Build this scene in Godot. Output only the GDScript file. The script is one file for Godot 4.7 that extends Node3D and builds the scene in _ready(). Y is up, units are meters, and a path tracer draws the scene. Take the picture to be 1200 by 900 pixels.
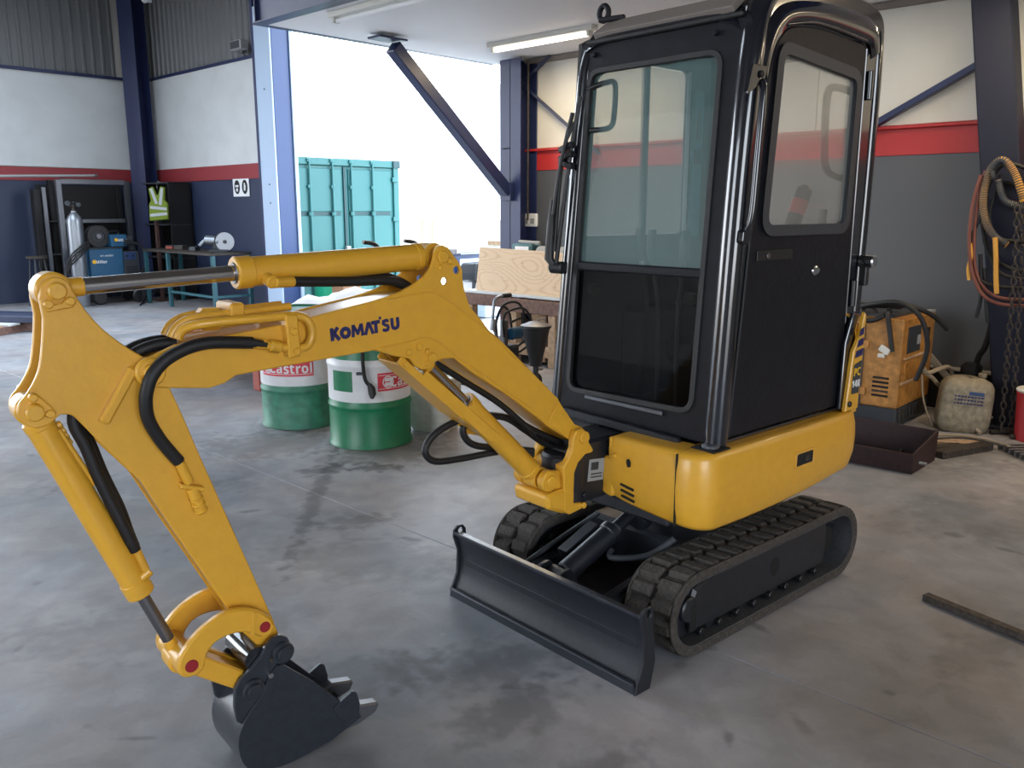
extends Node3D
# A small tracked excavator in a steel workshop. +X runs along the door side wall's normal, -Z along the wall away from the camera; metres, y up.

class MB:
	var v := PackedVector3Array()
	var n := PackedVector3Array()
	var u := PackedVector2Array()
	var X := Transform3D()

	func tri(a: Vector3, b: Vector3, c: Vector3, na: Vector3, nb: Vector3, nc: Vector3, ua := Vector2.ZERO, ub := Vector2.ZERO, uc := Vector2.ZERO) -> void:
		if (b - a).cross(c - a).dot(na + nb + nc) > 0.0:
			v.append_array(PackedVector3Array([X * a, X * c, X * b]))
			n.append_array(PackedVector3Array([(X.basis * na).normalized(), (X.basis * nc).normalized(), (X.basis * nb).normalized()]))
			u.append_array(PackedVector2Array([ua, uc, ub]))
		else:
			v.append_array(PackedVector3Array([X * a, X * b, X * c]))
			n.append_array(PackedVector3Array([(X.basis * na).normalized(), (X.basis * nb).normalized(), (X.basis * nc).normalized()]))
			u.append_array(PackedVector2Array([ua, ub, uc]))

	func quad(a: Vector3, b: Vector3, c: Vector3, d: Vector3, nn: Vector3, ua := Vector2(0, 0), ub := Vector2(1, 0), uc := Vector2(1, 1), ud := Vector2(0, 1)) -> void:
		tri(a, b, c, nn, nn, nn, ua, ub, uc)
		tri(a, c, d, nn, nn, nn, ua, uc, ud)

	# box about c of full size s with chamfered edges
	func bx(c: Vector3, s: Vector3, b := 0.003, B := Basis()) -> MB:
		var keep := X
		X = X * Transform3D(B, c)
		var h := s * 0.5
		b = minf(b, minf(h.x, minf(h.y, h.z)) * 0.45)
		var ax := [Vector3.RIGHT, Vector3.UP, Vector3.BACK]
		for i in 3:
			var j := (i + 1) % 3
			var k := (i + 2) % 3
			for sg in [-1.0, 1.0]:
				var nn: Vector3 = ax[i] * sg
				var o: Vector3 = nn * h[i]
				var p: Vector3 = ax[j] * (h[j] - b)
				var q: Vector3 = ax[k] * (h[k] - b)
				quad(o - p - q, o + p - q, o + p + q, o - p + q, nn)
			if b > 0.0:
				for s1 in [-1.0, 1.0]:
					for s2 in [-1.0, 1.0]:
						var pj: Vector3 = ax[j] * s1
						var pk: Vector3 = ax[k] * s2
						var l: Vector3 = ax[i] * (h[i] - b)
						var e1: Vector3 = pj * h[j] + pk * (h[k] - b)
						var e2: Vector3 = pj * (h[j] - b) + pk * h[k]
						var nn2: Vector3 = (pj + pk).normalized()
						quad(e1 - l, e1 + l, e2 + l, e2 - l, nn2)
		if b > 0.0:
			for sx in [-1.0, 1.0]:
				for sy in [-1.0, 1.0]:
					for sz in [-1.0, 1.0]:
						var d := Vector3(sx, sy, sz)
						var nn3 := d.normalized()
						tri(d * Vector3(h.x, h.y - b, h.z - b), d * Vector3(h.x - b, h.y, h.z - b), d * Vector3(h.x - b, h.y - b, h.z), nn3, nn3, nn3)
		X = keep
		return self

	# box between two points with a rectangular section
	func bar(a: Vector3, b: Vector3, w: float, h: float, ch := 0.003, up := Vector3.UP) -> MB:
		var z := (b - a).normalized()
		if absf(z.dot(up)) > 0.98:
			up = Vector3.RIGHT
		var x := up.cross(z).normalized()
		var y := z.cross(x)
		return bx((a + b) * 0.5, Vector3(w, h, a.distance_to(b)), ch, Basis(x, y, z))

	static func inset(P: PackedVector2Array, b: float) -> PackedVector2Array:
		var out := PackedVector2Array()
		var k := P.size()
		for i in k:
			var e1 := (P[i] - P[(i + k - 1) % k]).normalized()
			var e2 := (P[(i + 1) % k] - P[i]).normalized()
			var n1 := Vector2(e1.y, -e1.x)
			var n2 := Vector2(e2.y, -e2.x)
			out.append(P[i] - (n1 + n2) * (b / maxf(0.35, 1.0 + n1.dot(n2))))
		return out

	static func area(P: PackedVector2Array) -> float:
		var s := 0.0
		for i in P.size():
			s += P[i].cross(P[(i + 1) % P.size()])
		return s * 0.5

	# plate: outline in x and y, from z = t0 to t1, with holes
	func ext(P0: PackedVector2Array, t0: float, t1: float, b := 0.002, holes := [], M := Transform3D()) -> MB:
		var keep := X
		X = X * M
		var P := P0.duplicate()
		if area(P) < 0.0:
			P.reverse()
		var loops: Array[PackedVector2Array] = [P]
		for h in holes:
			var H: PackedVector2Array = h.duplicate()
			if area(H) > 0.0:
				H.reverse()
			loops.append(H)
		b = minf(b, absf(t1 - t0) * 0.4)
		var lo := minf(t0, t1)
		var hi := maxf(t0, t1)
		var cap := inset(P, b)
		for L in loops:
			var k := L.size()
			var I := inset(L, b)
			var en := PackedVector2Array()
			for i in k:
				var e := (L[(i + 1) % k] - L[i]).normalized()
				en.append(Vector2(e.y, -e.x))
			for i in k:
				var j := (i + 1) % k
				var na2 := en[i]
				var nb2 := en[i]
				if en[i].dot(en[(i + k - 1) % k]) > 0.75:
					na2 = (en[i] + en[(i + k - 1) % k]).normalized()
				if en[i].dot(en[j]) > 0.75:
					nb2 = (en[i] + en[j]).normalized()
				var na := Vector3(na2.x, na2.y, 0)
				var nb := Vector3(nb2.x, nb2.y, 0)
				var a0 := Vector3(L[i].x, L[i].y, lo + b)
				var b0 := Vector3(L[j].x, L[j].y, lo + b)
				var a1 := Vector3(L[i].x, L[i].y, hi - b)
				var b1 := Vector3(L[j].x, L[j].y, hi - b)
				tri(a0, b0, b1, na, nb, nb)
				tri(a0, b1, a1, na, nb, na)
				if b > 0.0:
					for sg in [0, 1]:
						var z: float = hi if sg else lo
						var zn := Vector3(0, 0, 1.0 if sg else -1.0)
						var e0: Vector3 = a1 if sg else a0
						var e1: Vector3 = b1 if sg else b0
						var c0 := Vector3(I[i].x, I[i].y, z)
						var c1 := Vector3(I[j].x, I[j].y, z)
						var ma := (na + zn).normalized()
						var mb := (nb + zn).normalized()
						tri(e0, e1, c1, ma, mb, mb)
						tri(e0, c1, c0, ma, mb, ma)
		for h in range(1, loops.size()):
			var H := inset(loops[h], b)
			var bi := 0
			var bj := 0
			var best := 1e9
			for i in cap.size():
				for j in H.size():
					var d := cap[i].distance_squared_to(H[j])
					if d < best:
						best = d
						bi = i
						bj = j
			var nc := PackedVector2Array()
			for i in range(0, bi + 1):
				nc.append(cap[i])
			for j in H.size() + 1:
				nc.append(H[(bj + j) % H.size()])
			for i in range(bi, cap.size()):
				nc.append(cap[i])
			cap = nc
		var idx := Geometry2D.triangulate_polygon(cap)
		if idx.is_empty():
			# nudge bridge duplicates apart and try again
			var rng := RandomNumberGenerator.new()
			rng.seed = 5
			var cc := PackedVector2Array()
			for p in cap:
				cc.append(p + Vector2(rng.randf_range(-1, 1), rng.randf_range(-1, 1)) * 2e-5)
			idx = Geometry2D.triangulate_polygon(cc)
			if idx.is_empty():
				printerr("plate not filled: ", P0.size(), " ", P0[0])
		for i in range(0, idx.size(), 3):
			for z in [lo, hi]:
				var nn := Vector3(0, 0, 1.0 if z == hi else -1.0)
				var q0 := cap[idx[i]]
				var q1 := cap[idx[i + 1]]
				var q2 := cap[idx[i + 2]]
				tri(Vector3(q0.x, q0.y, z), Vector3(q1.x, q1.y, z), Vector3(q2.x, q2.y, z), nn, nn, nn, q0, q1, q2)
		X = keep
		return self

	# surface through a grid of points (rows of equal length), smooth
	func grid(R: Array, closed := false, flip := false) -> MB:
		var k: int = R.size()
		var m: int = R[0].size()
		var N := []
		for i in k:
			var row := PackedVector3Array()
			for j in m:
				var dj: Vector3 = R[i][(j + 1) % m if closed else mini(j + 1, m - 1)] - R[i][(j + m - 1) % m if closed else maxi(j - 1, 0)]
				var di: Vector3 = R[mini(i + 1, k - 1)][j] - R[maxi(i - 1, 0)][j]
				var c := di.cross(dj)
				row.append((-c if flip else c).normalized())
			N.append(row)
		for i in k - 1:
			for j in (m if closed else m - 1):
				var j2 := (j + 1) % m
				tri(R[i][j], R[i][j2], R[i + 1][j2], N[i][j], N[i][j2], N[i + 1][j2])
				tri(R[i][j], R[i + 1][j2], R[i + 1][j], N[i][j], N[i + 1][j2], N[i + 1][j])
		return self

	func tube(P: Array, r, sides := 10, caps := true, closed := false) -> MB:
		var k := P.size()
		var rows := []
		var tn: Vector3 = (P[1] - P[0]).normalized()
		var x := tn.cross(Vector3.UP)
		if x.length() < 0.1:
			x = tn.cross(Vector3.RIGHT)
		x = x.normalized()
		var nrm := []
		for i in k:
			var t: Vector3
			if closed:
				t = P[(i + 1) % k] - P[(i + k - 1) % k]
			else:
				t = P[mini(i + 1, k - 1)] - P[maxi(i - 1, 0)]
			t = t.normalized()
			x = (x - t * x.dot(t)).normalized()
			var y := t.cross(x)
			var rr: float = r[i] if r is Array else r
			var row := PackedVector3Array()
			var nr := PackedVector3Array()
			for s in sides:
				var d := x * cos(TAU * s / sides) + y * sin(TAU * s / sides)
				nr.append(d)
				row.append(P[i] + d * rr)
			rows.append(row)
			nrm.append(nr)
		for i in (k if closed else k - 1):
			var i2 := (i + 1) % k
			for s in sides:
				var s2 := (s + 1) % sides
				tri(rows[i][s], rows[i][s2], rows[i2][s2], nrm[i][s], nrm[i][s2], nrm[i2][s2])
				tri(rows[i][s], rows[i2][s2], rows[i2][s], nrm[i][s], nrm[i2][s2], nrm[i2][s])
		if caps and not closed:
			for e in [0, k - 1]:
				var t2: Vector3 = (P[1] - P[0]).normalized() * -1.0 if e == 0 else (P[k - 1] - P[k - 2]).normalized()
				for s in range(1, sides - 1):
					tri(rows[e][0], rows[e][s], rows[e][s + 1], t2, t2, t2)
		return self

	# round bar from a to b with chamfered ends
	func cyl(a: Vector3, b: Vector3, r: float, sides := 20, ch := 0.003, r2 := -1.0) -> MB:
		if r2 < 0.0:
			r2 = r
		var d := b - a
		var l := d.length()
		ch = minf(ch, minf(l * 0.4, minf(r, r2) * 0.5))
		return lathe([Vector2(0, 0), Vector2(r - ch, 0), Vector2(r, ch), Vector2(r2, l - ch), Vector2(r2 - ch, l), Vector2(0, l)], sides, along(a, d))

	static func along(a: Vector3, d: Vector3) -> Transform3D:
		var y := d.normalized()
		var x := y.cross(Vector3.BACK)
		if x.length() < 0.1:
			x = y.cross(Vector3.RIGHT)
		x = x.normalized()
		return Transform3D(Basis(x, y, x.cross(y)), a)

	# profile of (radius, height) turned about y
	func lathe(P: Array, sides := 24, M := Transform3D(), a0 := 0.0, a1 := TAU) -> MB:
		var keep := X
		X = X * M
		var k := P.size()
		for i in k - 1:
			var e: Vector2 = (P[i + 1] - P[i])
			if e.length() < 1e-6:
				continue
			e = e.normalized()
			var nn := Vector2(e.y, -e.x)
			var n0 := nn
			var n1 := nn
			if i > 0:
				var f: Vector2 = (P[i] - P[i - 1]).normalized()
				var m := Vector2(f.y, -f.x)
				if m.dot(nn) > 0.8:
					n0 = (m + nn).normalized()
			if i < k - 2:
				var f2: Vector2 = (P[i + 2] - P[i + 1]).normalized()
				var m2 := Vector2(f2.y, -f2.x)
				if m2.dot(nn) > 0.8:
					n1 = (m2 + nn).normalized()
			for s in sides:
				var t0 := a0 + (a1 - a0) * s / sides
				var t1 := a0 + (a1 - a0) * (s + 1) / sides
				var c0 := Vector3(cos(t0), 0, sin(t0))
				var c1 := Vector3(cos(t1), 0, sin(t1))
				var y0: Vector3 = Vector3(0, P[i].y, 0)
				var y1: Vector3 = Vector3(0, P[i + 1].y, 0)
				var A: Vector3 = c0 * P[i].x + y0
				var B: Vector3 = c1 * P[i].x + y0
				var C: Vector3 = c1 * P[i + 1].x + y1
				var D: Vector3 = c0 * P[i + 1].x + y1
				var nA: Vector3 = c0 * n0.x + Vector3(0, n0.y, 0)
				var nB: Vector3 = c1 * n0.x + Vector3(0, n0.y, 0)
				var nC: Vector3 = c1 * n1.x + Vector3(0, n1.y, 0)
				var nD: Vector3 = c0 * n1.x + Vector3(0, n1.y, 0)
				if P[i].x > 1e-6:
					tri(A, B, C, nA, nB, nC)
				if P[i + 1].x > 1e-6:
					tri(A, C, D, nA, nC, nD)
		X = keep
		return self

	func mesh() -> ArrayMesh:
		var a := []
		a.resize(Mesh.ARRAY_MAX)
		a[Mesh.ARRAY_VERTEX] = v
		a[Mesh.ARRAY_NORMAL] = n
		a[Mesh.ARRAY_TEX_UV] = u
		var m := ArrayMesh.new()
		m.add_surface_from_arrays(Mesh.PRIMITIVE_TRIANGLES, a)
		return m


var M := {}
var used := {}
var rng := RandomNumberGenerator.new()


func numbered(s: String) -> String:
	used[s] = used.get(s, 0) + 1
	return s if used[s] == 1 else "%s_%03d" % [s, used[s] - 1]


func mb(X := Transform3D()) -> MB:
	var m := MB.new()
	m.X = X
	return m


func thing(called: String, label: String, category: String, at := Vector3.ZERO, turn := 0.0, group := "") -> Node3D:
	var o := Node3D.new()
	o.name = numbered(called)
	add_child(o)
	o.position = at
	o.rotation.y = turn
	return tag(o, label, category, group)


func tag(o: Node3D, label: String, category: String, group := "") -> Node3D:
	o.set_meta("label", label)
	o.set_meta("category", category)
	if group:
		o.set_meta("group", group)
	return o


func struct(called: String, at := Vector3.ZERO, turn := 0.0) -> Node3D:
	var o := Node3D.new()
	o.name = called
	add_child(o)
	o.position = at
	o.rotation.y = turn
	o.set_meta("kind", "structure")
	return o


func part(called: String, m, mat: Material, parent: Node) -> MeshInstance3D:
	var o := MeshInstance3D.new()
	o.name = called
	o.mesh = m if m is ArrayMesh else m.mesh()
	o.material_override = mat
	parent.add_child(o, true)
	return o


func lone(called: String, m: MB, mat: Material, label: String, category: String, at := Vector3.ZERO, turn := 0.0, group := "") -> MeshInstance3D:
	var o := part(numbered(called), m, mat, self)
	o.position = at
	o.rotation.y = turn
	tag(o, label, category, group)
	return o


func pv(a: Array) -> PackedVector2Array:
	var out := PackedVector2Array()
	for i in range(0, a.size(), 2):
		out.append(Vector2(a[i], a[i + 1]))
	return out


func rrect(x0: float, y0: float, x1: float, y1: float, r: float, k := 5) -> PackedVector2Array:
	return rounded(pv([x0, y0, x1, y0, x1, y1, x0, y1]), r, k)


# rounds every corner of an outline
func rounded(P: PackedVector2Array, r: float, k := 4) -> PackedVector2Array:
	var out := PackedVector2Array()
	var m := P.size()
	for i in m:
		var a := P[(i + m - 1) % m]
		var b := P[i]
		var c := P[(i + 1) % m]
		var d1 := (a - b).normalized()
		var d2 := (c - b).normalized()
		var ang := acos(clampf(d1.dot(d2), -1, 1))
		if ang > 2.9:
			out.append(b)
			continue
		var l := minf(r / tan(ang / 2), minf(a.distance_to(b), c.distance_to(b)) * 0.48)
		for s in k + 1:
			var t := float(s) / k
			var p := b + d1 * l
			var q := b + d2 * l
			out.append(p.lerp(b, t).lerp(b.lerp(q, t), t))
	return out


func ring(c: Vector2, r: float, k := 16, ry := -1.0) -> PackedVector2Array:
	var out := PackedVector2Array()
	for i in k:
		out.append(c + Vector2(cos(TAU * i / k) * r, sin(TAU * i / k) * (r if ry < 0 else ry)))
	return out


# Catmull-Rom through the points
func cr(P: Array, k := 6) -> Array:
	var out := []
	var m := P.size()
	for i in m - 1:
		var a: Vector3 = P[maxi(i - 1, 0)]
		var b: Vector3 = P[i]
		var c: Vector3 = P[i + 1]
		var d: Vector3 = P[mini(i + 2, m - 1)]
		for s in k:
			var t := float(s) / k
			out.append(0.5 * ((2 * b) + (c - a) * t + (2 * a - 5 * b + 4 * c - d) * t * t + (3 * b - a - 3 * c + d) * t * t * t))
	out.append(P[m - 1])
	return out


func cr2(P: PackedVector2Array, k := 4) -> PackedVector2Array:
	var q := []
	for p in P:
		q.append(Vector3(p.x, p.y, 0))
	var out := PackedVector2Array()
	for p in cr(q, k):
		out.append(Vector2(p.x, p.y))
	return out


func p3(a: Array, t: float) -> Array:
	var out := []
	for i in range(0, a.size(), 2):
		out.append(Vector3(a[i], a[i + 1], t))
	return out


# lettering set flat on x and y, facing +z
func text_mb(text: String, height: float, X: Transform3D, face := "Droid Sans", bold := false, depth := 0.0015, radius := 0.0) -> MB:
	var f := SystemFont.new()
	f.font_names = PackedStringArray([face])
	f.font_weight = 700 if bold else 400
	var t := TextMesh.new()
	t.font = f
	t.text = text
	t.font_size = 64
	t.pixel_size = height / 64.0 * 1.38
	t.depth = depth
	t.curve_step = 4.0
	var a := t.get_mesh_arrays()
	var m := mb(X)
	var P: PackedVector3Array = a[Mesh.ARRAY_VERTEX]
	var N: PackedVector3Array = a[Mesh.ARRAY_NORMAL]
	var I: PackedInt32Array = a[Mesh.ARRAY_INDEX]
	if radius > 0.0:
		for i in P.size():
			var ph := P[i].x / radius
			var rr := radius + P[i].z
			P[i] = Vector3(sin(ph) * rr, P[i].y, cos(ph) * rr - radius)
			N[i] = N[i].rotated(Vector3.UP, ph)
	for i in range(0, I.size(), 3):
		m.tri(P[I[i]], P[I[i + 1]], P[I[i + 2]], N[I[i]], N[I[i + 1]], N[I[i + 2]])
	return m


func mat(called: String, c: Color, rough := 0.5, metal := 0.0) -> StandardMaterial3D:
	var m := StandardMaterial3D.new()
	m.resource_name = called
	m.albedo_color = c
	m.roughness = rough
	m.metallic = metal
	M[called] = m
	return m


func noise_tex(freq: float, ramp: Array, seed_ := 1, size := 512, octaves := 5, as_normal := false, bump := 4.0, kind := FastNoiseLite.TYPE_SIMPLEX_SMOOTH) -> NoiseTexture2D:
	var f := FastNoiseLite.new()
	f.noise_type = kind
	f.frequency = freq
	f.seed = seed_
	f.fractal_octaves = octaves
	var t := NoiseTexture2D.new()
	t.width = size
	t.height = size
	t.seamless = true
	t.noise = f
	if as_normal:
		t.as_normal_map = true
		t.bump_strength = bump
	if ramp.size():
		var g := Gradient.new()
		var offs := PackedFloat32Array()
		for i in ramp.size():
			offs.append(float(i) / (ramp.size() - 1))
		g.offsets = offs
		g.colors = PackedColorArray(ramp)
		t.color_ramp = g
	return t


# mottled colour and fine relief laid over a material in its own axes
func mottle(m: StandardMaterial3D, freq: float, lo: float, hi: float, scale := 1.0, bump := 0.0, seed_ := 3) -> void:
	m.albedo_texture = noise_tex(freq, [Color(lo, lo, lo), Color(hi, hi, hi)], seed_, 256)
	m.uv1_triplanar = true
	m.uv1_scale = Vector3.ONE * scale
	if bump > 0.0:
		m.normal_enabled = true
		m.normal_texture = noise_tex(freq * 3.0, [], seed_ + 7, 256, 4, true, bump)


func _ready() -> void:
	rng.seed = 11
	# ---- camera, sky, exposure
	var cam := Camera3D.new()
	cam.name = "camera"
	cam.fov = 48.455
	cam.near = 0.05
	cam.far = 300.0
	cam.position = Vector3(0, 1.62, 0)
	cam.rotation_degrees = Vector3(-11.55, -46.5, 0)
	add_child(cam)
	cam.current = true
	var env := Environment.new()
	var sky := Sky.new()
	var sm := ProceduralSkyMaterial.new()
	sm.sky_top_color = Color(0.88, 0.94, 1.0)
	sm.sky_horizon_color = Color(0.97, 0.98, 1.0)
	sm.ground_bottom_color = Color(0.5, 0.5, 0.5)
	sm.ground_horizon_color = Color(0.8, 0.8, 0.8)
	sm.sky_energy_multiplier = 1.0
	sky.sky_material = sm
	env.background_mode = Environment.BG_SKY
	env.sky = sky
	env.background_energy_multiplier = 4.6
	env.ambient_light_source = Environment.AMBIENT_SOURCE_SKY
	env.tonemap_mode = Environment.TONE_MAPPER_LINEAR
	env.tonemap_exposure = 1.95
	env.sdfgi_enabled = true
	env.ssao_enabled = true
	env.ssil_enabled = true
	var we := WorldEnvironment.new()
	we.name = "world_environment"
	we.environment = env
	add_child(we)
	materials()
	shell()
	steelwork()
	excavator()
	yard()
	far_corner()
	drums_and_bench()
	right_side()


func materials() -> void:
	var m: StandardMaterial3D
	m = mat("yellow_paint", Color8(218, 162, 46), 0.4)
	m.clearcoat_enabled = true
	m.clearcoat = 0.35
	m.clearcoat_roughness = 0.18
	mottle(m, 0.02, 0.96, 1.0, 3.0, 0.25)
	m = mat("charcoal_paint", Color8(30, 34, 42), 0.45)
	m.clearcoat_enabled = true
	m.clearcoat = 0.12
	m.clearcoat_roughness = 0.2
	mottle(m, 0.03, 0.75, 1.0, 2.0, 0.3, 5)
	m = mat("gloss_charcoal", Color8(22, 25, 33), 0.16)
	m.clearcoat_enabled = true
	m.clearcoat = 0.8
	m.clearcoat_roughness = 0.06
	m = mat("cab_black", Color8(31, 32, 38), 0.42)
	m.metallic_specular = 0.3
	mottle(m, 0.02, 0.8, 1.0, 2.0, 0.3, 8)
	mat("dark_void", Color8(14, 14, 16), 0.8)
	m = mat("rubber", Color8(82, 76, 71), 0.85)
	mottle(m, 0.03, 0.55, 1.0, 6.0, 2.0, 9)
	m = mat("rubber_inside", Color8(72, 74, 78), 0.6)
	mottle(m, 0.03, 0.7, 1.0, 5.0, 0.8, 2)
	m = mat("hose_rubber", Color8(24, 24, 27), 0.55)
	mottle(m, 0.05, 0.7, 1.0, 9.0, 1.0, 4)
	mat("black_plastic", Color8(26, 26, 29), 0.45)
	mat("chrome", Color8(205, 205, 208), 0.16, 1.0)
	mat("steel", Color8(120, 120, 124), 0.4, 0.9)
	m = mat("rusty_steel", Color8(92, 84, 78), 0.6, 0.5)
	mottle(m, 0.03, 0.55, 1.0, 4.0, 1.0, 6)
	m = mat("bucket_steel", Color8(42, 47, 56), 0.36)
	m.clearcoat_enabled = true
	m.clearcoat = 0.4
	m.clearcoat_roughness = 0.2
	mottle(m, 0.03, 0.8, 1.0, 3.0, 0.3, 15)
	mat("worn_steel", Color8(108, 110, 116), 0.4, 0.7)
	mat("red_cap", Color8(140, 18, 30), 0.5)
	mat("navy_print", Color8(24, 26, 84), 0.5)
	mat("white_print", Color8(228, 230, 232), 0.5)
	mat("yellow_print", Color8(236, 184, 30), 0.5)
	mat("label_grey", Color8(150, 152, 152), 0.5)
	m = mat("seat_cloth", Color8(44, 45, 50), 0.85)
	# panes
	m = mat("cab_glass", Color(0.50, 0.62, 0.62, 0.26), 0.03)
	m.transparency = BaseMaterial3D.TRANSPARENCY_ALPHA
	m = mat("dark_glass", Color(0.03, 0.04, 0.05, 0.45), 0.02)
	m.metallic_specular = 0.3
	m.transparency = BaseMaterial3D.TRANSPARENCY_ALPHA
	m = mat("dusty_glass", Color(0.74, 0.73, 0.69, 0.22), 0.1)
	m.transparency = BaseMaterial3D.TRANSPARENCY_ALPHA
	m = mat("added_skylight", Color(0.85, 0.93, 0.97, 0.12), 0.1)
	m.transparency = BaseMaterial3D.TRANSPARENCY_ALPHA
	# building
	mat("dado_navy", Color8(40, 50, 76), 0.5)
	mat("dado_grey", Color8(82, 84, 88), 0.5)
	mat("stripe_maroon", Color8(140, 46, 52), 0.5)
	mat("stripe_red", Color8(176, 44, 44), 0.5)
	m = mat("white_board", Color8(206, 209, 210), 0.6)
	mottle(m, 0.01, 0.95, 1.0, 0.5, 0.0, 12)
	m = mat("cream_board", Color8(222, 219, 208), 0.6)
	mottle(m, 0.01, 0.95, 1.0, 0.5, 0.0, 13)
	mat("cladding_grey", Color8(118, 120, 122), 0.5, 0.2)
	mat("white_ceiling", Color8(222, 222, 226), 0.7)
	mat("skirting_black", Color8(18, 18, 20), 0.6)
	mat("pale_edge", Color8(170, 165, 158), 0.6)
	mat("navy_steel", Color8(34, 44, 82), 0.4)
	mat("deep_navy", Color8(10, 18, 42), 0.7)
	mat("blue_steel", Color8(36, 64, 112), 0.4)
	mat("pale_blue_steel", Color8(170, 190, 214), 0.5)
	m = mat("roof_grey", Color8(120, 112, 106), 0.7)
	m = mat("outer_wall", Color8(190, 188, 182), 0.8)
	m = mat("yard_concrete", Color8(214, 212, 206), 0.9)
	m = StandardMaterial3D.new()
	m.resource_name = "tube_glow"
	m.albedo_color = Color(1, 1, 1)
	m.emission_enabled = true
	m.emission = Color(1.0, 0.95, 0.84)
	m.emission_energy_multiplier = 2.2
	M["tube_glow"] = m
	mat("fitting_white", Color8(205, 204, 198), 0.5)
	# props
	m = mat("ply", Color8(206, 172, 134), 0.7)
	m = mat("brown_timber", Color8(132, 100, 88), 0.75)
	mottle(m, 0.02, 0.75, 1.0, 3.0, 0.8, 22)
	m = mat("pale_timber", Color8(196, 164, 132), 0.75)
	mottle(m, 0.02, 0.8, 1.0, 3.0, 0.8, 23)
	m = mat("drum_green", Color8(14, 116, 76), 0.38)
	mottle(m, 0.015, 0.85, 1.0, 2.0, 0.2, 24)
	m = mat("drum_green_worn", Color8(58, 136, 108), 0.5)
	mottle(m, 0.012, 0.7, 1.0, 2.5, 0.3, 25)
	m = mat("drum_white", Color8(218, 218, 220), 0.42)
	mottle(m, 0.02, 0.93, 1.0, 2.0, 0.0, 26)
	mat("drum_red", Color8(200, 52, 66), 0.42)
	mat("teal_paint", Color8(34, 98, 100), 0.5)
	mat("teal_dark", Color8(14, 58, 64), 0.5)
	mat("teal_steel", Color8(34, 84, 94), 0.5)
	mat("welder_blue", Color8(22, 82, 118), 0.45)
	m = mat("welder_orange", Color8(198, 138, 66), 0.5)
	mottle(m, 0.015, 0.72, 1.0, 3.0, 0.2, 30)
	mat("panel_dark", Color8(52, 56, 62), 0.5)
	m = mat("tray_maroon", Color8(54, 26, 28), 0.6)
	mottle(m, 0.02, 0.6, 1.0, 3.0, 0.5, 31)
	m = mat("jerry_plastic", Color8(160, 148, 124), 0.6)
	mottle(m, 0.012, 0.7, 1.0, 5.0, 0.2, 32)
	mat("red_paint", Color8(168, 34, 38), 0.45)
	mat("red_oxide", Color8(150, 66, 54), 0.6)
	mat("dark_rust", Color8(66, 42, 38), 0.7)
	m = mat("white_plastic", Color8(226, 228, 232), 0.5)
	m = mat("bag_plastic", Color8(214, 214, 206), 0.5)
	mottle(m, 0.015, 0.9, 1.0, 4.0, 0.4, 33)
	mat("aluminium", Color8(150, 155, 162), 0.38, 0.8)
	mat("amber_hose", Color8(206, 150, 56), 0.55)
	mat("brown_hose", Color8(116, 66, 54), 0.55)
	mat("cream_hose", Color8(150, 136, 116), 0.6)
	mat("vest_lime", Color8(112, 132, 34), 0.8)
	mat("vest_silver", Color8(176, 180, 186), 0.4)
	mat("cardboard", Color8(150, 112, 84), 0.8)
	mat("device_green", Color8(70, 110, 120), 0.5)
	mat("bright_green", Color8(30, 176, 130), 0.5)
	m = mat("smear", Color8(58, 58, 60), 0.35)


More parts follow.
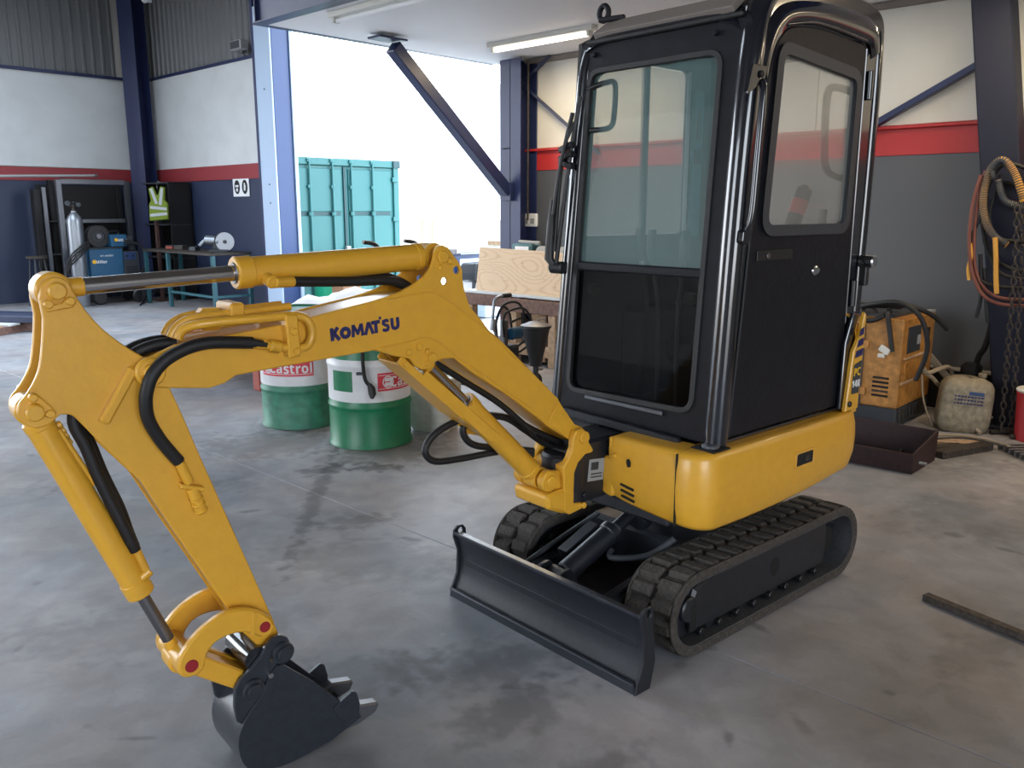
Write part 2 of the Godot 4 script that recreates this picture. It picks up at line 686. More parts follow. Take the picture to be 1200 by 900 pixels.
func concrete() -> StandardMaterial3D:
	# one picture of the workshop floor, 16 m across: tone, trowel marks, oil stains and scratches
	var k := 2048
	var f := FastNoiseLite.new()
	f.noise_type = FastNoiseLite.TYPE_SIMPLEX_SMOOTH
	f.frequency = 0.003
	f.fractal_octaves = 6
	f.fractal_gain = 0.55
	f.seed = 4
	var big := f.get_image(k, k)
	f.frequency = 0.03
	f.seed = 9
	f.fractal_octaves = 5
	f.domain_warp_enabled = true
	f.domain_warp_amplitude = 50.0
	f.domain_warp_frequency = 0.006
	var fine := f.get_image(k, k)
	f.frequency = 0.006
	f.seed = 31
	f.domain_warp_enabled = true
	f.domain_warp_amplitude = 90.0
	var warm := f.get_image(k, k)
	var A := big.get_data()
	var B := fine.get_data()
	var C := warm.get_data()
	var D := PackedByteArray()
	D.resize(k * k * 3)
	for i in k * k:
		var t := 0.63 + (A[i] / 255.0 - 0.5) * 0.27 + (B[i] / 255.0 - 0.5) * 0.13
		var w := (C[i] / 255.0 - 0.5) * 0.09
		D[i * 3] = int(clampf(t + w, 0, 1) * 255)
		D[i * 3 + 1] = int(clampf(t + w * 0.3, 0, 1) * 255)
		D[i * 3 + 2] = int(clampf(t - w * 0.3 + 0.006, 0, 1) * 255)
	var im := Image.create_from_data(k, k, false, Image.FORMAT_RGB8, D)
	stain_edge.seed = 77
	stain_edge.frequency = 0.07
	stain_edge.fractal_octaves = 4
	# stains: x, z, radius along, radius across, angle, strength
	for s in [[2.95, -4.45, 0.16, 0.1, 0.4, 0.5], [3.2, -4.25, 0.16, 0.08, 0.9, 0.5], [2.55, -3.55, 0.22, 0.1, 0.5, 0.35], [2.62, -4.05, 0.9, 0.05, 2.3, 0.4], [2.0, -2.0, 0.35, 0.16, 0.6, 0.28], [1.85, -1.75, 0.25, 0.12, 0.1, 0.3],
			[3.1, -5.2, 0.7, 0.35, 0.5, 0.25], [2.3, -3.1, 0.5, 0.25, 0.9, 0.2], [3.5, -4.5, 0.42, 0.36, 0.0, 0.35], [1.75, -1.35, 0.2, 0.09, 0.2, 0.3], [1.6, -2.3, 0.3, 0.15, 0.5, 0.25], [4.9, -1.2, 0.5, 0.3, 0.3, 0.15], [6.3, -1.6, 0.6, 0.5, 0.3, 0.25],
			[1.2, -3.2, 0.5, 0.2, 0.7, 0.16], [2.0, -5.0, 0.6, 0.25, 0.8, 0.2], [0.8, -2.0, 0.5, 0.2, 0.5, 0.14], [3.9, -5.4, 0.6, 0.4, 0.5, 0.25], [3.3, -0.75, 0.3, 0.12, 0.2, 0.2]]:
		stain(im, k, s)
	for j in 160:
		stain(im, k, [rng.randf_range(-2, 7), rng.randf_range(-10, 0), rng.randf_range(0.01, 0.06), rng.randf_range(0.006, 0.03), rng.randf_range(0, 3), rng.randf_range(0.15, 0.4)])
	for j in 60:
		stain(im, k, [rng.randf_range(-2, 7), rng.randf_range(-9, 0), rng.randf_range(0.006, 0.025), rng.randf_range(0.005, 0.015), rng.randf_range(0, 3), rng.randf_range(-0.7, -0.3)])
	for j in 26:
		stain(im, k, [rng.randf_range(-1, 6), rng.randf_range(-8, 0), rng.randf_range(0.2, 0.7), 0.012, rng.randf_range(0, 3), rng.randf_range(-0.12, 0.1)])
	var m := StandardMaterial3D.new()
	m.resource_name = "concrete"
	m.albedo_texture = ImageTexture.create_from_image(im)
	m.albedo_color = Color(0.88, 0.87, 0.88)
	m.roughness = 0.8
	m.roughness_texture = noise_tex(0.008, [Color(0.55, 0.55, 0.55), Color(0.9, 0.9, 0.9)], 40, 512)
	m.normal_enabled = true
	m.normal_texture = noise_tex(0.03, [], 41, 512, 5, true, 0.6)
	m.normal_scale = 0.4
	M["concrete"] = m
	return m


var stain_edge := FastNoiseLite.new()


func stain(im: Image, k: int, s: Array) -> void:
	var px := k / 16.0
	var cx: float = (s[0] + 6.0) * px
	var cy: float = (s[1] + 15.0) * px
	var r: float = maxf(s[2], s[3]) * px * 1.4 + 2
	for y in range(int(cy - r), int(cy + r) + 1):
		for x in range(int(cx - r), int(cx + r) + 1):
			if x < 0 or y < 0 or x >= k or y >= k:
				continue
			var d := Vector2(x - cx, y - cy).rotated(-s[4])
			var q := Vector2(d.x / (s[2] * px + 0.4), d.y / (s[3] * px + 0.4)).length()
			q += stain_edge.get_noise_2d(x, y) * 0.8
			var w := clampf((1.15 - q) * 1.6, 0, 1) * float(s[5]) * 0.55
			if w != 0.0:
				var c := im.get_pixel(x, y)
				im.set_pixel(x, y, c * (1.0 - w) if w > 0 else c.lerp(Color(0.8, 0.8, 0.8), -w))


# one slab of floor with eased edges, its picture laid by its place
func slab(x0: float, z0: float, x1: float, z1: float, y: float, th: float, parent: Node, m: Material) -> void:
	var q := mb()
	var e := 0.003
	q.bx(Vector3((x0 + x1) / 2, y - th / 2 - 0.001, (z0 + z1) / 2), Vector3(x1 - x0 - e, th, z1 - z0 - e), 0.003)
	for i in q.v.size():
		q.u[i] = Vector2((q.v[i].x + 6.0) / 16.0, (q.v[i].z + 15.0) / 16.0)
	part("slab", q, m, parent)


func shell() -> void:
	var co := concrete()
	var fl := struct("floor")
	part("sub_base", mb().bx(Vector3(-0.7, -0.31, -4.9), Vector3(17.2, 0.3, 24.2), 0.0), M.rusty_steel, fl)
	var xs := [-9.2, -3.15, 2.65, 7.75]
	var zs := [-16.9, -7.51, -0.3, 7.2]
	for i in 3:
		for j in 3:
			slab(xs[i], zs[j], xs[i + 1], zs[j + 1], 0.001, 0.16, fl, co)
	# left wall, z = -16.7
	var wl := struct("wall_left")
	part("core", mb().bx(Vector3(5.2, 2.9, -16.9), Vector3(4.8, 5.8, 0.3), 0.0), M.outer_wall, wl)
	part("core", mb().bx(Vector3(-8.1, 2.9, -16.9), Vector3(2.2, 5.8, 0.3), 0.0), M.outer_wall, wl)
	part("lintel", mb().bx(Vector3(-2.1, 5.5, -16.9), Vector3(9.8, 0.6, 0.3), 0.0), M.outer_wall, wl)
	part("dado", mb().bx(Vector3(5.15, 1.06, -16.72), Vector3(4.7, 2.12, 0.06), 0.0), M.dado_navy, wl)
	part("stripe", mb().bx(Vector3(5.15, 2.235, -16.715), Vector3(4.7, 0.23, 0.08), 0.004), M.stripe_maroon, wl)
	part("board", mb().bx(Vector3(5.15, 3.16, -16.72), Vector3(4.7, 1.6, 0.06), 0.003), M.white_board, wl)
	part("rail", mb().bx(Vector3(5.15, 3.985, -16.69), Vector3(4.7, 0.05, 0.1), 0.004), M.navy_steel, wl)
	for i in 5:
		part("cladding_sheet", corrugated(0.86, 1.42), M.cladding_grey, wl).transform = Transform3D(Basis(), Vector3(7.0 - i * 0.86 - 0.86, 4.01, -16.74))
	# back part of the door side wall, x = 7.53, from the corner to the door
	var wb := struct("wall_back")
	part("core", mb().bx(Vector3(7.69, 2.9, -14.5), Vector3(0.14, 5.8, 4.6), 0.0), M.outer_wall, wb)
	part("lintel", mb().bx(Vector3(7.69, 5.35, -9.8), Vector3(0.14, 0.9, 4.8), 0.0), M.outer_wall, wb)
	part("dado", mb().bx(Vector3(7.58, 1.06, -14.46), Vector3(0.1, 2.12, 4.48), 0.0), M.dado_navy, wb)
	part("stripe", mb().bx(Vector3(7.57, 2.24, -14.46), Vector3(0.12, 0.24, 4.48), 0.004), M.stripe_maroon, wb)
	part("board", mb().bx(Vector3(7.58, 3.17, -14.46), Vector3(0.1, 1.62, 4.48), 0.003), M.white_board, wb)
	part("rail", mb().bx(Vector3(7.56, 4.0, -14.46), Vector3(0.1, 0.05, 4.48), 0.004), M.navy_steel, wb)
	for i in 5:
		part("cladding_sheet", corrugated(0.9, 1.38), M.cladding_grey, wb).transform = Transform3D(Basis(Vector3.UP, -PI / 2), Vector3(7.6, 4.03, -12.24 - i * 0.9 - 0.9))
	# right part, from the door towards the camera
	var wr := struct("wall_right")
	part("core", mb().bx(Vector3(7.69, 2.9, -0.15), Vector3(0.14, 5.8, 14.4), 0.0), M.outer_wall, wr)
	part("dado", mb().bx(Vector3(7.58, 1.03, -0.1), Vector3(0.1, 2.06, 14.3), 0.0), M.dado_grey, wr)
	part("stripe", mb().bx(Vector3(7.575, 2.165, -0.1), Vector3(0.11, 0.21, 14.3), 0.003), M.stripe_red, wr)
	part("stripe_rail", mb().bx(Vector3(7.545, 2.285, -0.1), Vector3(0.13, 0.03, 14.3), 0.006), M.stripe_red, wr)
	for i in 4:
		part("board", mb().bx(Vector3(7.58, 2.79, -5.3 + i * 3.7), Vector3(0.1, 0.97, 3.69), 0.003), M.cream_board, wr)
	var bb := struct("baseboard_right")
	part("skirting", mb().bx(Vector3(7.5, 0.165, 0.5), Vector3(0.08, 0.33, 12.6), 0.003), M.skirting_black, bb)
	part("cap", mb().bx(Vector3(7.49, 0.34, 0.5), Vector3(0.1, 0.02, 12.6), 0.004), M.pale_edge, bb)
	# the sides behind the camera, each with a wide open door
	var wf := struct("wall_front")
	part("core", mb().bx(Vector3(4.1, 2.9, 7.1), Vector3(7.4, 5.8, 0.2), 0.0), M.outer_wall, wf)
	part("core", mb().bx(Vector3(-7.2, 2.9, 7.1), Vector3(4.0, 5.8, 0.2), 0.0), M.outer_wall, wf)
	part("lintel", mb().bx(Vector3(-2.9, 5.25, 7.1), Vector3(8.6, 1.1, 0.2), 0.0), M.outer_wall, wf)
	var ws := struct("wall_side")
	part("core", mb().bx(Vector3(-9.2, 2.9, -11.4), Vector3(0.2, 5.8, 10.8), 0.0), M.outer_wall, ws)
	part("core", mb().bx(Vector3(-9.2, 2.9, 3.35), Vector3(0.2, 5.8, 7.7), 0.0), M.outer_wall, ws)
	part("lintel", mb().bx(Vector3(-9.2, 5.25, -3.25), Vector3(0.2, 1.1, 5.6), 0.0), M.outer_wall, ws)
	# low ceiling under the mezzanine on the right, roof over the rest
	var ce := struct("ceiling")
	part("slab", mb().bx(Vector3(6.1, 3.39, -0.13), Vector3(3.2, 0.22, 14.46), 0.0), M.white_ceiling, ce)
	var rf := struct("ceiling_001")
	part("roof_deck", mb().bx(Vector3(-4.6, 5.78, -4.9), Vector3(9.4, 0.16, 24.2), 0.0), M.roof_grey, rf)
	part("roof_deck", mb().bx(Vector3(6.05, 5.78, -4.9), Vector3(3.7, 0.16, 24.2), 0.0), M.roof_grey, rf)
	part("roof_deck", mb().bx(Vector3(2.15, 5.78, -0.8), Vector3(4.1, 0.16, 16.0), 0.0), M.roof_grey, rf)
	part("roof_deck", mb().bx(Vector3(2.15, 5.78, -15.9), Vector3(4.1, 0.16, 2.2), 0.0), M.roof_grey, rf)
	part("added_skylight", mb().bx(Vector3(2.15, 5.80, -11.8), Vector3(4.1, 0.02, 6.0), 0.0), M.added_skylight, rf)  # unseen rooflight, added to brighten the floor at far left
	for i in 8:
		part("purlin", mb().bx(Vector3(-0.7, 5.62, -15.6 + i * 2.9), Vector3(16.6, 0.16, 0.08), 0.004), M.roof_grey, rf)
	part("eaves_beam", mb().bx(Vector3(-0.7, 5.5, -16.55), Vector3(16.4, 0.24, 0.2), 0.005), M.roof_grey, rf)
	part("eaves_beam", mb().bx(Vector3(7.48, 5.5, -14.6), Vector3(0.2, 0.24, 4.0), 0.005), M.roof_grey, rf)


# profiled sheet: narrow ribs standing out of flat pans
func corrugated(w: float, h: float) -> MB:
	var m := mb()
	var P := []
	var k := 5
	var pitch := w / k
	for i in k:
		var x := i * pitch
		P.append_array([[x, 0.0], [x + pitch * 0.55, 0.0], [x + pitch * 0.66, 0.028], [x + pitch * 0.86, 0.028], [x + pitch * 0.97, 0.0]])
	P.append([w, 0.0])
	for i in P.size() - 1:
		var a := Vector3(P[i][0], 0, P[i][1])
		var b := Vector3(P[i + 1][0], 0, P[i + 1][1])
		var d := (b - a).normalized()
		m.quad(a, b, b + Vector3(0, h, 0), a + Vector3(0, h, 0), Vector3(-d.z, 0, d.x))
		m.quad(a + Vector3(0, 0, -0.01), b + Vector3(0, 0, -0.01), b + Vector3(0, h, -0.01), a + Vector3(0, h, -0.01), Vector3(d.z, 0, -d.x))
	return m


# an H section between two points: web along w, flanges of width f
func hsec(m: MB, a: Vector3, b: Vector3, w: float, f: float, side: Vector3, t := 0.012) -> MB:
	var z := (b - a).normalized()
	var x := (side - z * side.dot(z)).normalized()
	var y := z.cross(x)
	var l := a.distance_to(b)
	var B := Basis(x, y, z)
	var c := (a + b) * 0.5
	m.bx(c, Vector3(w, t, l), 0.001, B)
	m.bx(c + x * (w / 2 - t / 2), Vector3(t, f, l), 0.002, B)
	m.bx(c - x * (w / 2 - t / 2), Vector3(t, f, l), 0.002, B)
	return m


func steelwork() -> void:
	# corner column
	var c := thing("steel_column", "tall navy steel column in the far corner where the two white wall panels meet", "column", Vector3(7.2, 0, -16.35), 0.0, "navy steel columns")
	part("shaft", hsec(mb(), Vector3(0, 0.02, 0), Vector3(0, 5.6, 0), 0.36, 0.3, Vector3(1, 0, -0.6)), M.navy_steel, c)
	part("base_plate", mb().bx(Vector3(0, 0.012, 0), Vector3(0.5, 0.024, 0.5), 0.003), M.navy_steel, c)
	# jamb of the door on its left side
	c = thing("door_post", "blue door post with pale strip standing left of the open doorway", "column", Vector3(7.25, 0, -12.02), 0.0)
	part("shaft", mb().bx(Vector3(0.185, 2.8, 0), Vector3(0.36, 5.58, 0.42), 0.01), M.blue_steel, c)
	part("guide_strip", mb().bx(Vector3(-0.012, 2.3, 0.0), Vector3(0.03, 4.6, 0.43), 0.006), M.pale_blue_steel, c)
	part("edge_angle", mb().bx(Vector3(0.0, 2.8, -0.25), Vector3(0.06, 5.58, 0.07), 0.004), M.navy_steel, c)
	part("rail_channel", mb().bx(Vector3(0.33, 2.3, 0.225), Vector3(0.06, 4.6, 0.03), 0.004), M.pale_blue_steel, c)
	for yy in [1.72, 2.0, 3.4]:
		part("bolt", mb().cyl(Vector3(-0.027, yy, 0.02), Vector3(-0.036, yy, 0.02), 0.014, 6, 0.002), M.navy_steel, c)
	# right side of the door
	c = thing("steel_column", "navy steel column at the right side of the open doorway", "column", Vector3(7.38, 0, -6.9), 0.0, "navy steel columns")
	part("shaft", hsec(mb(), Vector3(0, 0.02, 0), Vector3(0, 3.26, 0), 0.28, 0.32, Vector3(1, 0, 0)), M.navy_steel, c)
	part("stiffener", mb().bx(Vector3(-0.02, 2.3, -0.06), Vector3(0.24, 0.014, 0.12), 0.001), M.navy_steel, c)
	part("base_plate", mb().bx(Vector3(0, 0.012, 0), Vector3(0.4, 0.024, 0.42), 0.003), M.navy_steel, c)
	part("conduit", mb().tube([Vector3(-0.02, 1.5, 0.165), Vector3(-0.02, 2.3, 0.165), Vector3(-0.02, 3.24, 0.165)], 0.012, 8), M.rusty_steel, c)
	# knee brace under the end of the mezzanine
	c = thing("knee_brace", "navy box brace slanting from the ceiling edge down to the doorway column", "brace", Vector3(7.2, 1.82, -6.92), 0.0)
	part("strut", mb().bar(Vector3(0.0, 0.0, 0), Vector3(-1.60, 1.36, 0), 0.13, 0.13, 0.008), M.navy_steel, c)
	part("top_plate", mb().bx(Vector3(-1.66, 1.42, 0), Vector3(0.34, 0.02, 0.2), 0.003), M.navy_steel, c)
	part("foot_plate", mb().bx(Vector3(0.01, 0.0, 0), Vector3(0.06, 0.2, 0.16), 0.004), M.navy_steel, c)
	# beams of the mezzanine edge
	c = thing("steel_beam", "dark blue edge beam along the front of the white mezzanine ceiling", "beam", Vector3(4.44, 3.28, 0.0))
	part("joist", hsec(mb(), Vector3(0, 0.17, -7.42), Vector3(0, 0.17, 6.9), 0.34, 0.13, Vector3.UP), M.navy_steel, c)
	c = thing("steel_beam", "navy beam across the end of the mezzanine ceiling above the doorway", "beam", Vector3(6.0, 3.27, -7.41))
	part("joist", hsec(mb(), Vector3(-1.6, 0.16, 0), Vector3(1.5, 0.16, 0), 0.3, 0.1, Vector3.UP), M.navy_steel, c)
	# light fittings on the ceiling
	for d in [[4.62, -5.85, false, "unlit twin tube light fitting beside the ceiling's outer edge beam"], [6.55, -5.85, true, "glowing tube light fitting on the white ceiling left of the cab roof"]]:
		var l := thing("tube_light", d[3], "ceiling light", Vector3(d[0], 3.28, d[1]), 0.0, "tube lights under the mezzanine")
		tube_light(l, d[2])
	for d in [[6.4, -1.4, "glowing tube light above the orange generator"], [6.4, 1.6, "glowing tube light next along the wall from the one above the generator"], [5.0, 3.6, "glowing tube light farthest from the doorway, near the front wall"]]:
		var l2 := thing("tube_light", d[2], "ceiling light", Vector3(d[0], 3.28, d[1]), 0.0, "tube lights under the mezzanine")
		tube_light(l2, true)
	# braces against the right wall
	c = thing("wall_brace", "dark crossed bracing on the white wall between doorway column and cab", "brace", Vector3(7.44, 2.3, -6.4))
	part("strut", mb().bar(Vector3(0, 0.78, -0.6), Vector3(0, -0.1, 0.62), 0.012, 0.07, 0.002, Vector3.RIGHT), M.navy_steel, c)
	part("strut", mb().bar(Vector3(0.015, 0.68, -0.6), Vector3(0.015, 0.97, -0.1), 0.012, 0.07, 0.002, Vector3.RIGHT), M.navy_steel, c)
	part("gusset", mb().bx(Vector3(0.03, 0.72, -0.62), Vector3(0.02, 0.2, 0.14), 0.002), M.navy_steel, c)
	c = thing("wall_brace", "single dark bar slanting up the cream wall right of the cab", "brace", Vector3(7.44, 2.26, -3.05))
	part("strut", mb().bar(Vector3(0, 0.0, 0.05), Vector3(0, 0.52, 1.05), 0.05, 0.08, 0.004, Vector3.RIGHT), M.navy_steel, c)
	part("end_plate", mb().bx(Vector3(0.03, -0.01, 0.0), Vector3(0.03, 0.11, 0.2), 0.003), M.navy_steel, c)
	part("bolt", mb().cyl(Vector3(0.0, -0.01, -0.03), Vector3(-0.02, -0.01, -0.03), 0.016, 6, 0.002), M.navy_steel, c)
	part("bracket", mb().bx(Vector3(0.03, -0.13, 0.0), Vector3(0.05, 0.07, 0.08), 0.012), M.pale_edge, c)
	# trim where the low ceiling meets the wall
	var tr := struct("trim_1")
	part("cornice", mb().bx(Vector3(7.5, 3.25, 0.0), Vector3(0.06, 0.05, 14.0), 0.004), M.roof_grey, tr)
	# raking post on the far right
	c = thing("raking_post", "thick dark navy post leaning at the right edge, hung with coiled hoses", "column", Vector3(7.15, 0, -1.7))
	part("shaft", mb().bar(Vector3(0.0, 0.03, 0.16), Vector3(0.02, 3.25, -0.33), 0.2, 0.26, 0.012, Vector3(0, 0, 1)), M.deep_navy, c)
	part("base_plate", mb().bx(Vector3(0, 0.012, 0.16), Vector3(0.34, 0.024, 0.4), 0.003), M.deep_navy, c)
	part("hook", mb().tube(cr([Vector3(-0.1, 1.86, -0.12), Vector3(-0.18, 1.86, -0.12), Vector3(-0.24, 1.84, -0.12), Vector3(-0.26, 1.89, -0.12)], 4), 0.012, 8), M.steel, c)
	# white switch socket and warning board
	var so := thing("wall_socket", "white double socket on the dark wall beside the doorway column", "socket", Vector3(7.52, 1.5, -6.83))
	part("back_box", mb().bx(Vector3(-0.012, 0, 0), Vector3(0.036, 0.15, 0.22), 0.008), M.white_print, so)
	for z in [-0.05, 0.05]:
		part("socket_face", mb().bx(Vector3(-0.032, -0.01, z), Vector3(0.008, 0.06, 0.06), 0.004), M.label_grey, so)
	part("conduit", mb().tube([Vector3(0.0, 0.07, 0.0), Vector3(0.0, 0.3, 0.0), Vector3(0.0, 0.55, -0.02)], 0.01, 8), M.panel_dark, so)
	var sg := thing("safety_sign", "white board with two dark oval safety symbols above the grinder table", "sign", Vector3(7.52, 1.98, -13.38))
	part("board", mb().bx(Vector3(-0.006, 0, 0), Vector3(0.016, 0.29, 0.52), 0.002), M.white_print, sg)
	for z in [-0.12, 0.13]:
		var X := Transform3D(Basis(Vector3.UP, -PI / 2), Vector3(-0.015, 0.01, z))
		part("symbol_disc", mb(X).ext(ring(Vector2.ZERO, 0.088, 24, 0.115), 0.0, 0.003, 0.0), M.skirting_black, sg)
		var w := mb(X)
		if z < 0:
			w.ext(rrect(-0.05, 0.0, -0.005, 0.035, 0.012), 0.003, 0.006, 0.0)
			w.ext(rrect(0.005, 0.0, 0.05, 0.035, 0.012), 0.003, 0.006, 0.0)
			w.ext(ring(Vector2(0, -0.045), 0.03, 12), 0.003, 0.006, 0.0)
		else:
			w.ext(rrect(-0.024, -0.06, 0.022, 0.02, 0.012), 0.003, 0.006, 0.0)
			for i in 4:
				w.ext(rrect(-0.024 + i * 0.012, 0.01, -0.016 + i * 0.012, 0.06 + 0.012 * (1 - absf(i - 1.5) / 1.5), 0.004, 2), 0.003, 0.006, 0.0)
			w.ext(pv([0.022, -0.02, 0.042, 0.02, 0.036, 0.026, 0.02, 0.0]), 0.003, 0.006, 0.0)
		part("symbol", w, M.white_print, sg)
	var cv := thing("camera_dome", "small white security camera high beside the far corner column", "camera", Vector3(7.36, 5.3, -16.05))
	part("arm", mb().cyl(Vector3(0.1, 0.0, 0), Vector3(-0.02, 0.0, 0), 0.03, 10), M.white_print, cv)
	part("housing", mb().cyl(Vector3(-0.02, 0.02, 0.0), Vector3(-0.1, -0.03, 0.18), 0.06, 14, 0.01), M.white_print, cv)
	var fx := thing("flood_light", "grey floodlight on the ledge above the right-hand white panel", "light", Vector3(7.45, 4.06, -13.0))
	part("bracket", mb().bx(Vector3(0.02, 0.03, 0), Vector3(0.08, 0.06, 0.1), 0.004), M.steel, fx)
	part("housing", mb().bx(Vector3(-0.04, 0.11, 0), Vector3(0.14, 0.14, 0.34), 0.01), M.label_grey, fx)
	part("lens", mb().bx(Vector3(-0.114, 0.11, 0), Vector3(0.006, 0.11, 0.28), 0.002), M.panel_dark, fx)


func tube_light(l: Node3D, lit: bool) -> void:
	part("body", mb().bx(Vector3(0, -0.022, 0), Vector3(0.1, 0.05, 1.36), 0.006), M.fitting_white, l)
	for z in [-0.62, 0.62]:
		part("lamp_holder", mb().bx(Vector3(0, -0.068, z), Vector3(0.07, 0.05, 0.03), 0.004), M.fitting_white, l)
	part("tube", mb().cyl(Vector3(0, -0.075, -0.605), Vector3(0, -0.075, 0.605), 0.019, 14, 0.004), M.tube_glow if lit else M.white_plastic, l)
	if lit:
		var a := AreaLight3D.new()
		a.name = "tube_lamp"
		a.area_size = Vector2(0.05, 1.2)
		a.light_color = Color(1.0, 0.90, 0.74)
		a.light_energy = 1.9
		a.shadow_enabled = true
		a.area_range = 30.0
		a.area_attenuation = 2.0
		l.add_child(a)
		a.position = Vector3(0, -0.099, 0)
		a.rotation_degrees = Vector3(-90, 0, 0)


# A hydraulic ram as parts: barrel from a towards b, rod the rest of the way
func ram(e: Node3D, X: Transform3D, a: Vector3, b: Vector3, share: float, rb: float, rr: float, eye := 0.04, rod_mat: Material = null) -> void:
	var d := (b - a).normalized()
	var l := a.distance_to(b)
	var g := a + d * l * share
	var bm := mb(X)
	bm.cyl(a + d * eye * 0.9, g, rb, 28, 0.004)
	bm.cyl(g - d * 0.045, g + d * 0.004, rb * 1.09, 28, 0.004)
	bm.cyl(a + d * eye * 0.8, a + d * (eye * 0.8 + 0.03), rb * 1.06, 28, 0.006)
	bm.cyl(a - Vector3(0, 0, 0.035), a + Vector3(0, 0, 0.035), eye, 24, 0.004)
	var barrel := part("cylinder_barrel", bm, M.yellow_paint, e)
	part("gland", mb(X).cyl(g, g + d * 0.007, rb * 0.72, 24, 0.002), M.steel, barrel)
	part("piston_rod", mb(X).cyl(g - d * 0.02, b - d * eye * 0.6, rr, 24, 0.001), rod_mat if rod_mat else M.chrome, e)
	var em := mb(X)
	em.cyl(b - Vector3(0, 0, 0.035), b + Vector3(0, 0, 0.035), eye, 24, 0.005)
	em.cyl(b - d * eye * 0.5, b - d * eye * 1.75, rr * 1.12, 20, 0.004)
	part("rod_eye", em, M.yellow_paint, e)


func pin(e: Node3D, X: Transform3D, s: float, y: float, t: float, r: float, mt: Material, called := "pin", head := 0.012) -> void:
	var m := mb(X)
	m.cyl(Vector3(s, y, -t - head), Vector3(s, y, t + head), r, 22, 0.004)
	part(called, m, mt, e)


# thick line through points as a flat raised letter stroke
func stroke(m: MB, P: Array, w: float, h: float) -> void:
	for q in Geometry2D.offset_polyline(pv(P), w / 2, Geometry2D.JOIN_MITER, Geometry2D.END_BUTT):
		if not Geometry2D.is_polygon_clockwise(q):
			m.ext(q, 0.0, h, 0.0)


func excavator() -> void:
	var e := thing("excavator", "yellow and black tracked mini excavator with cab, blade and bucket arm", "excavator", Vector3(3.24, 0, -1.929), deg_to_rad(175.0))
	undercarriage(e)
	blade(e)
	upper(e)
	cab(e)
	front_arm(e)


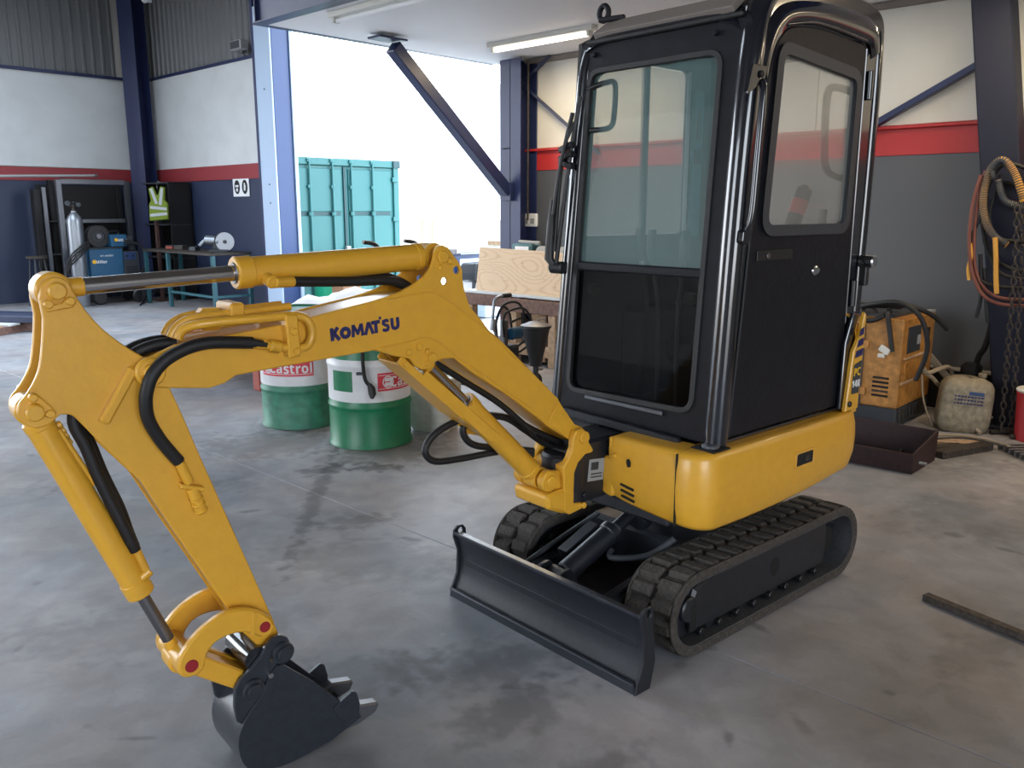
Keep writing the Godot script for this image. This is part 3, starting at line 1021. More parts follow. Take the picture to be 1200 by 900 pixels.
func undercarriage(e: Node3D) -> void:
	var cx := 0.113
	var half := 0.515
	var yc := 0.168
	var lug := mb()
	lug.ext(pv([-0.032, 0, 0.032, 0, 0.02, 0.019, -0.017, 0.019]), -0.044, 0.044, 0.005)
	for i in lug.v.size():
		lug.v[i].x += 0.12 * lug.v[i].z + 0.004 * sin(lug.v[i].z * 90.0)
	var lugs := [lug.mesh()]
	for sd in [-1.0, 1.0]:
		var zc: float = 0.38 * sd
		var O := stadium(cx, yc, half, 0.148)
		var I := stadium(cx, yc, half, 0.126)
		var X := Transform3D(Basis(), Vector3(0, 0, zc))
		var tr := part("rubber_track", mb(X).ext(O, -0.11, 0.11, 0.005, [I]), M.rubber, e)
		for zz in [-0.104, 0.104]:
			part("track_edge", mb(X).ext(stadium(cx, yc, half, 0.163), zz - 0.007, zz + 0.007, 0.004, [stadium(cx, yc, half, 0.140)]), M.rubber, tr)
		part("track_lining", mb(X).ext(stadium(cx, yc, half, 0.1265), -0.106, 0.106, 0.0, [stadium(cx, yc, half, 0.122)]), M.rubber_inside, tr)
		var per := 4 * half + TAU * 0.148
		var k := 40
		var slots := mb(X)
		for row in 2:
			for i in k:
				var q := along_stadium(cx, yc, half, 0.147, (i + 0.5 * row) * per / k)
				var o := MeshInstance3D.new()
				o.name = "tread_lug"
				o.mesh = lugs[0]
				o.material_override = M.rubber
				var n := Vector3(q[2], q[3], 0)
				var t := Vector3(n.y, -n.x, 0)
				var flip := 1.0 if row == 0 else -1.0
				o.transform = Transform3D(Basis(t, n, t.cross(n)) * Basis(Vector3.UP, 0.0 if row == 0 else PI), Vector3(q[0], q[1], zc + flip * 0.053))
				tr.add_child(o, true)
				if row == 0:
					slots.bx(Vector3(q[0], q[1], 0) - n * 0.004, Vector3(0.034, 0.014, 0.012), 0.0, Basis(t, n, t.cross(n)))
		var so := part("drive_slots", slots, M.dark_void, tr)
		so.set_meta("kind", "stuff")
		# idler in front, sprocket behind, frame between
		var id := part("idler_wheel", mb(X).cyl(Vector3(cx + half, yc, -0.05), Vector3(cx + half, yc, 0.05), 0.118, 32, 0.012), M.charcoal_paint, e)
		part("hub", mb(X).cyl(Vector3(cx + half, yc, -0.075), Vector3(cx + half, yc, 0.075), 0.05, 20, 0.006), M.charcoal_paint, id)
		var spr := PackedVector2Array()
		for i in 44:
			var rr := 0.118 if i % 4 < 2 else 0.098
			spr.append(Vector2(cx - half, yc) + Vector2.from_angle(TAU * i / 44) * rr)
		var sp := part("drive_sprocket", mb(X).ext(spr, -0.02, 0.02, 0.003), M.charcoal_paint, e)
		part("drive_motor", mb(X).cyl(Vector3(cx - half, yc, -0.05), Vector3(cx - half, yc, 0.05), 0.06, 24, 0.004), M.dark_void, sp)
		var fr := mb(X)
		var F := pv([0.62, 0.07, -0.34, 0.07, -0.36, 0.1, -0.36, 0.255, -0.33, 0.28, 0.50, 0.272, 0.60, 0.24, 0.62, 0.20])
		fr.ext(F, -0.07, 0.07, 0.012)
		var f := part("track_frame", fr, M.charcoal_paint, e)
		part("hole_shade_disc", mb(X).ext(ring(Vector2(0.057, 0.175), 0.034, 20, 0.042), -0.0708, 0.0708, 0.0), M.dark_void, f)  # black disc on the face, painted shade of a hole in the frame
		part("top_ridge", mb(X).bar(Vector3(0.5, 0.262, 0.066 * sd), Vector3(-0.3, 0.272, 0.066 * sd), 0.02, 0.012, 0.004), M.charcoal_paint, f)
		part("tensioner_fork", mb(X).bx(Vector3(0.63, yc, 0), Vector3(0.1, 0.07, 0.1), 0.01), M.charcoal_paint, f)
		part("bump_stop", mb(X).bx(Vector3(0.615, 0.13, 0.072 * sd), Vector3(0.04, 0.1, 0.012), 0.004), M.dark_void, f)
		for i in 8:
			part("roller_bolt", mb(X).cyl(Vector3(0.56 - i * 0.118, 0.062, 0.0), Vector3(0.56 - i * 0.118, 0.062, 0.082 * sd), 0.015, 12, 0.003), M.black_plastic, f)
		for i in 4:
			part("track_roller", mb(X).cyl(Vector3(0.48 - i * 0.22, 0.085, -0.06), Vector3(0.48 - i * 0.22, 0.085, 0.06), 0.042, 20, 0.006), M.charcoal_paint, f)
	# carbody between the tracks
	var cb := mb()
	cb.ext(pv([0.42, -0.28, 0.42, 0.28, -0.36, 0.28, -0.36, -0.28]), 0.13, 0.30, 0.02, [], Transform3D(Basis(Vector3.RIGHT, Vector3.BACK, Vector3.DOWN), Vector3(0, 0.44, 0)))
	cb.bx(Vector3(0.28, 0.2, 0), Vector3(0.2, 0.14, 0.62), 0.015)
	cb.bx(Vector3(-0.25, 0.2, 0), Vector3(0.2, 0.14, 0.62), 0.015)
	var c := part("carbody", cb, M.charcoal_paint, e)
	part("slew_ring", mb().cyl(Vector3(0.02, 0.3, 0), Vector3(0.02, 0.475, 0), 0.26, 40, 0.01), M.charcoal_paint, c)
	part("swivel_hub", mb().cyl(Vector3(0.36, 0.40, -0.03), Vector3(0.46, 0.36, -0.03), 0.06, 24, 0.012), M.charcoal_paint, c)
	part("inner_rail", mb().bar(Vector3(0.95, 0.14, -0.215), Vector3(0.3, 0.16, -0.24), 0.05, 0.09, 0.006), M.charcoal_paint, c)
	part("inner_rail", mb().bar(Vector3(0.95, 0.14, 0.215), Vector3(0.3, 0.16, 0.24), 0.05, 0.09, 0.006), M.charcoal_paint, c)


func stadium(cx: float, cy: float, half: float, r: float, k := 18) -> PackedVector2Array:
	var out := PackedVector2Array()
	for i in k + 1:
		out.append(Vector2(cx + half, cy) + Vector2.from_angle(-PI / 2 + PI * i / k) * r)
	for i in k + 1:
		out.append(Vector2(cx - half, cy) + Vector2.from_angle(PI / 2 + PI * i / k) * r)
	return out


func along_stadium(cx: float, cy: float, half: float, r: float, d: float) -> Array:
	var arc := PI * r
	var st := 2 * half
	d = fposmod(d, 2 * arc + 2 * st)
	if d < st:
		return [cx + half - d, cy + r, 0.0, 1.0]
	d -= st
	if d < arc:
		var a := PI / 2 + d / r
		return [cx - half + cos(a) * r, cy + sin(a) * r, cos(a), sin(a)]
	d -= arc
	if d < st:
		return [cx - half + d, cy - r, 0.0, -1.0]
	d -= st
	var a2 := -PI / 2 + d / r
	return [cx + half + cos(a2) * r, cy + sin(a2) * r, cos(a2), sin(a2)]


func blade(e: Node3D) -> void:
	# curved mouldboard, section in X and y, across Z
	var C := cr2(pv([1.0, 0.012, 0.982, 0.05, 0.962, 0.1, 0.953, 0.16, 0.957, 0.21, 0.972, 0.255, 0.985, 0.278]), 4)
	var S := C.duplicate()
	for i in range(C.size() - 1, -1, -1):
		S.append(C[i] - Vector2(0.014, 0.004))
	var X := Transform3D(Basis(), Vector3.ZERO)
	var bl := part("blade", mb(X).ext(S, -0.508, 0.508, 0.002), M.charcoal_paint, e)
	part("cutting_edge", mb().bar(Vector3(1.004, 0.022, -0.508), Vector3(1.004, 0.022, 0.508), 0.014, 0.05, 0.003, Vector3(0.3, 1, 0)), M.bucket_steel, bl)
	part("top_bar", mb().bar(Vector3(0.974, 0.28, -0.508), Vector3(0.974, 0.28, 0.508), 0.03, 0.014, 0.004), M.bucket_steel, bl)
	part("back_beam", mb().bar(Vector3(0.925, 0.12, -0.48), Vector3(0.925, 0.12, 0.48), 0.06, 0.1, 0.006), M.charcoal_paint, bl)
	var E := pv([1.006, 0.0, 1.0, 0.04, 0.972, 0.1, 0.966, 0.2, 0.988, 0.262, 0.985, 0.292, 0.965, 0.31, 0.938, 0.308, 0.922, 0.29, 0.918, 0.2, 0.905, 0.1, 0.93, 0.0])
	for z in [-0.516, 0.508]:
		part("end_plate", mb().ext(E, z, z + 0.012, 0.002, [ring(Vector2(0.95, 0.283), 0.013, 14, 0.016)]), M.charcoal_paint, bl)
	for z in [-0.205, 0.205]:
		var am := mb()
		am.bar(Vector3(0.93, 0.14, z), Vector3(0.42, 0.21, z * 0.94), 0.045, 0.075, 0.006)
		am.cyl(Vector3(0.40, 0.21, z * 0.94 - 0.035), Vector3(0.40, 0.21, z * 0.94 + 0.035), 0.05, 20, 0.004)
		part("blade_arm", am, M.charcoal_paint, e)
	for z in [-0.055, 0.055]:
		part("cylinder_lug", mb(Transform3D(Basis(), Vector3(0, 0, z))).ext(rounded(pv([0.93, 0.08, 0.93, 0.27, 0.86, 0.275, 0.83, 0.21, 0.86, 0.08]), 0.03), -0.01, 0.01, 0.003), M.charcoal_paint, bl)
	# lift ram with its hose guard
	var a := Vector3(0.862, 0.215, 0.0)
	var b := Vector3(0.43, 0.40, -0.02)
	var d := (b - a).normalized()
	var rm := mb()
	rm.cyl(a + d * 0.03, a + d * 0.31, 0.044, 26, 0.006)
	rm.cyl(a + d * 0.28, a + d * 0.315, 0.049, 26, 0.004)
	rm.cyl(a - Vector3(0, 0, 0.045), a + Vector3(0, 0, 0.045), 0.042, 22, 0.004)
	var ba := part("lift_cylinder", rm, M.charcoal_paint, e)
	part("lift_rod", mb().cyl(a + d * 0.3, b, 0.026, 20, 0.001), M.charcoal_paint, ba)
	part("rod_collar", mb().cyl(a + d * 0.315, a + d * 0.335, 0.03, 20, 0.004), M.worn_steel, ba)
	part("pin", mb().cyl(a - Vector3(0, 0, 0.085), a + Vector3(0, 0, 0.085), 0.02, 16, 0.004), M.bucket_steel, ba)
	var up := d.cross(Vector3.BACK)
	if up.y < 0:
		up = -up
	part("hose_guard", mb().bar(a + d * 0.1 + up * 0.035 + Vector3(0, 0, 0.068), a + d * 0.29 + up * 0.035 + Vector3(0, 0, 0.068), 0.05, 0.008, 0.002, up), M.charcoal_paint, ba)
	part("hose_guard", mb().bar(a + d * 0.1 + up * 0.012 + Vector3(0, 0, 0.094), a + d * 0.29 + up * 0.012 + Vector3(0, 0, 0.094), 0.006, 0.05, 0.002, up), M.charcoal_paint, ba)
	part("blade_pipe", mb().tube(cr([Vector3(0.93, 0.19, 0.2), Vector3(0.75, 0.25, 0.19), Vector3(0.57, 0.31, 0.17), Vector3(0.5, 0.36, 0.13)], 5), 0.011, 10), M.panel_dark, e)
	part("blade_hose", mb().tube(cr([a + d * 0.25 + Vector3(0, -0.03, -0.05), Vector3(0.66, 0.27, -0.09), Vector3(0.58, 0.29, -0.2), Vector3(0.5, 0.36, -0.27)], 5), 0.013, 10), M.panel_dark, e)


# painted cover following a path in plan, (Z, X) points, with a rounded profile
func cover(P: PackedVector2Array, y0: Array, prof: Array) -> MB:
	var R := []
	var m := P.size()
	for i in m:
		var t := (P[mini(i + 1, m - 1)] - P[maxi(i - 1, 0)]).normalized()
		var o := Vector2(t.y, -t.x)
		var row := PackedVector3Array()
		for q in prof:
			var p := P[i] + o * float(q[0])
			var yy: float = lerpf(y0[i], 0.785, q[1])
			row.append(Vector3(p.y, yy, p.x))
		R.append(row)
	var g := mb()
	g.grid(R, false, true)
	# a second skin 12 mm inside gives the sheet its thickness
	var R2 := []
	for i in m:
		var t2 := (P[mini(i + 1, m - 1)] - P[maxi(i - 1, 0)]).normalized()
		var o2 := Vector2(t2.y, -t2.x)
		var row2 := PackedVector3Array()
		for j in prof.size():
			var p2 := P[i] + o2 * (float(prof[j][0]) - 0.014)
			row2.append(Vector3(p2.y, lerpf(y0[i], 0.785, prof[j][1]) - (0.012 if j > 5 else 0.0), p2.x))
		R2.append(row2)
	g.grid(R2, false, false)
	var strip := []
	strip.append(R[0])
	strip.append(R2[0])
	g.grid(strip)
	g.grid([R[m - 1], R2[m - 1]])
	var b0 := PackedVector3Array()
	var b1 := PackedVector3Array()
	for i in m:
		b0.append(R[i][0])
		b1.append(R2[i][0])
	g.grid([b0, b1])
	return g


func upper(e: Node3D) -> void:
	var dk := part("platform", mb().bx(Vector3(0.07, 0.63, -0.06), Vector3(1.0, 0.29, 0.8), 0.02), M.charcoal_paint, e)
	part("underframe", mb().bx(Vector3(0.3, 0.47, -0.06), Vector3(0.6, 0.06, 0.5), 0.01), M.charcoal_paint, dk)
	for z in [-0.2, -0.1, 0.05]:
		part("floor_hose", mb().tube(cr([Vector3(0.6, 0.62, z * 0.5), Vector3(0.63, 0.72, z * 0.6), Vector3(0.59, 0.77, z), Vector3(0.56, 0.79, z * 1.3)], 5), 0.014, 10), M.hose_rubber, dk)
	part("floor_bar", mb().bar(Vector3(0.60, 0.785, -0.35), Vector3(0.60, 0.80, 0.3), 0.03, 0.03, 0.004), M.charcoal_paint, dk)
	# yellow covers: front piece, then the side piece beyond the seam
	var prof := [[-0.05, -0.02], [-0.02, 0.0], [-0.004, 0.06], [0.008, 0.25], [0.012, 0.5], [0.008, 0.75], [0.0, 0.9], [-0.006, 0.955], [-0.018, 0.99], [-0.04, 1.0], [-0.13, 1.0]]
	var A := PackedVector2Array()
	var ya := []
	for i in 9:
		var t := i / 8.0
		A.append(Vector2(lerpf(-0.125, -0.425, t), 0.715 - 0.01 * t * t))
		ya.append(lerpf(0.545, 0.507, pow(t, 0.7)))
	var fc := part("front_cover", cover(A, ya, prof), M.yellow_paint, e)
	part("cover_edge", mb().bx(Vector3(0.665, 0.735, -0.118), Vector3(0.11, 0.09, 0.012), 0.004), M.yellow_paint, fc)
	var cw := rounded(pv([-0.14, 0.705, -0.085, 0.702, -0.064, 0.66, -0.062, 0.60, -0.085, 0.553, -0.14, 0.541]), 0.03)
	part("cover_wing", mb(Transform3D(Basis(Vector3(0, 0, 1), Vector3.UP, Vector3(-1, 0, 0)), Vector3(0.722, 0, 0))).ext(cw, 0.0, 0.05, 0.008), M.yellow_paint, fc)
	part("cover_seam", mb().bx(Vector3(0.7115, 0.645, -0.4256), Vector3(0.012, 0.268, 0.002), 0.0), M.dark_void, fc)
	for i in 3:
		part("vent_slot", mb().bar(Vector3(0.7265, 0.612 - i * 0.022, -0.18 - i * 0.003), Vector3(0.7265, 0.602 - i * 0.022, -0.245 - i * 0.003), 0.006, 0.009, 0.002), M.dark_void, fc)
	part("cover_bolt", mb().cyl(Vector3(0.72, 0.715, -0.15), Vector3(0.735, 0.715, -0.15), 0.01, 6, 0.002), M.yellow_paint, fc)
	part("paint_chip", mb(Transform3D(Basis(Vector3(0, 0, -1), Vector3.UP, Vector3.RIGHT), Vector3(0.7265, 0.70, -0.215))).ext(pv([-0.008, 0.012, 0.004, 0.018, 0.013, 0.006, 0.012, -0.012, 0.0, -0.016, -0.006, -0.006]), 0.0, 0.0015, 0.0), M.dark_void, fc)
	var Bp := PackedVector2Array()
	var yb := []
	Bp.append(Vector2(-0.4255, 0.705))
	yb.append(0.507)
	for i in 9:
		var a := PI / 2 * i / 8.0
		Bp.append(Vector2(-0.43 - 0.105 * sin(a), 0.60 + 0.105 * cos(a)))
		yb.append(0.507 - 0.012 * i / 8.0)
	for i in 10:
		var t3 := (i + 1) / 10.0
		Bp.append(Vector2(-0.535 - 0.01 * sin(PI * t3), lerpf(0.60, -0.28, t3)))
		yb.append(lerpf(0.495, 0.53, t3 * t3))
	for i in 9:
		var a2 := PI / 2 * (i + 1) / 9.0
		Bp.append(Vector2(-0.535 + 0.2 * (1 - cos(a2)), -0.28 - 0.24 * sin(a2)))
		yb.append(lerpf(0.53, 0.56, i / 8.0))
	Bp.append(Vector2(0.1, -0.54))
	yb.append(0.56)
	Bp.append(Vector2(0.36, -0.5))
	yb.append(0.56)
	var sc := part("side_cover", cover(Bp, yb, prof), M.yellow_paint, e)
	part("latch_recess", mb().bx(Vector3(0.075, 0.668, -0.55), Vector3(0.125, 0.052, 0.02), 0.008), M.dark_void, sc)
	part("latch_frame", mb(Transform3D(Basis(), Vector3(0.075, 0.668, -0.556))).ext(rrect(-0.072, -0.034, 0.072, 0.034, 0.014), -0.006, 0.008, 0.003, [rrect(-0.06, -0.024, 0.06, 0.024, 0.008)]), M.yellow_paint, sc)
	part("latch", mb().bx(Vector3(0.06, 0.668, -0.561), Vector3(0.03, 0.022, 0.006), 0.003), M.rusty_steel, sc)
	part("filler_cap", mb().cyl(Vector3(0.585, 0.786, -0.475), Vector3(0.585, 0.802, -0.475), 0.032, 22, 0.005), M.worn_steel, sc)
	part("filler_base", mb().bx(Vector3(0.58, 0.786, -0.472), Vector3(0.1, 0.006, 0.1), 0.001), M.dark_void, sc)
	# engine hood behind the cab
	var H := PackedVector2Array()
	var hood := mb()
	var R := []
	for yy in [[0.77, 0.0], [0.80, 0.0], [1.0, 0.0], [1.12, 0.012], [1.17, 0.03], [1.195, 0.06], [1.2, 0.1]]:
		var row := PackedVector3Array()
		for i in 25:
			var t4 := i / 24.0
			var ang := PI * t4
			var x := -0.37 - 0.13 * pow(sin(ang), 0.6)
			var z := -0.455 * signf(cos(ang)) * pow(absf(cos(ang)), 0.45) - 0.055
			var fade: float = yy[1]
			var lean := maxf(0.0, (1.0 - absf(t4 - 0.5) * 2.0)) * 0.06
			row.append(Vector3(x + fade + lean * (yy[0] - 0.77), yy[0], z * (1.0 - fade)))
		R.append(row)
	hood.grid(R)
	hood.bx(Vector3(-0.42, 0.96, -0.055), Vector3(0.06, 0.38, 0.84), 0.02)
	var hd := part("engine_hood", hood, M.yellow_paint, e)
	part("hood_edge", mb().ext(pv([-0.29, 0.79, -0.395, 0.79, -0.41, 1.19, -0.395, 1.2, -0.365, 1.10, -0.32, 1.04]), -0.525, -0.505, 0.004), M.yellow_paint, hd)
	part("model_plate", mb(Transform3D(Basis(), Vector3(0, 0, -0.5262))).ext(rounded(pv([-0.325, 0.86, -0.388, 0.86, -0.396, 1.0, -0.332, 0.985]), 0.008), 0.0, 0.002, 0.0), M.panel_dark, hd)
	var TX := Transform3D(Basis(Vector3(-1, 0, 0), Vector3.UP, Vector3(0, 0, -1)), Vector3(-0.361, 0.952, -0.5265))
	part("model_lettering", text_mb("PC", 0.034, TX, "Droid Sans", true), M.yellow_print, hd)
	TX.origin = Vector3(-0.359, 0.902, -0.5265)
	part("model_lettering", text_mb("14R", 0.03, TX, "Droid Sans", true), M.white_print, hd)
	for i in 3:
		part("stripe_decal", mb(Transform3D(Basis(), Vector3(0, 0, -0.5262))).ext(pv([-0.332 - i * 0.013, 1.012 + i * 0.045, -0.395, 1.02 + i * 0.045, -0.397, 1.05 + i * 0.045, -0.342 - i * 0.012, 1.042 + i * 0.045]), 0.0, 0.0015, 0.0), M.navy_print, hd)
	part("hood_lock", mb().cyl(Vector3(-0.315, 0.82, -0.524), Vector3(-0.315, 0.82, -0.533), 0.013, 14, 0.002), M.black_plastic, hd)
	# casting that carries the swing bracket
	var sw := mb()
	sw.ext(rounded(pv([0.50, 0.56, 0.72, 0.535, 0.86, 0.535, 0.875, 0.56, 0.875, 0.74, 0.80, 0.775, 0.50, 0.77]), 0.02), -0.09, 0.09, 0.012)
	sw.cyl(Vector3(0.86, 0.53, -0.01), Vector3(0.86, 0.73, -0.01), 0.085, 28, 0.01)
	var sc2 := part("swing_casting", sw, M.charcoal_paint, e)
	part("rating_plate", mb().bx(Vector3(0.765, 0.655, -0.0915), Vector3(0.085, 0.085, 0.003), 0.001, Basis(Vector3.BACK, 0.1)), M.label_grey, sc2)
	part("plate_print", mb().bx(Vector3(0.775, 0.672, -0.0935), Vector3(0.04, 0.03, 0.002), 0.0, Basis(Vector3.BACK, 0.1)), M.panel_dark, sc2)
	for yy in [0.64, 0.628]:
		part("plate_print", mb().bx(Vector3(0.765, yy, -0.0935), Vector3(0.06, 0.005, 0.002), 0.0, Basis(Vector3.BACK, 0.1)), M.panel_dark, sc2)
	for q in [[0.83, 0.73], [0.83, 0.57], [0.70, 0.73]]:
		part("casting_bolt", mb().cyl(Vector3(q[0], q[1], -0.088), Vector3(q[0], q[1], -0.102), 0.012, 6, 0.002), M.charcoal_paint, sc2)


func cab(e: Node3D) -> void:
	# front frame, leaning back a little: x is the machine's right, y up the slope
	var U := Vector3(-0.0745, 0.9972, 0).normalized()
	var FX := Transform3D(Basis(Vector3(0, 0, 1), U, Vector3(0, 0, 1).cross(U)), Vector3(0.565, 0.79, 0))
	var fo := rounded(pv([-0.475, 0.0, 0.362, 0.0, 0.326, 1.49, -0.475, 1.49]), 0.05, 4)
	var fh := rounded(pv([-0.362, 0.105, 0.268, 0.095, 0.262, 1.368, -0.357, 1.368]), 0.055, 5)
	var fr := part("front_frame", mb(FX).ext(fo, 0.0, 0.05, 0.006, [fh]), M.cab_black, e)
	part("window_seal", mb(FX).ext(MB.inset(fh, -0.012), -0.006, 0.012, 0.002, [MB.inset(fh, 0.010)]), M.hose_rubber, fr)
	part("glass_pane", mb(FX).ext(rounded(pv([-0.356, 0.622, 0.262, 0.622, 0.258, 1.362, -0.352, 1.362]), 0.03), 0.016, 0.020, 0.0), M.cab_glass, fr)
	part("glass_pane", mb(FX).ext(rounded(pv([-0.356, 0.112, 0.262, 0.104, 0.262, 0.592, -0.356, 0.592]), 0.03), 0.016, 0.020, 0.0), M.dark_glass, fr)
	part("cross_bar", mb(FX).bx(Vector3(-0.047, 0.607, 0.006), Vector3(0.625, 0.036, 0.026), 0.008), M.cab_black, fr)
	part("lower_ledge", mb(FX).bx(Vector3(-0.04, 0.078, -0.008), Vector3(0.40, 0.016, 0.012), 0.005), M.worn_steel, fr)
	part("header_rail", mb(FX).bx(Vector3(-0.08, 1.475, -0.012), Vector3(0.72, 0.018, 0.02), 0.006), M.black_plastic, fr)
	for z in [-0.33, 0.24]:
		part("header_bolt", mb(FX).cyl(Vector3(z, 1.43, 0), Vector3(z, 1.43, -0.016), 0.011, 8, 0.003), M.cab_black, fr)
	for z in [-0.28, 0.21]:
		part("rubber_buffer", mb(FX).cyl(Vector3(z, 0.515, 0.03), Vector3(z, 0.515, 0.075), 0.022, 18, 0.003), M.rusty_steel, fr)
	# left side frame, its outline rising into the roof curve
	var so := PackedVector2Array()
	so.append_array(pv([0.545, 0.785, 0.50, 1.4, 0.455, 2.0]))
	so.append_array(cr2(pv([0.44, 2.14, 0.42, 2.235, 0.37, 2.315, 0.28, 2.357, 0.1, 2.39, -0.15, 2.408, -0.33, 2.402, -0.42, 2.375, -0.455, 2.32, -0.458, 2.2]), 4))
	so.append_array(pv([-0.44, 1.6, -0.42, 1.1, -0.42, 0.785]))
	var dh := PackedVector2Array()
	dh.append_array(pv([0.497, 0.80, 0.445, 1.3, 0.392, 1.9]))
	dh.append_array(cr2(pv([0.376, 2.04, 0.352, 2.13, 0.312, 2.2, 0.245, 2.248, 0.12, 2.268, -0.05, 2.27, -0.29, 2.255]), 4))
	dh.append_array(pv([-0.322, 2.235, -0.322, 0.80]))
	var sf := part("side_frame", mb().ext(so, -0.478, -0.42, 0.004, [dh]), M.gloss_charcoal, e)
	# polished corner tube bending into the roof
	var pt := cr([Vector3(0.538, 0.79, -0.462), Vector3(0.513, 1.2, -0.462), Vector3(0.48, 1.7, -0.462), Vector3(0.452, 2.02, -0.462), Vector3(0.435, 2.15, -0.46), Vector3(0.405, 2.25, -0.452), Vector3(0.345, 2.32, -0.44), Vector3(0.24, 2.35, -0.425)], 6)
	part("roll_tube", mb().tube(pt, 0.042, 16), M.gloss_charcoal, sf)
	part("rear_tube", mb().tube(cr([Vector3(-0.425, 2.34, -0.44), Vector3(-0.43, 2.28, -0.455), Vector3(-0.428, 2.1, -0.462), Vector3(-0.42, 1.6, -0.462), Vector3(-0.405, 1.2, -0.462)], 6), 0.03, 14), M.gloss_charcoal, sf)
	var lo := cr2(pv([0.376, 2.04, 0.352, 2.13, 0.312, 2.2, 0.245, 2.248, 0.12, 2.268, -0.05, 2.27, -0.29, 2.257, -0.335, 2.235, -0.345, 2.2]), 4)
	var hi := cr2(pv([0.44, 2.14, 0.42, 2.235, 0.37, 2.315, 0.28, 2.357, 0.1, 2.39, -0.15, 2.408, -0.35, 2.40, -0.43, 2.36, -0.456, 2.27]), 4)
	var SR := []
	for i in lo.size():
		var row := PackedVector3Array()
		for k in 9:
			var t := k / 8.0
			var q := lo[i].lerp(hi[i], t)
			row.append(Vector3(q.x, q.y, lerpf(-0.487, -0.425, t * t) - 0.02 * sin(PI * t)))
		SR.append(row)
	var SR2 := []
	for row in SR:
		var r2 := PackedVector3Array()
		for q in row:
			r2.append(q + Vector3(0, -0.004, 0.012))
		SR2.append(r2)
	part("roof_shell", mb().grid(SR, false, true).grid(SR2), M.gloss_charcoal, sf)
	part("gutter", mb().tube(cr([Vector3(0.28, 2.245, -0.488), Vector3(0.12, 2.272, -0.49), Vector3(-0.05, 2.274, -0.49), Vector3(-0.29, 2.26, -0.488)], 4), 0.008, 8), M.gloss_charcoal, sf)
	part("grab_rail", mb().tube(cr([Vector3(0.455, 2.04, -0.515), Vector3(0.46, 2.0, -0.528), Vector3(0.475, 1.8, -0.53), Vector3(0.488, 1.6, -0.528), Vector3(0.492, 1.55, -0.51)], 5), 0.013, 12), M.gloss_charcoal, sf)
	part("rail_bracket", mb(Transform3D(Basis(), Vector3(0, 0, -0.512))).ext(rounded(pv([0.425, 2.09, 0.515, 2.09, 0.545, 1.985, 0.44, 2.045]), 0.008), -0.008, 0.008, 0.002), M.gloss_charcoal, sf)
	part("rail_bracket", mb(Transform3D(Basis(), Vector3(0, 0, -0.51))).ext(rounded(pv([0.46, 1.56, 0.52, 1.55, 0.525, 1.51, 0.49, 1.50]), 0.008), -0.012, 0.008, 0.002), M.gloss_charcoal, sf)
	part("rail_bolt", mb().cyl(Vector3(0.468, 2.06, -0.518), Vector3(0.468, 2.06, -0.528), 0.012, 8, 0.002), M.cab_black, sf)
	# door with its window
	var dd := MB.inset(dh, 0.007)
	var wh := rounded(pv([0.352, 1.545, -0.245, 1.545, -0.262, 2.13, 0.30, 2.175]), 0.06, 6)
	var dr := part("door", mb().ext(dd, -0.482, -0.45, 0.005, [wh]), M.cab_black, e)
	part("window_seal", mb().ext(MB.inset(wh, -0.014), -0.494, -0.466, 0.007, [MB.inset(wh, 0.012)]), M.panel_dark, dr)
	part("door_glass", mb().ext(MB.inset(wh, 0.004), -0.474, -0.470, 0.0), M.dusty_glass, dr)
	part("handle_plate", mb().bx(Vector3(0.26, 1.457, -0.485), Vector3(0.235, 0.036, 0.008), 0.003), M.black_plastic, dr)
	part("door_lock", mb().cyl(Vector3(0.31, 1.457, -0.486), Vector3(0.31, 1.457, -0.494), 0.011, 14, 0.002), M.steel, dr)
	part("door_stud", mb().ext(ring(Vector2(-0.037, 1.388), 0.028, 18, 0.018), -0.49, -0.478, 0.004), M.chrome, dr)
	for yy in [2.1, 1.28, 0.95]:
		var hg := mb()
		hg.cyl(Vector3(-0.34, yy - 0.055, -0.49), Vector3(-0.34, yy + 0.055, -0.49), 0.014, 14, 0.003)
		hg.bx(Vector3(-0.355, yy, -0.482), Vector3(0.04, 0.08, 0.012), 0.003)
		part("hinge", hg, M.gloss_charcoal, sf)
	var wl := mb()
	wl.cyl(Vector3(-0.40, 1.41, -0.48), Vector3(-0.40, 1.41, -0.545), 0.026, 18, 0.005)
	part("work_lamp", wl, M.chrome, sf)
	part("lamp_bracket", mb().bx(Vector3(-0.405, 1.35, -0.50), Vector3(0.03, 0.08, 0.03), 0.004), M.black_plastic, sf)
	part("corner_strap", mb(Transform3D(Basis(), Vector3(0, 0, -0.495))).ext(pv([-0.275, 0.80, -0.31, 0.80, -0.325, 1.05, -0.385, 1.19, -0.335, 1.20, -0.285, 1.08]), -0.01, 0.006, 0.003), M.gloss_charcoal, sf)
	# right side, rear and roof
	var RX := Transform3D(Basis(), Vector3(0, 0, 0.315))
	var rs := part("right_frame", mb(RX).ext(pv([0.55, 0.79, 0.45, 2.27, 0.3, 2.34, -0.42, 2.36, -0.44, 0.79]), 0.0, 0.03, 0.005, [rrect(-0.25, 1.51, 0.44, 2.235, 0.04)]), M.black_plastic, e)
	part("glass_pane", mb(RX).ext(rrect(-0.245, 1.515, 0.06, 2.23, 0.01), 0.018, 0.021, 0.0), M.dusty_glass, rs)
	part("glass_pane", mb(RX).ext(rrect(0.05, 1.515, 0.435, 2.23, 0.01), 0.010, 0.013, 0.0), M.dusty_glass, rs)
	part("pane_stile", mb(RX).bx(Vector3(0.045, 1.872, 0.004), Vector3(0.025, 0.72, 0.02), 0.003), M.panel_dark, rs)
	part("pane_edge", mb(RX).bx(Vector3(-0.246, 1.872, 0.0), Vector3(0.012, 0.72, 0.02), 0.003), M.label_grey, rs)
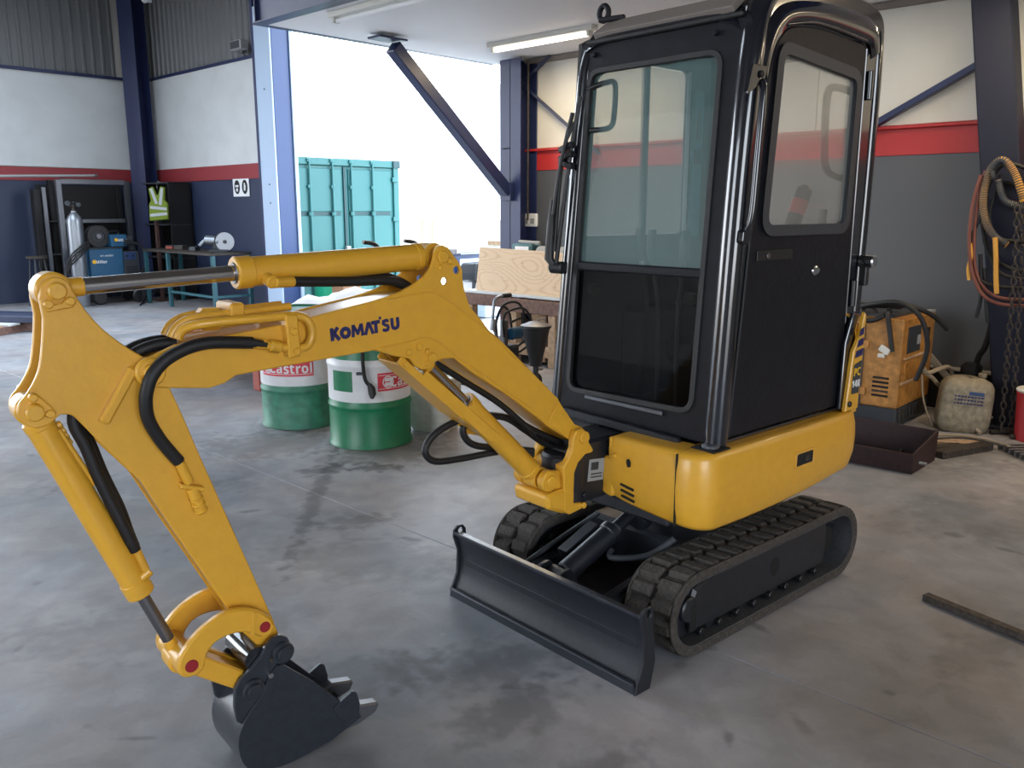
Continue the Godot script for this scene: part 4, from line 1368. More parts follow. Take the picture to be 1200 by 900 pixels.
	var BX2 := Transform3D(Basis(Vector3(0, 0, 1), Vector3.UP, Vector3(-1, 0, 0)), Vector3(-0.40, 0, 0))
	var rf := part("rear_frame", mb(BX2).ext(pv([-0.43, 0.79, 0.315, 0.79, 0.315, 2.36, -0.43, 2.36]), 0.0, 0.03, 0.004, [rrect(-0.40, 1.49, 0.19, 2.25, 0.05)]), M.black_plastic, e)
	part("glass_pane", mb(BX2).ext(rrect(-0.395, 1.495, 0.185, 2.245, 0.045), 0.012, 0.016, 0.0), M.dusty_glass, rf)
	var R := []
	for q in [[0.475, 2.262], [0.468, 2.285], [0.44, 2.312], [0.40, 2.336], [0.32, 2.362], [0.2, 2.383], [0.0, 2.40], [-0.2, 2.405], [-0.34, 2.40], [-0.41, 2.38], [-0.45, 2.335], [-0.455, 2.25]]:
		var row := PackedVector3Array()
		for i in 15:
			var w := -1.0 + 2.0 * i / 14.0
			row.append(Vector3(q[0] * (1.0 - 0.05 * pow(absf(w), 8)), q[1] - 0.07 * pow(absf(w), 6), -0.06 + 0.395 * w))
		R.append(row)
	var rm := mb()
	rm.grid(R, false, true)
	rm.bx(Vector3(0.0, 2.285, -0.06), Vector3(0.84, 0.03, 0.72), 0.004)
	var ro := part("roof", rm, M.gloss_charcoal, e)
	part("roof_sheen_plate", mb(Transform3D(Basis(Vector3(0, 0, 1), Vector3(-0.075, 0.06, 0).normalized(), Vector3(0, 0, 1).cross(Vector3(-0.075, 0.06, 0).normalized())), Vector3(0.474, 2.287, 0))).ext(rounded(pv([-0.40, 0.0, 0.245, 0.0, 0.215, 0.085, -0.40, 0.085]), 0.01), -0.006, 0.02, 0.003), M.roof_grey, ro)  # grey plate painted in for the ceiling reflected on the roof front
	var lift := []
	for i in 18:
		var a := TAU * i / 18
		lift.append(Vector3(0.43, 2.372 + sin(a) * 0.028, 0.225 + cos(a) * 0.024))
	part("lifting_eye", mb().tube(lift, 0.011, 8, false, true).bar(Vector3(0.45, 2.345, 0.235), Vector3(0.40, 2.35, 0.14), 0.02, 0.02, 0.004), M.cab_black, ro)
	# hose and wiper bundle on the right front corner
	var bd := part("wiper_arm", mb().tube(cr([Vector3(0.525, 1.96, 0.285), Vector3(0.56, 1.88, 0.30), Vector3(0.57, 1.76, 0.325), Vector3(0.58, 1.6, 0.345)], 5), 0.008, 8), M.black_plastic, fr)
	part("wiper_motor", mb().cyl(Vector3(0.55, 1.385, 0.31), Vector3(0.56, 1.385, 0.375), 0.026, 16, 0.006), M.black_plastic, fr)
	part("wiper_blade", mb().tube([Vector3(0.575, 1.66, 0.355), Vector3(0.575, 1.55, 0.362), Vector3(0.575, 1.42, 0.372), Vector3(0.565, 1.39, 0.35)], [0.008, 0.018, 0.02, 0.014], 10), M.black_plastic, fr)
	for q in [[0.27, 2.06, 0.34, 1.4], [0.31, 2.0, 0.352, 1.45]]:
		part("corner_hose", mb().tube(cr([Vector3(0.51, q[1], q[0]), Vector3(0.535, 1.86, q[0] + 0.02), Vector3(0.55, 1.7, q[0] + 0.035), Vector3(0.565, q[3], q[2])], 5), 0.009, 8), M.black_plastic, fr)
	for yy in [1.865, 1.8, 1.83]:
		part("hose_clamp", mb().bx(Vector3(0.54, yy, 0.312), Vector3(0.03, 0.024, 0.075), 0.004, Basis(Vector3.RIGHT, 0.3 * (1 if yy > 1.81 else -1))), M.black_plastic, fr)
	part("pillar_tube", mb().tube(cr([Vector3(0.543, 0.80, 0.335), Vector3(0.50, 1.4, 0.32), Vector3(0.455, 2.0, 0.305), Vector3(0.435, 2.2, 0.295), Vector3(0.40, 2.29, 0.27)], 5), 0.034, 14), M.gloss_charcoal, fr)
	# what shows through the panes
	var st := mb()
	st.bx(Vector3(-0.12, 1.02, -0.06), Vector3(0.42, 0.12, 0.42), 0.04)
	st.bx(Vector3(-0.12, 0.87, -0.06), Vector3(0.34, 0.2, 0.36), 0.02)
	var se := part("seat", st, M.seat_cloth, e)
	part("backrest", mb().bx(Vector3(-0.34, 1.27, -0.06), Vector3(0.1, 0.46, 0.40), 0.045, Basis(Vector3.BACK, 0.08)), M.seat_cloth, se)
	part("belt", mb().tube(cr([Vector3(-0.33, 1.62, -0.34), Vector3(-0.31, 1.4, -0.33), Vector3(-0.22, 1.1, -0.29)], 5), 0.016, 8), M.black_plastic, se)
	for q in [[0.1, -0.28, -0.02], [0.13, 0.2, 0.04], [0.28, -0.08, -0.03], [0.28, 0.02, 0.03]]:
		var lv := part("control_lever", mb().tube(cr([Vector3(q[0], 0.8, q[1]), Vector3(q[0] + 0.01, 1.2, q[1]), Vector3(q[0] + 0.02, 1.42, q[1] + q[2])], 5), 0.009, 8), M.steel, e)
		part("lever_grip", mb().tube([Vector3(q[0] + 0.02, 1.40, q[1] + q[2]), Vector3(q[0] + 0.025, 1.46, q[1] + q[2] * 1.1), Vector3(q[0] + 0.02, 1.54, q[1] + q[2] * 1.2)], [0.014, 0.021, 0.017], 12), M.black_plastic, lv)
	part("console", mb().bx(Vector3(-0.05, 1.0, 0.24), Vector3(0.5, 0.4, 0.12), 0.02), M.panel_dark, e)
	part("cab_floor", mb().bx(Vector3(0.06, 0.80, -0.06), Vector3(0.92, 0.02, 0.74), 0.002), M.black_plastic, e)
	var ex := part("extinguisher", mb().cyl(Vector3(-0.27, 1.46, -0.20), Vector3(-0.36, 1.72, -0.235), 0.034, 18, 0.02), M.black_plastic, e)
	part("band", mb().cyl(Vector3(-0.318, 1.60, -0.219), Vector3(-0.339, 1.66, -0.227), 0.0352, 18, 0.002), M.red_paint, ex)
	part("grab_loop", mb().tube(cr([Vector3(-0.395, 2.08, -0.41), Vector3(-0.3, 2.09, -0.41), Vector3(-0.19, 2.085, -0.41), Vector3(-0.165, 2.03, -0.41), Vector3(-0.17, 1.9, -0.41), Vector3(-0.185, 1.80, -0.41), Vector3(-0.24, 1.76, -0.41), Vector3(-0.395, 1.74, -0.41)], 5), 0.015, 12), M.panel_dark, e)
	part("grab_loop", mb().tube(cr([Vector3(0.47, 2.09, 0.27), Vector3(0.44, 2.11, 0.20), Vector3(0.44, 2.10, 0.15), Vector3(0.44, 2.0, 0.15), Vector3(0.44, 1.94, 0.17), Vector3(0.47, 1.93, 0.25)], 5), 0.011, 10), M.black_plastic, e)
	var lr := part("latch_rail", mb().bx(Vector3(-0.30, 1.82, 0.30), Vector3(0.07, 0.66, 0.02), 0.006), M.teal_steel, e)
	part("latch_hook", mb().bx(Vector3(-0.29, 1.86, 0.285), Vector3(0.05, 0.07, 0.012), 0.02), M.black_plastic, lr)
	part("latch_slot", mb().bx(Vector3(-0.295, 2.0, 0.287), Vector3(0.025, 0.14, 0.008), 0.004), M.panel_dark, lr)


func front_arm(e: Node3D) -> void:
	# frame of the boom: x along its heading (2 degrees off the machine's), y up, z to the machine's right
	var ph := deg_to_rad(2.0)
	var X := Transform3D(Basis(Vector3(cos(ph), 0, sin(ph)), Vector3.UP, Vector3(-sin(ph), 0, cos(ph))), Vector3(0.70, 0.008, -0.01))
	# swing bracket: two cheeks on a solid nose
	var ck := rounded(pv([0.15, 0.827, 0.125, 0.804, 0.118, 0.77, 0.085, 0.725, 0.133, 0.723, 0.17, 0.698, 0.188, 0.663, 0.191, 0.544, 0.141, 0.539, 0.136, 0.516, 0.21, 0.505, 0.237, 0.521, 0.242, 0.631, 0.247, 0.696, 0.22, 0.723, 0.202, 0.759, 0.2, 0.791, 0.186, 0.82]), 0.012, 3)
	var br := mb(X)
	for sg in [-1.0, 1.0]:
		br.ext(ck, sg * 0.100, sg * 0.072, 0.005)
		br.ext(ring(Vector2(0.293, 0.648), 0.04, 22), sg * 0.085, sg * 0.048, 0.006)
		br.ext(rounded(pv([0.235, 0.60, 0.30, 0.62, 0.32, 0.66, 0.29, 0.685, 0.235, 0.675]), 0.015), sg * 0.078, sg * 0.05, 0.006)
	br.ext(rounded(pv([0.18, 0.508, 0.24, 0.515, 0.315, 0.548, 0.325, 0.60, 0.25, 0.61, 0.18, 0.6]), 0.02), -0.098, 0.098, 0.012)
	br.bx(Vector3(0.21, 0.655, 0), Vector3(0.05, 0.1, 0.17), 0.012)
	var bk := part("swing_bracket", br, M.yellow_paint, e)
	pin(bk, X, 0.146, 0.791, 0.098, 0.024, M.yellow_paint)
	pin(bk, X, 0.293, 0.648, 0.085, 0.024, M.yellow_paint)
	part("swing_pin_cap", mb(X).cyl(Vector3(0.16, 0.51, 0), Vector3(0.16, 0.545, 0), 0.06, 24, 0.006), M.yellow_paint, bk)
	part("grease_nipple", mb(X).cyl(Vector3(0.146, 0.53, -0.098), Vector3(0.146, 0.53, -0.112), 0.012, 10, 0.003), M.yellow_paint, bk)
	# boom
	var body := pv([1.585, 1.262, 1.538, 1.278, 1.398, 1.288, 1.293, 1.299, 1.185, 1.316, 0.99, 1.347, 0.90, 1.36, 0.797, 1.362, 0.73, 1.335, 0.66, 1.29, 0.567, 1.222, 0.522, 1.187, 0.24, 0.938, 0.20, 0.885, 0.17, 0.84, 0.13, 0.815, 0.118, 0.79, 0.13, 0.765, 0.165, 0.768, 0.282, 0.843, 0.39, 0.924, 0.493, 0.999, 0.637, 1.092, 0.70, 1.148, 0.76, 1.195, 0.822, 1.214, 0.88, 1.208, 0.937, 1.2, 1.0, 1.203, 1.161, 1.194, 1.295, 1.187, 1.377, 1.182, 1.425, 1.179, 1.457, 1.162, 1.499, 1.154, 1.56, 1.16])
	var plate := pv([1.681, 1.217, 1.667, 1.185, 1.639, 1.173, 1.595, 1.165, 1.499, 1.152, 1.457, 1.16, 1.425, 1.177, 1.377, 1.18, 1.295, 1.185, 1.161, 1.192, 0.996, 1.201, 0.937, 1.178, 0.877, 1.162, 0.856, 1.135, 0.834, 1.121, 0.802, 1.123, 0.788, 1.139, 0.758, 1.147, 0.709, 1.145, 0.637, 1.09, 0.493, 0.997, 0.39, 0.922, 0.33, 0.878, 0.25, 0.945, 0.522, 1.19, 0.565, 1.222, 0.611, 1.275, 0.643, 1.307, 0.665, 1.363, 0.671, 1.399, 0.671, 1.425, 0.682, 1.447, 0.708, 1.476, 0.725, 1.496, 0.746, 1.504, 0.765, 1.502, 0.776, 1.489, 0.783, 1.458, 0.794, 1.434, 0.816, 1.411, 0.858, 1.388, 0.905, 1.369, 0.955, 1.357, 0.99, 1.35, 1.185, 1.319, 1.293, 1.302, 1.398, 1.291, 1.538, 1.28, 1.578, 1.275, 1.621, 1.259, 1.653, 1.246, 1.675, 1.231])
	var bo := part("boom", mb(X).ext(body, -0.066, 0.066, 0.004), M.yellow_paint, e)
	for sg in [-1.0, 1.0]:
		part("side_plate", mb(X).ext(plate, sg * 0.076, sg * 0.062, 0.003, [ring(Vector2(0.694, 1.425), 0.012, 14), ring(Vector2(0.741, 1.393), 0.012, 14)]), M.yellow_paint, bo)
		part("foot_boss", mb(X).ext(rounded(pv([0.30, 0.862, 0.245, 0.935, 0.20, 0.882, 0.165, 0.838, 0.125, 0.82, 0.112, 0.79, 0.13, 0.762, 0.17, 0.768]), 0.01), sg * 0.0715, sg * 0.06, 0.003), M.yellow_paint, bo)
		part("tip_boss", mb(X).cyl(Vector3(1.645, 1.214, sg * 0.070), Vector3(1.645, 1.214, sg * 0.088), 0.038, 24, 0.005), M.yellow_paint, bo)
		part("weld_bead", mb(X).tube(cr([Vector3(0.95, 1.352, sg * 0.076), Vector3(0.797, 1.362, sg * 0.076), Vector3(0.74, 1.338, sg * 0.076), Vector3(0.66, 1.285, sg * 0.076), Vector3(0.567, 1.215, sg * 0.076), Vector3(0.42, 1.086, sg * 0.076)], 4), 0.0035, 6), M.yellow_paint, bo)
		part("weld_bead", mb(X).tube(cr([Vector3(0.98, 1.206, sg * 0.076), Vector3(0.88, 1.214, sg * 0.076), Vector3(0.822, 1.222, sg * 0.076), Vector3(0.768, 1.203, sg * 0.076), Vector3(0.71, 1.158, sg * 0.076), Vector3(0.55, 1.047, sg * 0.076), Vector3(0.36, 0.916, sg * 0.076)], 4), 0.0035, 6), M.yellow_paint, bo)
		for q in [[0.749, 1.469, 0.020], [0.722, 1.455, 0.011], [0.76, 1.437, 0.009], [0.842, 1.195, 0.012], [0.812, 1.178, 0.010], [0.795, 1.158, 0.016], [0.815, 1.14, 0.009], [0.88, 1.183, 0.011]]:
			part("bolt_head", mb(X).cyl(Vector3(q[0], q[1], sg * 0.074), Vector3(q[0], q[1], sg * 0.086), q[2], 14, 0.004), M.yellow_paint, bo)
	# maker's name on both sides
	for sg in [-1.0, 1.0]:
		var w := Vector3(-0.245, 0.0165, 0).normalized()
		var LX := X * Transform3D(Basis(w, Vector3(0, 0, -1).cross(w), Vector3(0, 0, -1)), Vector3(1.141, 1.242, -0.0762))
		if sg > 0:
			w = -w
			LX = X * Transform3D(Basis(w, Vector3(0, 0, 1).cross(w), Vector3(0, 0, 1)), Vector3(0.897, 1.257, 0.0762))
		LX = LX * Transform3D(Basis.from_scale(Vector3(0.0372, 0.0372, 1)), Vector3.ZERO)
		var L := mb(LX)
		var h := 0.0012
		stroke(L, [0.13, 0, 0.13, 1], 0.312, h)
		stroke(L, [0.2, 0.42, 0.66, 1.0], 0.300, h)
		stroke(L, [0.3, 0.55, 0.74, 0.0], 0.312, h)
		L.ext(ring(Vector2(1.28, 0.46), 0.49, 24), 0.0, h, 0.0, [ring(Vector2(1.28, 0.46), 0.165, 20)])
		stroke(L, [1.92, 0, 2.0, 0.98], 0.264, h)
		stroke(L, [2.0, 0.95, 2.36, 0.25, 2.72, 0.95], 0.264, h)
		stroke(L, [2.72, 0.98, 2.80, 0], 0.264, h)
		stroke(L, [3.02, 0, 3.38, 0.98], 0.276, h)
		stroke(L, [3.38, 0.98, 3.74, 0], 0.276, h)
		stroke(L, [3.62, 0.88, 4.42, 0.88], 0.288, h)
		stroke(L, [4.02, 0.88, 4.02, 0], 0.300, h)
		stroke(L, [4.36, 1.16, 4.56, 1.16], 0.240, h)
		stroke(L, [5.22, 0.80, 5.0, 0.89, 4.76, 0.84, 4.72, 0.66, 4.88, 0.53, 5.1, 0.44, 5.16, 0.28, 5.08, 0.12, 4.86, 0.09, 4.62, 0.18], 0.264, h)
		stroke(L, [5.54, 1.0, 5.54, 0.36, 5.62, 0.18, 5.8, 0.11, 6.0, 0.18, 6.08, 0.36, 6.08, 1.0], 0.288, h)
		part("brand_lettering", L, M.navy_print, bo)
	# pipes along the boom, held by clamps
	for sg in [-1.0, 1.0]:
		part("boom_pipe", mb(X).tube(cr([Vector3(1.385, 1.264, sg * 0.094), Vector3(1.30, 1.243, sg * 0.094), Vector3(1.235, 1.236, sg * 0.094), Vector3(1.21, 1.262, sg * 0.094), Vector3(1.214, 1.30, sg * 0.094), Vector3(1.25, 1.325, sg * 0.09), Vector3(1.38, 1.326, sg * 0.085), Vector3(1.50, 1.322, sg * 0.07), Vector3(1.545, 1.31, sg * 0.05), Vector3(1.56, 1.285, sg * 0.045)], 5), 0.0125, 12), M.yellow_paint, bo)
		part("boom_pipe", mb(X).tube(cr([Vector3(1.24, 1.345, sg * 0.03), Vector3(1.36, 1.34, sg * 0.03), Vector3(1.50, 1.335, sg * 0.028), Vector3(1.55, 1.318, sg * 0.025), Vector3(1.572, 1.288, sg * 0.025)], 5), 0.0115, 12), M.yellow_paint, bo)
		var cl := mb(X)
		cl.ext(rounded(pv([1.292, 1.333, 1.255, 1.331, 1.25, 1.215, 1.287, 1.212]), 0.008), sg * 0.110, sg * 0.074, 0.004)
		part("pipe_clamp", cl, M.yellow_paint, bo)
		part("clamp_bolt", mb(X).cyl(Vector3(1.268, 1.285, sg * 0.108), Vector3(1.268, 1.285, sg * 0.118), 0.011, 8, 0.003), M.yellow_paint, bo)
		part("clamp_bolt", mb(X).cyl(Vector3(1.264, 1.23, sg * 0.108), Vector3(1.264, 1.23, sg * 0.118), 0.011, 8, 0.003), M.yellow_paint, bo)
		part("pipe_union", mb(X).cyl(Vector3(1.335, 1.252, sg * 0.094), Vector3(1.303, 1.244, sg * 0.094), 0.018, 6, 0.003), M.yellow_paint, bo)
		part("pipe_union", mb(X).cyl(Vector3(1.385, 1.264, sg * 0.094), Vector3(1.345, 1.255, sg * 0.094), 0.0145, 12, 0.003), M.yellow_paint, bo)
	part("top_clamp", mb(X).bx(Vector3(1.40, 1.345, 0), Vector3(0.04, 0.045, 0.11), 0.006), M.yellow_paint, bo)
	part("pad_eye", mb(X).bx(Vector3(1.46, 1.325, 0.0), Vector3(0.06, 0.06, 0.05), 0.01), M.yellow_paint, bo)
	# stick
	var sp := cr2(pv([1.871, 1.41, 1.864, 1.436, 1.848, 1.453, 1.831, 1.458, 1.815, 1.454, 1.803, 1.441, 1.796, 1.42]), 2)
	sp.append_array(cr2(pv([1.774, 1.376, 1.741, 1.329, 1.692, 1.281, 1.644, 1.244]), 3))
	sp.append_array(pv([1.616, 1.228, 1.567, 1.086, 1.527, 0.96, 1.403, 0.585, 1.361, 0.457, 1.341, 0.389, 1.329, 0.341, 1.347, 0.314, 1.382, 0.338, 1.441, 0.423, 1.62, 0.793, 1.686, 0.934]))
	sp.append_array(cr2(pv([1.721, 0.98, 1.766, 1.04, 1.801, 1.091, 1.821, 1.119, 1.835, 1.129, 1.852, 1.131]), 3))
	sp.append_array(cr2(pv([1.876, 1.112, 1.905, 1.106, 1.93, 1.12, 1.942, 1.146, 1.935, 1.171, 1.92, 1.188, 1.9, 1.218, 1.886, 1.251, 1.874, 1.312, 1.867, 1.366]), 3))
	var sbody := pv([1.66, 1.25, 1.61, 1.215, 1.563, 1.08, 1.523, 0.955, 1.40, 0.582, 1.358, 0.455, 1.332, 0.341, 1.348, 0.317, 1.38, 0.34, 1.438, 0.426, 1.616, 0.796, 1.682, 0.936, 1.718, 0.985, 1.766, 1.05, 1.79, 1.11, 1.80, 1.2, 1.80, 1.28, 1.775, 1.33, 1.75, 1.33, 1.70, 1.283])
	var sk := part("stick", mb(X).ext(sbody, -0.044, 0.044, 0.003), M.yellow_paint, e)
	for sg in [-1.0, 1.0]:
		part("side_plate", mb(X).ext(sp, sg * 0.056, sg * 0.043, 0.003), M.yellow_paint, sk)
		part("weld_rib", mb(X).bar(Vector3(1.68, 1.227, sg * 0.063), Vector3(1.762, 1.098, sg * 0.063), 0.026, 0.03, 0.008, Vector3(0, 0, 1)), M.yellow_paint, sk)
		part("tip_boss", mb(X).cyl(Vector3(1.352, 0.352, sg * 0.05), Vector3(1.352, 0.352, sg * 0.068), 0.04, 24, 0.005), M.yellow_paint, sk)
		# keepers under the two ram pins
		part("pin_keeper", mb(X).ext(rounded(pv([1.862, 1.392, 1.858, 1.378, 1.80, 1.385, 1.803, 1.408, 1.815, 1.41, 1.825, 1.398, 1.842, 1.396, 1.85, 1.41]), 0.006), sg * 0.054, sg * 0.066, 0.003), M.yellow_paint, sk)
		part("pin_keeper", mb(X).ext(rounded(pv([1.917, 1.187, 1.898, 1.19, 1.868, 1.152, 1.868, 1.132, 1.886, 1.13, 1.889, 1.15, 1.898, 1.165, 1.912, 1.17]), 0.006), sg * 0.054, sg * 0.066, 0.003), M.yellow_paint, sk)
		for q in [[1.855, 1.397], [1.807, 1.401], [1.908, 1.183], [1.875, 1.139]]:
			part("bolt_head", mb(X).cyl(Vector3(q[0], q[1], sg * 0.06), Vector3(q[0], q[1], sg * 0.076), 0.011, 8, 0.003), M.yellow_paint, sk)
	pin(sk, X, 1.833, 1.426, 0.062, 0.021, M.yellow_paint)
	pin(sk, X, 1.907, 1.146, 0.062, 0.021, M.yellow_paint)
	pin(sk, X, 1.645, 1.214, 0.09, 0.022, M.yellow_paint)
	# rams
	ram(e, X, Vector3(0.748, 1.468, 0), Vector3(1.833, 1.426, 0), 0.582, 0.041, 0.0215, 0.042)
	ram(e, X, Vector3(1.907, 1.146, 0), Vector3(1.612, 0.392, 0), 0.715, 0.034, 0.0165, 0.038, M.steel)
	ram(e, X, Vector3(0.293, 0.648, 0), Vector3(0.802, 1.158, 0), 0.635, 0.04, 0.0215, 0.04)
	part("ram_port", mb(X).cyl(Vector3(1.305, 1.428, -0.03), Vector3(1.305, 1.418, -0.072), 0.018, 14, 0.004), M.yellow_paint, e)
	part("ram_port", mb(X).cyl(Vector3(1.30, 1.418, -0.066), Vector3(1.235, 1.416, -0.05), 0.0155, 12, 0.004), M.yellow_paint, e)
	part("ram_port", mb(X).tube(cr([Vector3(1.853, 1.086, -0.012), Vector3(1.832, 1.04, -0.012), Vector3(1.806, 0.982, -0.010), Vector3(1.78, 0.93, -0.006)], 4), 0.008, 10), M.yellow_paint, e)
	for i in 4:
		part("ram_port", mb(X).cyl(Vector3(1.858 - i * 0.006, 1.088 - i * 0.015, 0.0), Vector3(1.841 - i * 0.006, 1.098 - i * 0.015, 0.0), 0.010, 10, 0.003), M.yellow_paint, e)
	part("ram_port", mb(X).cyl(Vector3(1.705, 0.745, -0.015), Vector3(1.683, 0.672, -0.018), 0.012, 10, 0.003), M.yellow_paint, e)
	part("ram_port", mb(X).cyl(Vector3(1.70, 0.655, -0.02), Vector3(1.672, 0.672, -0.02), 0.015, 12, 0.003), M.yellow_paint, e)
	# guard over the boom ram
	var gd := mb(X)
	gd.ext(rounded(pv([0.913, 1.154, 0.895, 1.17, 0.82, 1.102, 0.806, 1.114, 0.50, 0.845, 0.51, 0.828, 0.56, 0.842, 0.66, 0.935]), 0.006), -0.064, -0.056, 0.002)
	gd.bar(Vector3(0.905, 1.147, 0), Vector3(0.665, 0.937, 0), 0.128, 0.008, 0.002, Vector3(0.7, -0.7, 0))
	gd.bar(Vector3(0.665, 0.937, 0), Vector3(0.51, 0.829, 0), 0.11, 0.008, 0.002, Vector3(0.6, -0.75, 0))
	gd.ext(rounded(pv([0.913, 1.154, 0.895, 1.17, 0.82, 1.102, 0.806, 1.114, 0.50, 0.845, 0.51, 0.828, 0.56, 0.842, 0.66, 0.935]), 0.006), 0.056, 0.064, 0.002)
	var gp := part("ram_guard", gd, M.yellow_paint, e)
	part("guard_bolt", mb(X).cyl(Vector3(0.885, 1.145, -0.063), Vector3(0.885, 1.145, -0.072), 0.011, 8, 0.003), M.yellow_paint, gp)
	# bucket linkage
	var arch := PackedVector2Array()
	arch.append_array(cr2(pv([1.638, 0.435, 1.601, 0.478, 1.557, 0.508, 1.506, 0.525, 1.452, 0.521, 1.408, 0.499]), 3))
	arch.append_array(pv([1.378, 0.468, 1.366, 0.44, 1.38, 0.418, 1.41, 0.418]))
	arch.append_array(cr2(pv([1.432, 0.434, 1.464, 0.452, 1.511, 0.455, 1.545, 0.443, 1.566, 0.42]), 3))
	arch.append_array(pv([1.575, 0.385, 1.592, 0.37, 1.618, 0.37, 1.638, 0.388, 1.645, 0.41]))
	for sg in [-1.0, 1.0]:
		var lk := part("tipping_link", mb(X).ext(arch, sg * 0.098, sg * 0.072, 0.006), M.yellow_paint, e)
		part("pin_cap", mb(X).cyl(Vector3(1.398, 0.448, sg * 0.096), Vector3(1.398, 0.448, sg * 0.1015), 0.016, 20, 0.002), M.red_cap, lk)
		part("pin_cap", mb(X).cyl(Vector3(1.609, 0.403, sg * 0.096), Vector3(1.609, 0.403, sg * 0.1015), 0.018, 20, 0.002), M.red_cap, lk)
		part("link_step", mb(X).bar(Vector3(1.425, 0.502, sg * 0.098), Vector3(1.436, 0.436, sg * 0.098), 0.012, 0.008, 0.003, Vector3(0, 0, 1)), M.yellow_paint, lk)
	pin(e, X, 1.398, 0.448, 0.08, 0.03, M.yellow_paint, "link_pin")
	pin(e, X, 1.609, 0.403, 0.08, 0.036, M.yellow_paint, "link_pin")
	var bl := mb(X)
	bl.ext(rounded(pv([1.635, 0.385, 1.628, 0.415, 1.60, 0.43, 1.568, 0.405, 1.455, 0.318, 1.42, 0.288, 1.425, 0.25, 1.455, 0.238, 1.49, 0.275, 1.59, 0.352, 1.618, 0.362]), 0.012), -0.07, -0.032, 0.005)
	bl.ext(rounded(pv([1.635, 0.385, 1.628, 0.415, 1.60, 0.43, 1.568, 0.405, 1.455, 0.318, 1.42, 0.288, 1.425, 0.25, 1.455, 0.238, 1.49, 0.275, 1.59, 0.352, 1.618, 0.362]), 0.012), 0.032, 0.07, 0.005)
	bl.bar(Vector3(1.58, 0.372, 0), Vector3(1.46, 0.285, 0), 0.07, 0.05, 0.004)
	bl.cyl(Vector3(1.444, 0.268, -0.072), Vector3(1.444, 0.268, 0.072), 0.034, 22, 0.004)
	part("bucket_link", bl, M.yellow_paint, e)
	# bucket
	var sh := PackedVector2Array()
	sh.append_array(pv([1.105, 0.045, 1.16, 0.026]))
	sh.append_array(cr2(pv([1.217, 0.008, 1.30, -0.003, 1.36, -0.006, 1.42, 0.002, 1.462, 0.02, 1.487, 0.05, 1.499, 0.1, 1.495, 0.148, 1.472, 0.193, 1.428, 0.24, 1.399, 0.29, 1.37, 0.318]), 3))
	var skin := sh.duplicate()
	for i in range(sh.size() - 1, -1, -1):
		var t := (sh[mini(i + 1, sh.size() - 1)] - sh[maxi(i - 1, 0)]).normalized()
		skin.append(sh[i] + Vector2(t.y, -t.x) * -0.010)
	var bu := part("bucket", mb(X).ext(skin, -0.10, 0.10, 0.0), M.bucket_steel, e)
	var side := pv([1.353, 0.317, 1.258, 0.224, 1.179, 0.133, 1.157, 0.112, 1.12, 0.075, 1.105, 0.045, 1.16, 0.026])
	side.append_array(cr2(pv([1.217, 0.008, 1.30, -0.003, 1.36, -0.006, 1.42, 0.002, 1.462, 0.02, 1.487, 0.05, 1.499, 0.1, 1.495, 0.148, 1.472, 0.193, 1.428, 0.24, 1.399, 0.29, 1.37, 0.318]), 3))
	var ear := rounded(pv([1.398, 0.384, 1.373, 0.402, 1.352, 0.404, 1.33, 0.39, 1.316, 0.355, 1.324, 0.325, 1.355, 0.30, 1.39, 0.27, 1.42, 0.225, 1.45, 0.185, 1.478, 0.166, 1.495, 0.185, 1.499, 0.23, 1.494, 0.285, 1.478, 0.308, 1.45, 0.326, 1.415, 0.356]), 0.012, 3)
	for sg in [-1.0, 1.0]:
		part("bucket_side", mb(X).ext(side, sg * 0.104, sg * 0.092, 0.002), M.bucket_steel, bu)
		part("side_cutter", mb(X).ext(rounded(pv([1.205, 0.118, 1.137, 0.152, 1.123, 0.142, 1.113, 0.1, 1.118, 0.055, 1.15, 0.05, 1.19, 0.085]), 0.01), sg * 0.112, sg * 0.100, 0.002), M.bucket_steel, bu)
		part("bucket_ear", mb(X).ext(ear, sg * 0.092, sg * 0.076, 0.003), M.bucket_steel, bu)
		for q in [[1.349, 0.351], [1.444, 0.268]]:
			part("pin_boss", mb(X).cyl(Vector3(q[0], q[1], sg * 0.088), Vector3(q[0], q[1], sg * 0.106), 0.033, 22, 0.004), M.bucket_steel, bu)
			part("pin_head", mb(X).cyl(Vector3(q[0], q[1], sg * 0.10), Vector3(q[0], q[1], sg * 0.118), 0.023, 18, 0.003), M.bucket_steel, bu)
		part("locking_bolt", mb(X).cyl(Vector3(1.392, 0.296, sg * 0.09), Vector3(1.392, 0.296, sg * 0.108), 0.009, 6, 0.002), M.chrome, bu)
		part("locking_bolt", mb(X).cyl(Vector3(1.383, 0.338, sg * 0.09), Vector3(1.383, 0.338, sg * 0.1), 0.009, 6, 0.002), M.rusty_steel, bu)
	part("cross_tube", mb(X).cyl(Vector3(1.418, 0.345, -0.076), Vector3(1.418, 0.345, 0.076), 0.036, 26, 0.001), M.gloss_charcoal, bu)
	pin(bu, X, 1.349, 0.351, 0.1, 0.02, M.bucket_steel)
	pin(bu, X, 1.444, 0.268, 0.1, 0.02, M.bucket_steel)
	part("lip_plate", mb(X).bar(Vector3(1.13, 0.043, -0.1), Vector3(1.13, 0.043, 0.1), 0.05, 0.014, 0.003, Vector3(0.3, 1, 0)), M.bucket_steel, bu)
	for t in [-0.082, 0.084]:
		var th := mb(X)
		th.ext(rounded(pv([1.165, 0.072, 1.115, 0.088, 1.045, 0.072, 1.038, 0.06, 1.052, 0.038, 1.11, 0.022, 1.165, 0.02]), 0.006, 2), t - 0.02, t + 0.02, 0.006)
		part("tooth", th, M.worn_steel, bu)
